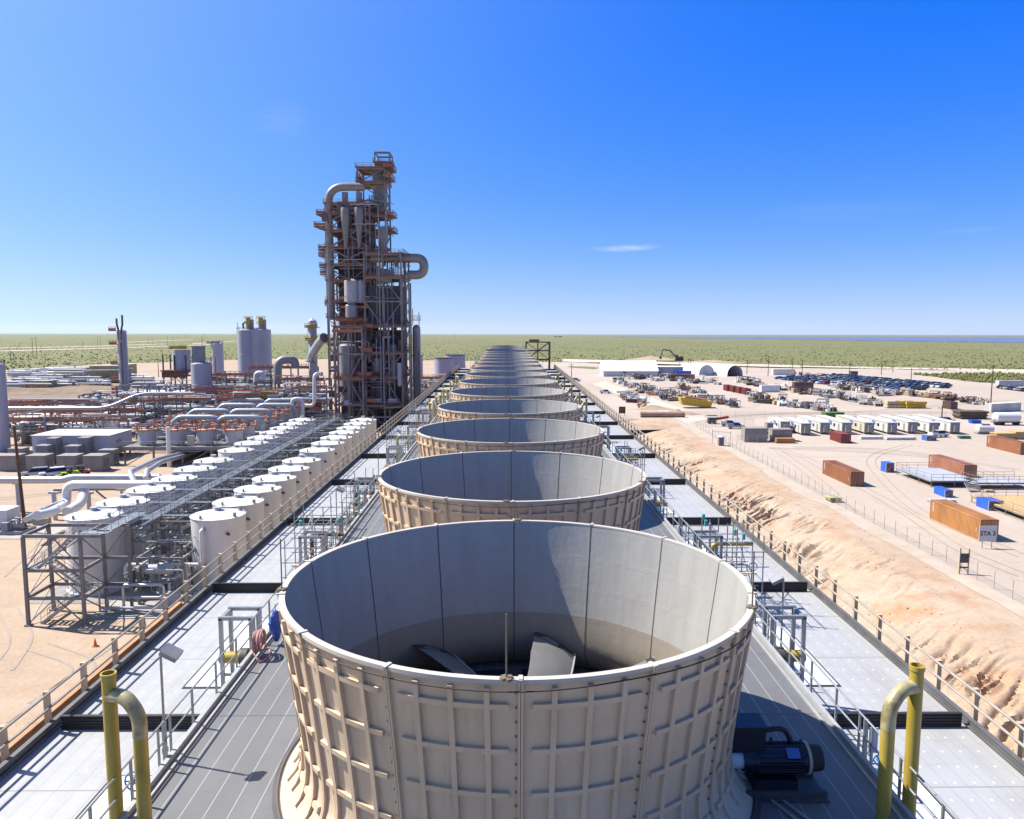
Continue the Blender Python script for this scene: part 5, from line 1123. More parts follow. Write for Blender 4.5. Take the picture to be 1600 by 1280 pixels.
# three open lilac tanks beyond the tower
for i, (px, py0, pyt, wp, Y) in enumerate(((693, 588, 560, 30, 330), (711, 586, 555, 32, 362), (651, 590, 556, 19, 345))):
    c = atY(px, pyt, Y); r = wp / 2 * (atY(px + 1, 522, Y).x - atY(px, 522, Y).x); t = thing('open_tank', ('lilac grey round tank with dark rim, nearest of three beyond the process tower', 'lilac grey round tank behind the nearest one beyond the process tower', 'lilac grey round tank partly hidden by the slim silo')[i], 'tank', (c.x, Y, 0), 0, 'lilac round tanks beyond the process tower')
    b = MB(); b.lathe([(r, 0), (r, c.z)], 36); b.build('shell', mat('lilac_tank', (.40, .39, .50), .55, 0, .08, .2), t); b = MB(); b.lathe([(r + .05, c.z - .05), (r + .12, c.z - .05), (r + .12, c.z + .35), (r - .3, c.z + .35), (0, c.z + .1)], 36); b.build('rim', dsteel, t)
# white insulated pipe bridge running west, and swan-neck ducts
t = thing('pipe_bridge', 'long white insulated pipe on trestles rising toward the broad silo', 'pipeline', (0, 0, 0)); Y0 = 200
pts = [atY(14, 638, Y0), atY(168, 638, Y0), atY(218, 615, Y0 + 4), atY(302, 615, Y0 + 6)]
b = MB(); b.tube(bend(*pts, r=3, n=4), .45, 12); b.build('pipe_run', insul, t); b = MB(); b.tube(bend(atY(20, 650, Y0), atY(50, 643, Y0), atY(66, 640, Y0), r=1), .28, 10); b.build('branch', insul, t)
for px, py in ((30, 641), (75, 641), (120, 641), (165, 641), (190, 630), (215, 618), (245, 618), (280, 618)): c = atY(px, py, Y0 + 2); b = MB(); b.bar((c.x - .8, c.y, 0), (c.x - .8, c.y, c.z), .22).bar((c.x + .8, c.y, 0), (c.x + .8, c.y, c.z), .22).bar((c.x - 1, c.y, c.z), (c.x + 1, c.y, c.z), .22).bar((c.x - .8, c.y, 0), (c.x + .8, c.y, c.z), .12); b.build('trestle', steel, t, smooth=None)
def duct(name, label, pts, r, m, rr_=2):
    t = thing(name, label, 'duct', (0, 0, 0), 0, 'insulated ducts left of the process tower'); P = [atY(*p) for p in pts]; b = MB(); b.tube(bend(*P, r=rr_, n=7), r, 16); b.build('duct_run', m, t)
    b = MB(); 
    for e in (0, -1): q0 = P[e]; q1 = P[1 if e == 0 else -2]; d_ = (q1 - q0).normalized(); b.cyl(q0, q0 + d_ * .4, r * 1.2, n=16)
    b.build('flange', greyv, t); c = P[0]; b = MB(); b.bar((c.x, c.y + .2, 0), (c.x, c.y + .2, max(.5, min(P[0].z, P[-1].z))), .35); b.build('support', steel, t); return t
duct('swan_neck_duct', 'large pale swan neck duct beside the tallest silo', [(434, 600, 235), (434, 562, 235), (460, 562, 237), (462, 575, 237)], 1.25, greyv, 3)
duct('inclined_duct', 'thick white duct sloping up into the process tower', [(485, 566, 226), (486, 556, 226), (500, 534, 224), (507, 528, 222)], 1.25, insul, 2.5)
duct('u_bend_pipe', 'white inverted U pipe standing behind the far tank roofs', [(456, 640, 196), (456, 623, 196), (473, 623, 196), (473, 655, 196)], .42, white, 1.4)
duct('riser_bend_pipe', 'white pipe rising in an S beside the foot of the process tower', [(474, 634, 198), (491, 634, 198), (491, 584, 198), (503, 584, 200)], .42, white, 1.2)
duct('small_hood_duct', 'small white hood duct before the tallest silo', [(400, 598, 240), (400, 583, 240), (411, 583, 240), (411, 596, 240)], .75, white, 1.6)
# pale blue grey and yellow clad boxes at the foot of the silos
c = atY(427, 645, 205); cabinet('equipment_house', (c.x, 205, 0), (2.9, 3, atY(427, 619, 205).z), mat('pale_teal_panel', (.42, .50, .52), .5, 0, .05, .5), 'pale blue grey equipment house with a yellow frame behind it', 'equipment houses')
t = thing('yellow_frame', 'yellow painted frame standing behind the pale blue grey house', 'frame', (atY(421, 640, 209).x, 209, 0)); z1 = atY(421, 613, 209).z; b = MB()
for x in (-1.8, 0, 1.8): b.bar((x, 0, 0), (x, 0, z1), .4).bar((x, 2, 0), (x, 2, z1), .4)
b.build('posts', yellow, t, smooth=None); b = MB(); b.box((0, 1, z1), (4.4, 2.6, .5)).box((-.5, -.1, z1 - 2), (3.4, .2, .5)).box((-1.6, -.1, z1 * .6), (.9, .2, z1 * .7)); b.build('panels', yellow, t, smooth=None)

# ------------------------------------------------------------------ vessels with orange platforms on an elevated frame
gx0, gx1 = -78., -54.; VR, ZP, ZV = 1.75, 4.0, 7.0
t = thing('elevated_process_frame', 'elevated grey steel frame carrying the vessels with orange railings', 'process frame', ((gx0 + gx1) / 2, 156, 0)); wf = (gx1 - gx0) / 2; dF = 62
b = MB(); b.box((0, dF / 2, ZP - .2), (2 * wf, dF, .3)); 
for i in range(5): b.bar((-wf, i * dF / 4, ZP - .5), (wf, i * dF / 4, ZP - .5), .3, .5)
b.build('deck', steel, t, smooth=None)
for x in np.linspace(-wf + .3, wf - .3, 5):
    for y in (.2, dF * .33, dF * .66, dF - .2): b = MB(); b.bar((x, y, 0), (x, y, ZP - .3), .32); b.build('column', steel, t, smooth=None)
b = MB()
for x in np.linspace(-wf + .3, wf - .3, 5)[:-1]: b.bar((x, .1, 0), (x + wf / 2, .1, ZP - .5), .16)
b.build('braces', steel, t, smooth=None); b = MB(); b.rail((-wf, 0, ZP), (wf, 0, ZP), 1.1, 2, .05).rail((wf, 0, ZP), (wf, dF, ZP), 1.1, 2, .05); b.build('railing', galv, t)
rr = random.Random(21); b = MB(); pipe_mess(b, rr, -wf, wf, 0, dF, ZP + .3, ZV + .4, 120, .07, .2); b.build('deck_pipework', lgrey, t); b = MB(); pipe_mess(b, rr, -wf, wf, -.5, dF, .4, ZP - .6, 60, .08, .22); b.build('under_pipework', greyv, t)
b = MB()
for i in range(26): x = rr.uniform(-wf, wf); y = rr.uniform(0, dF); b.bar((x, y, ZP), (x, y, ZV + rr.uniform(.5, 2.2)), .13)
b.build('posts', galv, t, smooth=None); b = MB(); b.tube([(-2.2, -1, 0), (-2.2, -1, ZV + 1.2)], .42, 12); b.build('white_standpipe', white, t)
b = MB(); b.box((2.2, -.6, ZP + 1.4), (1.4, .5, 1.9)); b.build('control_panel', beige, t, smooth=None)
proto = None
def vessel():
    t = thing('reactor_vessel', '', 'vessel', (0, 0, 0), 0, 'round vessels with orange railings'); b = MB(); b.lathe([(VR * .8, ZP), (VR, ZP + .4), (VR, ZV - .3), (VR + .12, ZV - .3), (VR + .12, ZV)], 24); b.build('shell', lgrey, t)
    b = MB(); b.lathe([(VR + .5, ZV - .05), (VR + .5, ZV + .05), (0, ZV + .25)], 24); b.build('cover', mat('pinkish_cover_plate', (.52, .40, .35), .6, 0, .2, 1), t); b = MB(); n = 12
    P = [Vector(((VR + .5) * math.cos(i * 2 * math.pi / n), (VR + .5) * math.sin(i * 2 * math.pi / n), ZV)) for i in range(n + 1)]
    for i in range(n): b.rail(P[i], P[i + 1], 1.1, 2, .075, True, 4); b.bar(P[i] + Vector((0, 0, .12)), P[i + 1] + Vector((0, 0, .12)), .06, .25)
    b.build('railing', orange, t); b = MB(); b.cyl((0, 0, ZV), (0, 0, ZV + 1.0), .4, n=12).box((.2, .2, ZV + 1.2), (1.0, .5, .4)); b.build('agitator', greyv, t); return t
nv = 0
for j in range(8):
    for i in range(4):
        p = (gx0 + 3.5 + i * 6.0, 159.5 + j * 7.6, 0); nm = f'grey vessel with orange railing, {ordn(i + 1)} from the left in {ordn(j + 1)} row back'
        if proto is None: proto = vessel(); proto.location = p; proto['label'] = nm
        else: dup(proto, p, 0, nm)
# grey cross ducts lying over the vessels
for i in range(4):
    for s in (0, 1):
        y = 166 + i * 13; xx = (-67 if s == 0 else -57.5) - (2 if i % 2 else 0); t = thing('header_duct', f'long pale grey duct across the vessel tops, {ordn(i + 1)} from the front on the {"left" if s == 0 else "right"}', 'duct', (xx, y, 0), 0, 'pale ducts over the vessels'); b = MB(); b.tube(bend((-5, 0, ZV + .6), (-3.5, 0, ZV + 1.9), (4, 0, ZV + 1.9), (5, 0, ZV + .6), r=.8), .55, 12); b.build('duct_run', mat('pale_teal_cladding', (.47, .53, .54), .4, .3, .08, 1), t); b = MB(); b.bar((0, 0, ZP), (0, 0, ZV + 1.4), .2); b.build('support', steel, t)

# ------------------------------------------------------------------ crowded pipe racks and process modules of the plant
def rack(c, lx, ly, h, label, seed, orange_top=True, npipe=26):
    rr = random.Random(seed); t = thing('pipe_rack', label, 'pipe rack', c, 0, 'pipe racks of the plant'); nx = max(2, int(lx / 6) + 1)
    b = MB()
    for x in np.linspace(-lx / 2, lx / 2, nx):
        for y in (0, ly): b.bar((x, y, 0), (x, y, h), .35)
    for z in np.linspace(h * .4, h, 3):
        for y in (0, ly): b.bar((-lx / 2, y, z), (lx / 2, y, z), .3)
        for x in np.linspace(-lx / 2, lx / 2, nx): b.bar((x, 0, z), (x, ly, z), .3)
    for k in range(nx - 1):
        if rr.random() < .7: b.bar((-lx / 2 + k * lx / (nx - 1), -.02, 0), (-lx / 2 + (k + 1) * lx / (nx - 1), -.02, h * .7), .16)
    b.build('frame', tsteel if seed % 2 else steel, t, smooth=None)
    b = MB()
    for i in range(6): y = ly * (.1 + .15 * i); z = h * (.42 if i % 2 else .72) + .4; b.tube([(-lx / 2 - 1, y, z), (lx / 2 + 1, y, z)], rr.uniform(.12, .35), 8)
    b.build('long_pipes', insul, t); b = MB(); pipe_mess(b, rr, -lx / 2, lx / 2, -.8, ly + .5, .5, h + 1, npipe, .10, .32); b.build('pipework', greyv, t); b = MB(); pipe_mess(b, rr, -lx / 2, lx / 2, -.8, ly, .5, h + 1.5, npipe // 2, .10, .22); b.build('white_pipework', white, t)
    if orange_top:
        b = MB(); b.rail((-lx / 2, -.3, h + .1), (lx / 2, -.3, h + .1), 1.2, 1.5, .09); b.box((0, -.3, h + .25), (lx, .1, .5)); x0 = rr.uniform(-lx / 3, lx / 4); b.box((x0, -.35, h * .55), (lx * .25, .1, .9)); b.build('orange_railing', orange, t)
    b = MB()
    for i in range(3):
        x = rr.uniform(-lx / 2 + 1.5, lx / 2 - 1.5); r_ = rr.uniform(.7, 1.4); z = h * rr.uniform(.05, .5); b = MB(); b.lathe([(0, z), (r_, z + .4), (r_, z + 3), (0, z + 3.6)], 14, (x, ly * .4, 0))
        b.build('drum', rust if seed % 3 == 0 else lgrey, t)
    b = MB()
    for i in range(12):
        p = Vector((rr.uniform(-lx / 2, lx / 2), rr.uniform(-.5, ly), rr.uniform(.5, h + 1))); b = MB(); b.box(p, (rr.uniform(.3, 1.4), rr.uniform(.3, 1), rr.uniform(.3, 1.1))); b.build('cable_box', white if seed % 2 else dsteel, t, smooth=None)
    b = MB(); b.box((rr.uniform(-lx / 4, lx / 4), ly * .6, h * .28), (lx * .4, ly * .5, h * .5)); b.build('equipment_casing', mat('rust_dark_casing', (0, 0, 0)), t, smooth=None)
    return t
RK = [(320, 655, 205, 22, 7, 9), (355, 648, 222, 20, 8, 10), (390, 655, 206, 16, 7, 10), (445, 652, 212, 15, 8, 11), (470, 648, 222, 14, 9, 13), (485, 655, 206, 9, 6, 12), (260, 655, 212, 24, 8, 8), (215, 652, 216, 22, 7, 7), (150, 660, 205, 26, 7, 6), (80, 662, 202, 26, 7, 6), (100, 650, 224, 30, 8, 6), (250, 640, 238, 26, 8, 10), (370, 635, 245, 18, 8, 13), (440, 630, 250, 20, 9, 15), (345, 632, 250, 16, 8, 11), (175, 640, 240, 20, 7, 7), (50, 700, 184, 14, 6, 6), (150, 700, 184, 16, 6, 6), (20, 652, 222, 18, 7, 6), (660, 610, 262, 12, 8, 9), (672, 600, 290, 14, 8, 9)]
for i, (px, py, Y, lx, ly, h) in enumerate(RK):
    c = atY(px, py, Y); nm = 'beyond the right foot of the process tower' if px > 600 else 'left of the process tower foot' if px > 420 else 'around the broad silo' if px > 290 else 'behind the orange railed vessels' if px > 190 else 'behind the white electrical building'
    rack((c.x, Y, 0), lx, ly, h, f'{"low" if h < 7 else "middling" if h < 10 else "tall"} pipe rack {nm}, {ordn(i + 1)} of the racks', 40 + i, i % 4 != 3, 18 + lx // 2)
# far process modules at the upper left
def module(c, d, m, label, seed):
    rr = random.Random(seed); t = thing('process_module', label, 'process module', c, rr.uniform(-.15, .15), 'far process modules'); x, y, z = d; b = MB(); b.box((0, y / 2, z / 2 + .4), (x, y, z)); 
    for i in range(int(x / 1.5)): b.box((-x / 2 + .7 + i * 1.5, -.06, z / 2 + .4), (.15, .12, z - .3))
    b.build('casing', m, t, smooth=None); b = MB(); b.box((0, y / 2, z + .45), (x + .3, y + .3, .2)); b.build('roof', white if seed % 2 else lgrey, t, smooth=None)
    b = MB(); pipe_mess(b, rr, -x / 2 - 1, x / 2 + 2, -1.5, y, .5, z + 2, 12, .12, .3); b.build('pipework', lgrey, t); b = MB(); b.tube([(-x / 2 - 3, -1.4, z * .8), (x / 2 + 3, -1.4, z * .8)], .35, 8); b.build('header_pipe', insul, t); return t
yt = mat('yellow_tan_cladding', (.52, .38, .17), .6, 0, .1, .3)
MD = [(165, 583, 390, 15, 8, 8.2, yt, 'large yellow tan'), (188, 582, 400, 9, 8, 8.5, yt, 'yellow tan end'), (58, 597, 345, 10, 6, 3.8, yt, 'bright tan'), (100, 578, 425, 18, 6, 4.5, beige, 'beige'), (130, 588, 380, 14, 5, 3.2, mgrey, 'low grey'), (88, 570, 460, 20, 8, 3.5, bluep if 0 else mat('dark_blue_roofed', (.05, .10, .22), .5, 0, .1, 1), 'dark blue'), (60, 573, 450, 16, 6, 3.2, lgrey, 'pale grey'), (35, 590, 370, 10, 6, 3, mgrey, 'dark grey'), (15, 596, 350, 9, 6, 3, lgrey, 'grey end'), (90, 595, 355, 10, 5, 2.8, beige, 'low beige'), (115, 572, 450, 12, 6, 4, yt, 'tan'), (30, 575, 440, 14, 6, 2.6, white, 'white'), (70, 583, 400, 16, 5, 3, lgrey, 'long pale'), (150, 595, 360, 9, 5, 2.6, mgrey, 'small dark grey'), (228, 600, 345, 12, 5, 3, lgrey, 'pale grey'), (215, 588, 390, 12, 5, 2.5, beige, 'low sandy'), (320, 598, 350, 10, 5, 3, dsteel, 'dark'), (345, 610, 310, 10, 5, 4, rust, 'rusty'), (362, 605, 330, 8, 4, 3, dsteel, 'small dark')]
for i, (px, py, Y, x, y, z, m_, nm) in enumerate(MD):
    c = atY(px, py, Y); module((c.x, Y, 0), (x, y, z), m_, f'{nm} process module among the far plant, {ordn(i + 1)} of that group', 70 + i)

dk_m = sand_mat('dark_brown_ground', (.17, .125, .095), (.27, .20, .15), (.33, .26, .20), .05, .4)
poly_sheet('dark_plant_dirt', pp((185, 648), (420, 612), (500, 640), (640, 665), (480, 700), (215, 712)), dk_m, .035, 5)  # darker brown ground sheet under and between the pipe racks
poly_sheet('dark_berm_dirt', pp((-40, 625), (60, 602), (200, 588), (215, 612), (120, 632), (-40, 655)), dk_m, .04, 6)
poly_sheet('dark_spoil_dirt', pp((-40, 590), (60, 575), (200, 572), (205, 584), (60, 592), (-40, 604)), sand_mat('brown_spoil_dirt', (.28, .21, .15), (.38, .30, .23), (.44, .36, .28), .05, .4), .045, 8)
# ------------------------------------------------------------------ yard to the right: fences
mesh_m = bpy.data.materials.new('chain_link_mesh'); mesh_m.use_nodes = True; _n = mesh_m.node_tree; _b = _n.nodes['Principled BSDF']; _b.inputs['Base Color'].default_value = (.55, .50, .46, 1); _b.inputs['Roughness'].default_value = .6
_tr = _n.nodes.new('ShaderNodeBsdfTransparent'); _mx = _n.nodes.new('ShaderNodeMixShader'); _mx.inputs[0].default_value = .13; _n.links.new(_tr.outputs[0], _mx.inputs[1]); _n.links.new(_b.outputs[0], _mx.inputs[2]); _n.links.new(_mx.outputs[0], _n.nodes['Material Output'].inputs[0])
postm = mat('dull_fence_post', (.50, .46, .43), .6, .3, .1, 2)
def fence(a, c, label, pitch=3.05, h=1.9, limit=100):
    a, c = Vector(a), Vector(c); t = thing('chain_link_fence', label, 'fence', a); d = c - a; n = int(d.length / pitch)
    for i in range(n + 1): p = d * (i / n); b = MB(); b.tube([p, p + Vector((0, 0, h + .15))], .035, 6); b.build('post', postm, t)
    b = MB(); b.tube([Vector((0, 0, h)), d + Vector((0, 0, h))], .022, 5); b.build('top_wire', postm, t); b = MB(); b.quad((0, 0, .05), tuple(d + Vector((0, 0, .05))), tuple(d + Vector((0, 0, h))), (0, 0, h)); b.build('wire_mesh', mesh_m, t, smooth=None); return t
fence((52.9, 50, 0), (53.7, 214, 0), 'long chain link fence along the top of the sandy bank')
fence((53.7, 216, 0), (72, 222, 0), 'short chain link fence at the far corner of the bank')
fence((58, 240, 0), (150, 236, 0), 'far chain link fence crossing the yard behind the office trailers', 4.5)
fence((at(1152, 692).x, at(1152, 692).y, 0), (at(1165, 688).x + 4, at(1152, 692).y, 0), 'small chain link pen fence beside the grey generator boxes', 2.1)
t = thing('gate_board', 'wooden post frame with dark boards beside the chain link fence', 'gate', at(1505, 897)); b = MB(); b.bar((-.5, 0, 0), (-.5, 0, 3.1), .16).bar((.5, 0, 0), (.5, 0, 3.0), .16); b.build('post', wood, t, smooth=None); b = MB(); b.box((0, -.08, 1.9), (1.0, .08, 1.1)).box((0, -.08, .8), (1.0, .07, .16)); b.build('boards', mat('dark_board', (.10, .09, .08), .7, 0, .2, 2), t, smooth=None); b = MB(); b.bar((-.5, 0, 1.0), (.5, 0, .4), .1); b.build('brace', wood, t, smooth=None)
# ------------------------------------------------------------------ shipping containers
def container(c, paint, label, L_=12.19, H_=2.65, rz=0., marks=True, open_top=False, grp='shipping containers in the yard'):
    t = thing('shipping_container', label, 'container', c, rz, grp); W_ = 2.44      # origin: near left bottom corner, runs away from the viewer
    b = MB(); b.box((W_ / 2, L_ / 2, H_ / 2 + .05), (W_ - .12, L_ - .12, H_ - .2))
    for i in range(int(L_ / .28)):
        for x in (.05, W_ - .05): b.box((x, .2 + i * .28, H_ / 2 + .05), (.05, .14, H_ - .3))
    b.build('wall', paint, t, smooth=None)
    b = MB(); 
    for x in (.06, W_ - .06):
        for y in (.06, L_ - .06): b.bar((x, y, 0), (x, y, H_), .14)
        for z in (.1, H_ - .06): b.bar((x, .13, z), (x, L_ - .13, z), .12)
    for y in (.06, L_ - .06):
        for z in (.1, H_ - .06): b.bar((.13, y, z), (W_ - .13, y, z), .12)
    b.build('frame', paint, t, smooth=None)
    b = MB()
    if open_top: 
        b.box((W_ / 2, L_ / 2, H_ - .12), (W_ - .3, L_ - .3, .05)); b.build('load', mat('mixed_scrap', (.22, .22, .24), .8, 0, .5, 3), t, smooth=None)
    else:
        b.box((W_ / 2, L_ / 2, H_ - .06), (W_ - .28, L_ - .28, .04))
        for i in range(int(L_ / .5)): b.box((W_ / 2, .4 + i * .5, H_ - .02), (W_ - .4, .25, .05))
        b.build('roof', paint, t, smooth=None)
    for i in (0, 1):
        b = MB(); x = .66 + i * 1.12; b.box((x, -.02, H_ / 2), (1.08, .06, H_ - .32)); d_ = b.build('door', paint, t, smooth=None); b = MB()
        for dx in (-.25, .25): b.cyl((x + dx, -.09, .2), (x + dx, -.09, H_ - .2), .025, n=6)
        b.build('lock_bar', galv, d_)
    if marks:
        b = MB()
        for i in range(5): b.box((-.005, L_ - .85, H_ - .45 - i * .26), (.03, .22, .17))
        b.box((-.005, .8, H_ * .45), (.03, .08, .5)); b.build('white_lettering', white, t, smooth=None)
    return t
def cpaint(n, c): return mat(n, c, .6, 0, .22, .45, stretch=(1, .5, .25), col2=tuple(x * 1.25 for x in c))
cbrown = cpaint('red_brown_container', (.36, .15, .075)); corang = cpaint('orange_brown_container', (.50, .235, .085)); cmar = cpaint('maroon_container', (.22, .045, .04)); cgrn = cpaint('green_container', (.10, .22, .05)); cwhite = cpaint('white_container', (.66, .66, .64)); cdark = cpaint('dark_maroon_container', (.13, .06, .06)); cpink = cpaint('faded_red_container', (.42, .19, .12))
container(at(1328.4, 760.3), cbrown, 'red brown container standing alone in the middle of the yard')
CB = at(1530.3, 845.4); container(CB, corang, 'orange brown container behind the STA 3 sign', H_=2.9)
c = at(1505.5, 748.5, 0); container(c, cpink, 'faded red container standing behind the long metal platform')
container(at(1313.8, 693), cmar, 'maroon open topped container full of scrap in front of the office trailers', 6.5, 2.3, open_top=True, marks=False)
container(at(1594, 711), cbrown, 'brown container cut by the right edge of the view')
for i in range(4): container(at(1136 + i * 9.5, 611.5 + i * 1.9), cmar, f'far maroon container, {ordn(i + 1)} from the left of four standing side by side', 6.06, 2.6, marks=False)
container(at(1485, 640), cdark, 'small dark maroon container in front of the white trailer at far right', 5, 2.6, marks=False)
container(at(1538, 643.5), cwhite, 'long white container side on at the far right', 14, 2.9, R_(-70), marks=False)
container(at(1283, 657), cgrn, 'green container behind the row of office trailers', 6.0, 2.6, R_(-84), marks=False)
container(at(1308, 660), cdark, 'dark brown container behind the office trailers with a pale top', 9, 1.6, R_(-82), marks=False)
for i in range(2): container(at(1030 + i * 20, 592), cpink if i else cbrown, f'{"left" if not i else "right"} rust red container of two in front of the white sheds', 12, 2.6, R_(-88), marks=False)
# STA 3 sign
t = thing('station_sign', 'white STA 3 sign on two thin posts before the orange brown container', 'sign', at(1542, 857)); gz = atY(1543, 846, t.location.y).z; ht = atY(1543, 822, t.location.y).z; sw = 28 / F_PX * t.location.y * 1.01
b = MB(); b.box((0, 0, (gz + ht) / 2), (sw, .06, ht - gz)); b.build('board', mat('sign_white', (.72, .71, .70), .5, 0, 0), t, smooth=None)
for x in (-.6, .6): b = MB(); b.bar((x, .06, 0), (x, .06, gz), .08); b.build('post', galv, t, smooth=None)
cu = bpy.data.curves.new('sta_text', 'FONT'); cu.body = 'STA 3'; cu.size = (ht - gz) * .74; cu.align_x = 'CENTER'; cu.align_y = 'CENTER'; cu.extrude = .01; cu.offset = .028
to = bpy.data.objects.new('tmp_text', cu); COL.objects.link(to); bpy.context.view_layer.update(); dg = bpy.context.evaluated_depsgraph_get(); me = bpy.data.meshes.new_from_object(to.evaluated_get(dg)); bpy.data.objects.remove(to)
lo = bpy.data.objects.new('lettering', me); COL.objects.link(lo); lo.parent = t; lo.rotation_euler = (math.pi / 2, 0, 0); lo.location = (0, -.045, (gz + ht) / 2); me.materials.clear(); me.materials.append(mat('sign_black', (.015, .015, .015), .6, 0, 0)); lo.scale = (min(1.1, sw * .86 / max(.1, lo.dimensions.x)),) * 2 + (1,)
# ------------------------------------------------------------------ metal platforms and blue crates
tanwood = mat('fresh_timber', (.56, .38, .18), .8, 0, .2, 2)
deckp = mat('pale_metal_deck', (.55, .57, .62), .45, .2, .08, .6)
def platform(P, w_, l_, label, z=1.15, dm=None):
    t = thing('work_platform', label, 'platform', P, 0, 'metal work platforms in the yard')
    b = MB(); b.box((w_ / 2, l_ / 2, z - .06), (w_, l_, .1)); 
    for i in range(int(w_ / .9)): b.box((.45 + i * .9, l_ / 2, z), (.04, l_, .03))
    b.build('deck', dm or deckp, t, smooth=None); b = MB(); b.box((w_ / 2, .05, z - .2), (w_, .1, .22)); b.box((.05, l_ / 2, z - .2), (.1, l_, .22)); b.box((w_ - .05, l_ / 2, z - .2), (.1, l_, .22)); b.build('edge_beam', steel, t, smooth=None)
    for x in np.linspace(.1, w_ - .1, max(2, int(w_ / 2.6))):
        for y in np.linspace(.1, l_ - .1, max(2, int(l_ / 3))): b = MB(); b.bar((x, y, 0), (x, y, z - .12), .1); b.build('leg', steel, t, smooth=None)
    b = MB(); b.rail((0, 0, z), (w_, 0, z), 1.1, 2, .035).rail((0, 0, z), (0, l_, z), 1.1, 2.4, .035).rail((0, l_, z), (w_, l_, z), 1.1, 2, .035); b.build('railing', mat('rusty_rail', (.34, .22, .17), .6, .2, .2, 2), t)
    b = MB(); b.bar((0, 0, .3), (0, l_, .3), .06); b.build('base_rail', galv, t, smooth=None); return t
p0 = at(1454.5, 762); p1 = at(1398, 742)
platform((p0.x, p0.y, 0), 8.4, p1.y - p0.y + .5, 'long pale metal platform with railings beside the faded red container', 1.25)
p2 = at(1518, 766); platform((p2.x + 1.0, p2.y + .5, 0), 9.5, 4.2, 'shorter railed platform extending to the right of the grey steps', 1.25)
p3 = at(1560, 806); platform((p3.x + 1.2, p3.y - 4, 0), 9.5, 13, 'wooden floored platform at the right edge behind the STA 3 container', 1.1, tanwood)
t = thing('metal_steps', 'grey metal steps in front of the long platform', 'steps', (p2.x - 1.2, p2.y - 1.3, 0)); b = MB()
for i in range(5): b.box((.9, i * .32, .2 + i * .22), (1.8, .3, .05))
b.build('tread', galv, t, smooth=None); b = MB()
for x in (0, 1.8): b.bar((x, -.1, .05), (x, 1.6, 1.25), .06, .2); b.rail((x, -.1, .05), (x, 1.6, 1.25), 1, .8, .03)
b.build('stringer_rail', galv, t)
def blue_crate(c, d, label, rz=0.):
    t = thing('blue_crate', label, 'crate', c, rz, 'blue crates in the yard'); x, y, z = d; b = MB(); b.box((x / 2, y / 2, z / 2), (x - .04, y - .04, z - .04)); b.build('body', bluep, t, smooth=None); b = MB()
    for px_ in (.04, x - .04): b.bar((px_, 0, 0), (px_, 0, z), .1); 
    b.bar((0, -.02, .1), (x, -.02, z - .1), .1).bar((0, 0, z), (x, 0, z), .1); b.build('frame', mat('pale_blue_frame', (.42, .47, .62), .5, 0, .1, 2), t, smooth=None); b = MB(); b.box((x / 2, -.01, z / 2), (x - .15, .04, z - .15)); b.build('open_end_shade', mat('plum_end_shade', (.20, .13, .15), .8, 0, .2, 2), t, smooth=None)  # dark panel paints the shade inside the crate's open end
blue_crate(at(1476, 777.5), (1.35, 3.4, 1.25), 'bright blue crate with a diagonal brace in front of the long platform')
blue_crate(at(1384, 738.5), (1.6, 2.2, 1.9), 'bright blue crate at the far left end of the long platform')
blue_crate(at(1544, 798), (2.3, 3.2, 1.5), 'bright blue crate at the left end of the wooden floored platform')
blue_crate(at(1447, 689), (2.6, 2.2, 1.2), 'low bright blue box in front of the office trailers')
def flat_stack(c, d, m_, label, name='material_stack', cat='stack', rz=0., n=6):
    t = thing(name, label, cat, c, rz); x, y, z = d; rr = random.Random(int(abs(c[0]) * 7 + abs(c[1])))
    b = MB()
    for i in range(n): b.box((x / 2 + rr.uniform(-.1, .1), y / 2, z * (i + .5) / n + .1), (x * rr.uniform(.85, 1), y * rr.uniform(.8, 1), z / n * .86), rr.uniform(-.03, .03))
    b.build('pile', m_, t, smooth=None); b = MB(); b.box((x * .2, y / 2, .05), (.15, y, .1)).box((x * .8, y / 2, .05), (.15, y, .1)); b.build('bearers', wood, t, smooth=None)
flat_stack(at(1298, 786), (1.9, 2.6, .7), mat('yellow_black_mats', (.45, .42, .22), .7, 0, .5, 2), 'low yellowish stack of mats beside the fence')
flat_stack(at(1455, 786), (4.2, 1.6, .35), mat('pale_blue_pipe', (.50, .55, .66), .5, 0, .1, 2), 'pale blue bundle on the ground behind the orange brown container')
flat_stack(at(1540, 770), (1.6, .9, .3), mat('fresh_timber', (0, 0, 0)), 'small scatter of timber offcuts right of the grey steps')
flat_stack(at(1213, 693), (4.8, 2, 1.1), corang, 'low orange brown box in front of the grey generator boxes')
flat_stack(at(1500, 686), (3.0, 1.6, .6), greenp, 'low green stack in front of the last office trailers'); flat_stack(at(1556, 687), (5.4, 3, 1.5), tanwood, 'left stack of fresh timber at the right of the yard'); flat_stack(at(1586, 687), (4.0, 3, 1.9), tanwood, 'right stack of timber near the right edge'); flat_stack(at(1500, 655.5), (9, 5, 2.4), mat('dark_brown_stack', (.13, .10, .07), .8, 0, .3, 1), 'dark brown stack of equipment behind the timber stacks'); flat_stack(at(1518, 662), (3, 2, .9), bluep, 'low blue tarpaulin covered stack at the far right')
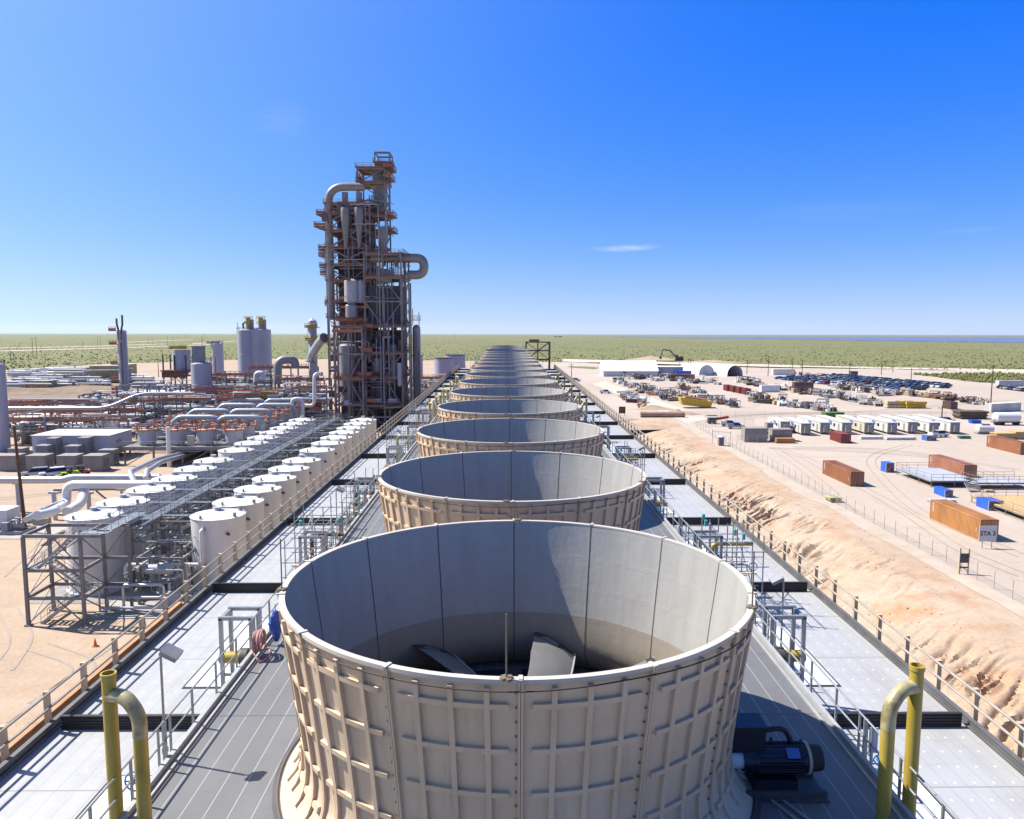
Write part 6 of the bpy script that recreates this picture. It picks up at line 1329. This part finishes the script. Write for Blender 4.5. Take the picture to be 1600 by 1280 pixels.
for i, (px, w_) in enumerate(((1346, 6.5), (1386, 8.5))):
    t = thing('pipe_bundle', f'{"left" if not i else "right"} bundle of white pipes lying before the office trailers', 'pipe bundle', at(px, 687 + i)); b = MB()
    for j in range(7): b.cyl((0, .3 + (j % 4) * .36, .3 + (j // 4) * .32), (w_ * (.8 + .05 * (j % 4)), .3 + (j % 4) * .36, .3 + (j // 4) * .32), .17, n=8)
    b.build('pipes', white, t); b = MB(); b.box((1, .8, .07), (.2, 1.8, .13)).box((w_ * .7, .8, .07), (.2, 1.8, .13)); b.build('bearers', wood, t, smooth=None)
# ------------------------------------------------------------------ office trailers
wtr = mat('white_trailer_side', (.66, .65, .62), .5, 0, .06, .4); ctr = mat('cream_trailer_side', (.62, .56, .42), .5, 0, .06, .4); tend = mat('taupe_trailer_end', (.36, .33, .29), .6, 0, .1, 1); logo = mat('blue_logo', (.10, .19, .55), .5, 0, 0)
def trailer(c, L_, side, label, logos=1):
    t = thing('office_trailer', label, 'trailer', c, 0, 'white office trailers in a row'); W_ = 2.6; H_ = 3.1
    b = MB(); b.box((W_ / 2, L_ / 2, (H_ + .6) / 2), (W_, L_, H_ - .6)); b.build('body', side, t, smooth=None); b = MB(); b.box((W_ / 2, L_ / 2, H_ + .06), (W_ + .2, L_ + .2, .12)); b.build('roof', wtr, t, smooth=None)
    b = MB(); b.box((W_ / 2, -.04, (H_ + .6) / 2), (W_ - .1, .06, H_ - .7)); b.build('end_panel', tend, t, smooth=None); b = MB(); b.box((W_ / 2, -.35, 1.6), (1.0, .6, 1.7)); b.build('air_conditioner', mgrey, t, smooth=None)
    for k in range(2): b = MB(); b.box((-.03, L_ * (.28 + .42 * k), 2.0), (.06, 1.0, .8)); b.build('window', glass, t, smooth=None)
    b = MB(); b.box((-.03, L_ * .12, 1.6), (.07, .9, 2.0)); b.build('door', tend, t, smooth=None)
    for k in range(logos): b = MB(); y = L_ * (.42 + .3 * k); b.quad((-.07, y - .9, 2.05), (-.07, y + .9, 2.05), (-.07, y + 1.25, 2.85), (-.07, y - .55, 2.85)); b.box((-.05, y, 1.9), (.03, 1.6, .1)); b.build('logo', logo, t, smooth=None)
    b = MB(); 
    for y in (.8, L_ / 2, L_ - .8): b.box((W_ / 2, y, .3), (W_ - .4, .4, .6))
    b.build('blocks', mgrey, t, smooth=None)
for i, (px, py, L_, m_) in enumerate(((1219, 677, 10, wtr), (1251, 680.5, 14, wtr), (1281, 679, 16, wtr), (1315, 679, 17, wtr), (1350, 679, 18, ctr), (1386, 679, 18, wtr), (1418, 678, 17, wtr), (1451, 679, 18, wtr), (1484, 678.5, 19, wtr))):
    trailer(at(px, py), L_, m_, f'{"cream" if m_ is ctr else "white"} office trailer with blue mark, {ordn(i + 1)} of the row from the left')
for i, (px, py, d, m_, lb) in enumerate(((1181, 691, (5.6, 3.2, 3.2), gbr, 'left grey generator box beside the pen fence'), (1222, 690, (5, 3, 2.8), gbr, 'right grey generator box beside the pen fence'), (1203, 683, (1.6, 2, 3.4), gbr, 'narrow grey cabinet between the generator boxes'))): cabinet('generator_box', at(px, py), d, m_, lb, 'grey generator boxes in the yard')
t = thing('portable_toilet', 'grey lilac portable toilet by the fence post gate', 'toilet', at(1127, 697)); b = MB(); b.box((0, .6, 1.1), (1.3, 1.3, 2.1)); b.build('cabin', mat('lilac_plastic', (.34, .30, .38), .5, 0, .1, 1), t, smooth=None); b = MB(); b.lathe([(.95, 2.15), (.6, 2.35), (0, 2.4)], 4, (0, .6, 0)); b.build('roof', white, t, smooth=None); b = MB(); b.box((0, -.06, 1.05), (.8, .05, 1.8)); b.build('door', mat('dark_lilac', (.16, .14, .22), .5, 0, .1, 1), t, smooth=None)
t = thing('post_gate', 'thin steel gate frame standing around the portable toilet', 'gate', at(1113, 693)); b = MB(); b.bar((0, 0, 0), (0, 0, 3.4), .09).bar((4.0, -1.5, 0), (4.0, -1.5, 3.2), .1).bar((0, 0, 3.0), (4.0, -1.5, 2.9), .07); b.build('posts', postm, t, smooth=None); b = MB(); b.tube([(0, 0, 1.5), (4, -1.5, 1.5)], .02, 5); b.build('wire', postm, t)
# vehicles standing in the yard
car('pickup_truck', 'silver blue pickup nearer of two by the fence corner', 'pickup', at(1150, 670), R_(-8), mat('silver_blue_paint', (.36, .40, .50), .25, .4, 0), 'pick', 'pickups in the yard'); car('pickup_truck', 'white pickup half hidden behind the silver blue one', 'pickup', at(1139, 666), R_(-8), carw, 'pick', 'pickups in the yard')
car('pickup_truck', 'white pickup alone on the sand by the right guardrail', 'pickup', at(946, 615), R_(-15), carw, 'pick', 'pickups in the yard'); car('parked_suv', 'white blue car near the far right guardrail', 'car', at(900, 596), R_(-20), mat('silver_blue_paint', (0, 0, 0)), 'suv')
car('parked_suv', 'white service truck left of the first office trailer', 'car', at(1178, 680), R_(70), carw, 'suv'); car('parked_suv', 'white van between the office trailers and generator boxes', 'car', at(1196, 684), R_(40), carw, 'suv'); car('pickup_truck', 'white pickup parked between the last two office trailers', 'pickup', at(1466, 683), R_(10), carw, 'pick', 'pickups in the yard')
car('parked_suv', 'dark car parked beside the dark brown equipment stack', 'car', at(1478, 661), R_(12), cargr, 'suv'); car('parked_suv', 'silver car at the far left plant road', 'car', at(82, 600), R_(10), card, 'suv')
t = thing('tank_trailer', 'white round tank trailer near the right edge behind the timber', 'trailer', at(1572, 664)); b = MB(); b.tube([(-4, 0, 2.2), (-3.3, 0, 2.2), (3.3, 0, 2.2), (4, 0, 2.2)], [.6, 1.5, 1.5, .6], 18); b.build('tank', white, t); b = MB(); b.box((0, 0, .8), (8, 2, .2)); b.build('chassis', dsteel, t, smooth=None)
for x in (-2.6, -1.5, 2.8): b = MB(); b.cyl((x, -1.1, .5), (x, 1.1, .5), .5, n=14); b.build('wheel', black, t)
t = thing('white_tank_skid', 'small round white tank on a skid before the tank trailer', 'tank', at(1538, 678)); b = MB(); b.tube([(-2.4, 0, 1.4), (-2, 0, 1.4), (2, 0, 1.4), (2.4, 0, 1.4)], [.4, 1.1, 1.1, .4], 16); b.build('tank', white, t); b = MB(); b.box((0, 0, .25), (4.6, 1.8, .4)).box((0, 0, 2.6), (2.2, 1, .15)); b.build('skid', mgrey, t, smooth=None)
# yellow tipping skip and red lift by the ditch
t = thing('tipping_skip', 'yellow tipped skip with dark shadowed underside among the far materials', 'skip', at(1086, 637)); b = MB()
P = [(-5, -2, 1.2), (5, -2, 0), (5, 2, 0), (-5, 2, 1.2), (-5.8, -2.4, 3.8), (5.6, -2.4, 2.3), (5.6, 2.4, 2.3), (-5.8, 2.4, 3.8)]; b.add(P, [(3, 2, 1, 0), (0, 1, 5, 4), (1, 2, 6, 5), (2, 3, 7, 6), (3, 0, 4, 7), (4, 5, 6, 7)]); b.build('bed', yellow, t, smooth=None); b = MB(); b.box((0, 0, 3.3), (8, 3, .5), mtx=Matrix.Rotation(R_(8), 3, 'Y')); b.build('load', corang, t, smooth=None)
t = thing('culvert_pipe', 'long rusty pink pipe lying by the ditch', 'pipe', at(1035, 652)); b = MB(); b.cyl((-7, 0, .9), (7, 0, .9), .9, n=16); b.build('pipe', mat('rusty_pink_pipe', (.42, .27, .21), .7, 0, .2, .6), t); b = MB(); b.box((-4, 0, .15), (.4, 2, .3)).box((4, 0, .15), (.4, 2, .3)); b.build('bearers', wood, t, smooth=None)
t = thing('light_tower', 'small dark machine with red boom beside the ditch', 'machine', at(1112, 662)); b = MB(); b.box((0, 0, 1.0), (2.4, 1.6, 1.4)); b.build('body', dsteel, t, smooth=None); b = MB(); b.box((0, 0, 2.4), (2.8, 1.8, .15)); b.build('canopy', dsteel, t, smooth=None); b = MB(); b.bar((1.2, 0, 1.4), (5, .5, 1.9), .7); b.build('boom', mat('red_paint', (.45, .06, .04), .5, 0, .1, 1), t, smooth=None)
for x in (-.8, .8): b = MB(); b.cyl((x, -.9, .4), (x, .9, .4), .4, n=12); b.build('wheel', black, t)
t = thing('brown_sign_board', 'small brown board standing by the right guardrail', 'board', at(972, 650)); b = MB(); b.box((0, 0, 1.9), (2.1, .12, 2.2)); b.build('board', mat('brown_board', (.17, .09, .05), .8, 0, .2, 1), t, smooth=None); b = MB(); b.bar((-.8, 0, 0), (-.8, 0, 2.9), .12).bar((.8, 0, 0), (.8, 0, 2.9), .12); b.build('post', wood, t, smooth=None)
# excavator
t = thing('excavator', 'dark excavator with raised boom on the spoil heap at the edge of the plain', 'excavator', at(1056, 564)); b = MB(); b.box((3, 0, 2.4), (6, 3.4, 2.4)).box((.6, -.6, 3.8), (2.0, 1.6, 2.2)); b.build('cab', dsteel, t, smooth=None); b = MB(); b.box((2.5, -1.5, .7), (6.5, 1, 1.3)).box((2.5, 1.5, .7), (6.5, 1, 1.3)); b.build('track', black, t, smooth=None); b = MB(); b.bar((0, 0, 3), (-5, 0, 8.6), .9).bar((-5, 0, 8.6), (-11, 0, 9.6), .8); b.build('boom', dsteel, t, smooth=None); b = MB(); b.bar((-11, 0, 9.8), (-13, 0, 3.5), .7); b.build('stick', dsteel, t, smooth=None); b = MB(); b.box((-13, 0, 2.6), (1.8, 1.8, 1.8)); b.build('bucket', dsteel, t, smooth=None)
# ------------------------------------------------------------------ sheds and arched tents
def bx(px, py): return at(px, py)
tent_m = mat('white_tent_fabric', (.82, .82, .82), .6, 0, .04, .2)
c = bx(943, 588.5); w_ = bx(1028, 588.5).x - c.x; t = thing('white_shed', 'long white pitched roof shed at the far end of the yard', 'shed', c); hh = atY(985, 580, c.y).z; rg = atY(985, 567, c.y).z + 1; b = MB(); b.box((w_ / 2, 9, hh / 2), (w_, 18, hh)); b.build('wall', mat('shed_wall_white', (.62, .62, .66), .6, 0, .05, .2), t, smooth=None); b = MB(); b.add([(-.4, -.4, hh), (w_ + .4, -.4, hh), (w_ + .4, 9, rg), (-.4, 9, rg), (-.4, 18.4, hh), (w_ + .4, 18.4, hh)], [(0, 1, 2, 3), (3, 2, 5, 4), (0, 3, 4), (1, 5, 2)]); b.build('roof', tent_m, t, smooth=None); b = MB(); b.box((w_ * .38, -.05, 1.6), (1.6, .1, 2.8)); b.build('door', dsteel, t, smooth=None)
c = bx(1029, 587); w_ = bx(1067, 587).x - c.x; t = thing('flat_roof_shed', 'grey flat roofed shed attached to the right of the white shed', 'shed', c); hh = atY(1048, 574, c.y).z; b = MB(); b.box((w_ / 2, 6, hh / 2), (w_, 12, hh)); b.build('wall', lgrey, t, smooth=None); b = MB(); b.box((w_ / 2, 6, hh + .15), (w_ + .6, 12.6, .3)); b.build('roof', tent_m, t, smooth=None); b = MB(); b.box((w_ * .7, -.05, 1.6), (2.4, .1, 3)); b.build('door', dsteel, t, smooth=None)
for i, (x0, x1, py) in enumerate(((1092, 1122, 587.5), (1136, 1167, 588.5))):
    c = bx(x0, py); w_ = bx(x1, py).x - c.x; t = thing('arched_tent', ('white arched tent with a closed pale end', 'white arched tent with an open brown mouth')[i], 'tent', c, R_(24), 'arched white tents'); r = w_ / 2; H = 6.3; n = 16; Lg = 20; b = MB(); V = []
    for y in (0, Lg):
        for k in range(n + 1): a = math.pi * k / n; V.append((r - r * math.cos(a), y, H * math.sin(a) ** .75))
    for y in (.05, Lg - .05):
        for k in range(n + 1): a = math.pi * k / n; V.append((r - (r - .2) * math.cos(a), y, (H - .2) * math.sin(a) ** .75))
    N = n + 1; b.add(V, [(k, k + N, k + N + 1, k + 1) for k in range(n)] + [(2 * N + k, 2 * N + k + 1, 3 * N + k + 1, 3 * N + k) for k in range(n)] + [(k, k + 1, 2 * N + k + 1, 2 * N + k) for k in range(n)]); b.build('cover', tent_m, t, smooth=40)
    b = MB(); yb = .4 if i == 0 else Lg - .4; b.add([(r - (r - .1) * math.cos(math.pi * k / n), yb, (H - .15) * math.sin(math.pi * k / n) ** .75) for k in range(N)], [tuple(range(N))]); b.build('end_wall', mat('pale_tent_end', (.58, .60, .66), .6, 0, .05, .3) if i == 0 else mat('tan_tent_back', (.45, .36, .22), .7, 0, .15, .3), t, smooth=None)
    b = MB(); b.box((r, yb - .15, 1.6), (3.4, .12, 3.0)); b.build('door', lgrey if i == 0 else rust, t, smooth=None)
for i, (px, py, w_, h, m_, lb) in enumerate(((1068, 588, 9, 2.8, bluep, 'small blue cabin between the sheds and the tents'), (1225, 586, 13, 3.2, white, 'white cabin right of the arched tents'), (1335, 588, 4, 2.6, dsteel, 'small dark cabin at the left of the car park'), (1580, 604, 12, 2.6, lgrey, 'grey cabin at the far right beyond the cars'), (1204, 613, 8, 2.8, white, 'white box trailer among the far materials'), (1256, 607, 9, 2.6, cdark, 'dark trailer among the far materials'))): cabinet('site_cabin', at(px, py), (w_, 3, h), m_, lb, 'site cabins')
# ------------------------------------------------------------------ stored materials laid out over the far yard
def proto_item(kind, seed, m_):
    rr = random.Random(seed); b = MB()
    if kind == 'crate':
        b.box((0, 0, .75), (1.7, 1.4, 1.2)); 
        for z in (.3, 1.2): b.box((0, 0, z), (1.8, 1.5, .14))
        b.box((0, 0, .08), (1.9, 1.3, .12))
    elif kind == 'pipe_bundle':
        for j in range(9): b.cyl((-2.8, -.6 + (j % 5) * .3, .25 + (j // 5) * .28), (2.8 - rr.random(), -.6 + (j % 5) * .3, .25 + (j // 5) * .28), .14, n=6)
        b.box((-1.5, 0, .06), (.2, 1.8, .12)).box((1.5, 0, .06), (.2, 1.8, .12))
    elif kind == 'cable_reel':
        b.cyl((0, -.5, 1), (0, .5, 1), .5, n=14); b.cyl((0, -.6, 1), (0, -.5, 1), 1, n=16); b.cyl((0, .5, 1), (0, .6, 1), 1, n=16)
    elif kind == 'beam_stack':
        for j in range(6): z = .15 + (j // 3) * .5; y = -.7 + (j % 3) * .7; b.box((0, y, z + .4), (5, .4, .05)).box((0, y, z), (5, .4, .05)).box((rr.uniform(-.4, .4), y, z + .2), (5, .06, .4))
    elif kind == 'valve_spool':
        b.cyl((-1, 0, .7), (1.2, 0, .7), .35, n=10); b.cyl((-1, 0, .7), (-1.1, 0, .7), .6, n=12); b.cyl((1.2, 0, .7), (1.3, 0, .7), .6, n=12); b.cyl((.1, 0, .7), (.1, 0, 1.7), .25, n=8); b.box((0, 0, .2), (2, 1, .3))
    elif kind == 'frame_module':
        for x in (-1.6, 1.6):
            for y in (-1, 1): b.bar((x, y, 0), (x, y, 2.4), .14)
        for z in (.1, 2.3):
            for y in (-1, 1): b.bar((-1.6, y, z), (1.6, y, z), .14)
            for x in (-1.6, 1.6): b.bar((x, -1, z), (x, 1, z), .14)
        b.box((.2, 0, .9), (1.8, 1.2, 1.2)); b.cyl((-1, 0, .3), (-1, 0, 2), .4, n=10)
    return b, m_
IT = {'crate': ('crate', [tanwood, white, wood, gbr]), 'pipe_bundle': ('pipe bundle', [rust, lgrey, galv]), 'cable_reel': ('reel', [wood, dsteel, white]), 'beam_stack': ('beam stack', [rust, dsteel, lgrey]), 'valve_spool': ('pipe spool', [lgrey, dsteel, rust]), 'frame_module': ('equipment module', [dsteel, lgrey, gbr, white])}
PROT = {}
def item(kind, m_, p, rz, label, grp):
    key = (kind, m_.name)
    if key not in PROT:
        b, _ = proto_item(kind, len(PROT), m_); o = b.build(kind, m_, None, p, 30, rz); PROT[key] = o; tag(o, label, IT[kind][0], grp); return
    o = PROT[key].copy(); COL.objects.link(o); o.location = p; o.rotation_euler.z = rz; o['label'] = label; o['group'] = grp; s = .8 + .45 * random.random(); o.scale = (s, s, s * (.8 + .4 * random.random()))
ROWS = [((962, 596), (1058, 626), 4, 30, 'row nearest the dirt road'), ((1000, 607), (1086, 628), 4, 26, 'second row past the road'), ((972, 617), (1008, 637), 5, 22, 'cluster by the white pickup'), ((1060, 604), (1100, 618), 4, 16, 'row before the arched tents'), ((1096, 621), (1148, 634), 4, 20, 'row beside the yellow skip'), ((975, 590), (1125, 599), 3, 34, 'row before the white sheds'), ((1150, 595), (1196, 604), 3, 18, 'row right of the tents'), ((1210, 606), (1300, 620), 3, 30, 'upper row left of cars'), ((1170, 624), (1295, 641), 4, 40, 'lower left scrap row'), ((1240, 588), (1335, 601), 3, 24, 'row touching the car park'), ((1300, 604), (1400, 620), 3, 26, 'first row below the cars'), ((1275, 613), (1375, 634), 4, 34, 'white covered middle row'), ((1390, 612), (1540, 632), 3, 30, 'long grey row below cars')]
kinds = list(IT)
for (a, c, wd, n, nm) in ROWS:
    cnt = {}; n = int(n * 1.4)
    for i in range(n):
        f_ = (i + random.uniform(.1, .9)) / n; px = a[0] + (c[0] - a[0]) * f_ + random.uniform(-3, 3); py = a[1] + (c[1] - a[1]) * f_ + random.uniform(-wd, wd)
        kd = random.choice(kinds); m_ = random.choice(IT[kd][1]); tone = 'white' if m_ is white else 'blue' if m_ is bluep else 'rusty' if m_ is rust else 'dark' if m_ is dsteel else 'green' if m_ is greenp else 'brown' if m_ in (wood, tanwood, gbr) else 'grey'
        key = tone + ' ' + IT[kd][0]; cnt[key] = cnt.get(key, 0) + 1
        item(kd, m_, at(px, py), random.uniform(0, 3.1), f'{ordn(cnt[key])} {key} from the left, {nm}', 'materials stored in the yard')
for i, (px, py) in enumerate(((1386, 638), (1403, 638), (1417, 638.5))): flat_stack(at(px, py), (5 + i, 3, 2.4), (wood, yellow, yellow)[i], f'{("brown", "small yellow", "long yellow")[i]} plant box at the end of the white covered row', 'plant_box', 'box', 0, 2)
# ------------------------------------------------------------------ car park
def small_car(nm, paint, kind):
    b = MB(); b.m = 0
    def ext(P, w0, w1):
        n = len(P); zs = [p[1] for p in P]; mz, Mz = min(zs), max(zs); V = [(x, s * (w0 + (w1 - w0) * (z - mz) / (Mz - mz)) / 2, z) for s in (-1, 1) for x, z in P]
        b.add(V, [tuple(range(n)), tuple(range(n, 2 * n))[::-1]] + [(i, i + n, (i + 1) % n + n, (i + 1) % n) for i in range(n)])
    ext([(-2.4, .4), (-2.4, 1.0), (-2.3, 1.1), (1.2, 1.08), (2.35, .9), (2.4, .4)], 1.9, 1.9); b.m = 1
    if kind == 'pick': ext([(-.7, 1.1), (-.5, 1.75), (.7, 1.76), (1.4, 1.08)], 1.82, 1.5)
    else: ext([(-2.1, 1.1), (-1.7, 1.65 if kind == 'suv' else 1.5), (.4, 1.68 if kind == 'suv' else 1.5), (1.3, 1.08)], 1.82, 1.45)
    b.m = 0; b.box((0 if kind == 'pick' else -.7, 0, 1.72 if kind != 'sedan' else 1.53), (1.1 if kind == 'pick' else 2.0, 1.48, .07)); b.m = 2
    for x in (-1.5, 1.5): b.cyl((x, -.96, .35), (x, .96, .35), .35, n=10)
    return b.build(nm, [paint, glass, black], None, (0, 0, 0), 30)
CP = [(p, c_) for p, c_ in ((carw, 'white'), (cars, 'silver'), (card, 'dark navy'), (carb, 'blue'), (cargr, 'grey'), (carr, 'dark red'), (card, 'dark navy'), (cargr, 'grey'), (carb, 'blue'))]
protos = {}
a0, a1 = at(1290, 588), at(1482, 606); b0 = at(1312, 598)
ax = Vector((a1.x - a0.x, a1.y - a0.y, 0)); Lr = ax.length; ax.normalize(); px_ = Vector((ax.y, -ax.x, 0)) 
if px_.y > 0: px_ = -px_
nrow = 6; ntot = 0
for r_ in range(nrow):
    off = -6 + r_ * 9.5; n = int((Lr - 4 + 6 * (r_ % 2)) / 2.9); cnt = 0
    for k in range(n):
        if random.random() < .1: continue
        kd = random.choice(('suv', 'pick', 'sedan', 'suv')); paint, cn = random.choice(CP); p = a0 + ax * (k * 2.9 + r_ * 3) + px_ * (off + random.uniform(-.4, .4)); cnt += 1; ntot += 1
        if ntot > 290: break
        lb = f'{cn} {dict(suv="car", pick="pickup", sedan="low car")[kd]}, {ordn(cnt)} from the far end, {ordn(r_ + 1)} car park row'; key = (kd, paint.name); rz = math.atan2(px_.y, px_.x) + (math.pi if random.random() < .4 else 0) + random.uniform(-.05, .05)
        if key not in protos: o = small_car('parked_car', paint, kd); protos[key] = o; o.location = p; o.rotation_euler.z = rz
        else: o = protos[key].copy(); COL.objects.link(o); o.location = p; o.rotation_euler.z = rz
        tag(o, lb, 'car', 'cars parked in rows')
pl = list(protos.items())
for i in range(9):
    (kd, pn), src = pl[(i * 5 + 2) % len(pl)]; o = src.copy(); COL.objects.link(o); p = at(1566 + i * 5.5, 607.5 + i * .7); o.location = p; o.rotation_euler.z = -.6 + .06 * (i % 3)
    tag(o, f'{pn.split("_car")[0].replace("_", " ")} vehicle, {ordn(i + 1)} in the short line right of the main car park', 'car', 'cars parked in rows')
# ------------------------------------------------------------------ utility poles
def pole(p, h, label, grp, arm=True):
    t = thing('utility_pole', label, 'pole', p, 0, grp); b = MB(); b.tube([(0, 0, 0), (0, 0, h)], [.22, .14], 6); b.build('shaft', mat('dark_pole_timber', (.10, .07, .05), .9, 0, .15, 1), t)
    if arm: b = MB(); b.box((0, 0, h - .7), (2.6, .14, .14)); b.build('crossarm', mat('dark_pole_timber', (0, 0, 0)), t, smooth=None)
for i, (px, py, pt) in enumerate(((1062, 580, 558), (1075, 580, 560), (1079, 580, 561), (1167, 585, 562), (1200, 588, 563), (1238, 584, 560), (1253, 588, 562), (1327, 590, 567), (1377, 586, 563), (1423, 603, 575), (1395, 582, 564), (1548, 630, 570), (942, 570, 559), (893, 590, 568), (1471, 660, 634))):
    p = at(px, py); pole(p, atY(px, pt, p.y).z, f'dark utility pole, {ordn(i + 1)} of those standing over the right hand yard', 'utility poles over the yard')
for i, (px, py, pt) in enumerate(((52, 560, 528), (58, 562, 527), (65, 556, 541), (17, 566, 549), (22, 568, 553), (45, 566, 553), (31, 544, 536), (71, 566, 553), (130, 548, 534), (153, 541, 526), (157, 541, 525), (232, 538, 524), (238, 538, 523), (262, 540, 524), (270, 538, 525), (289, 530, 521), (292, 531, 521), (316, 534, 520), (320, 534, 521), (340, 528, 518), (248, 590, 560), (256, 592, 553), (405, 530, 522), (440, 531, 521), (467, 533, 522), (680, 533, 520), (711, 534, 521), (878, 526, 519), (1090, 528, 522))):
    p = at_plain(px, py); pole(p, max(6, atY(px, pt, p.y).z - p.z), f'far power line pole, {ordn(i + 1)} of those on the green plain from the left', 'power line poles on the plain')
# ------------------------------------------------------------------ solar field far out on the plain
b = MB(); rows = 0
for k in range(26):
    f_ = k / 25; py = 527.2 + 8.4 * f_; x0 = 960 + 600 * f_ + 20 * noise.noise((k * .7, 1, 0)); p = at_plain(x0, py); q_ = at_plain(1640, py + .3)
    b.add([(p.x, p.y, p.z + .6), (q_.x, p.y, p.z + .6), (q_.x, p.y + 6, p.z + 4.5), (p.x, p.y + 6, p.z + 4.5)], [(0, 1, 2, 3)]); b.box(((p.x + q_.x) / 2, p.y + 4, p.z + 1.2), (q_.x - p.x, .4, 2.4)); rows += 1
so_ = b.build('solar_panels', mat('solar_panel_blue', (.24, .31, .52), .25, .2, .15, .02), None, smooth=None); tag(so_, 'blue band of solar panel rows far out on the plain', 'solar panels', None, 'stuff')
t = thing('far_buildings', 'tiny white and red building far out on the plain', 'building', at_plain(868, 527)); b = MB(); b.box((0, 0, 4), (30, 14, 8)); b.build('wall', white, t, smooth=None); b = MB(); b.box((34, 0, 3.5), (24, 12, 7)); b.build('red_wing', cbrown, t, smooth=None)
# ------------------------------------------------------------------ every base colour darkened evenly to balance exposure and deepen shadows
for m_ in bpy.data.materials:
    p_ = m_.node_tree.nodes.get('Principled BSDF') if m_.use_nodes else None
    if not p_: continue
    i_ = p_.inputs['Base Color']; K = .73
    if i_.is_linked:
        mm = m_.node_tree.nodes.new('ShaderNodeMixRGB'); mm.blend_type = 'MULTIPLY'; mm.inputs[0].default_value = 1; mm.inputs[2].default_value = (K, K, K, 1)
        src = i_.links[0].from_socket; m_.node_tree.links.new(src, mm.inputs[1]); m_.node_tree.links.new(mm.outputs[0], i_)
    else:
        c_ = i_.default_value; i_.default_value = (c_[0] * K, c_[1] * K, c_[2] * K, 1)
# ------------------------------------------------------------------ hazy air
hz = bpy.data.materials.new('hazy_air'); hz.use_nodes = True; n_ = hz.node_tree; n_.nodes.clear()
pv = n_.nodes.new('ShaderNodeVolumePrincipled'); pv.inputs['Density'].default_value = 1.5e-5; pv.inputs['Color'].default_value = (.80, .88, 1, 1); pv.inputs['Anisotropy'].default_value = .2
oo = n_.nodes.new('ShaderNodeOutputMaterial'); n_.links.new(pv.outputs[0], oo.inputs['Volume'])
bb = MB(); bb.box((0, 18400, (-432 + 96) / 2), (81000, 43400, 528)); hb = bb.build('haze', hz, smooth=None); hb['kind'] = 'stuff'; hb['label'] = 'thin pale blue haze over the whole plain'
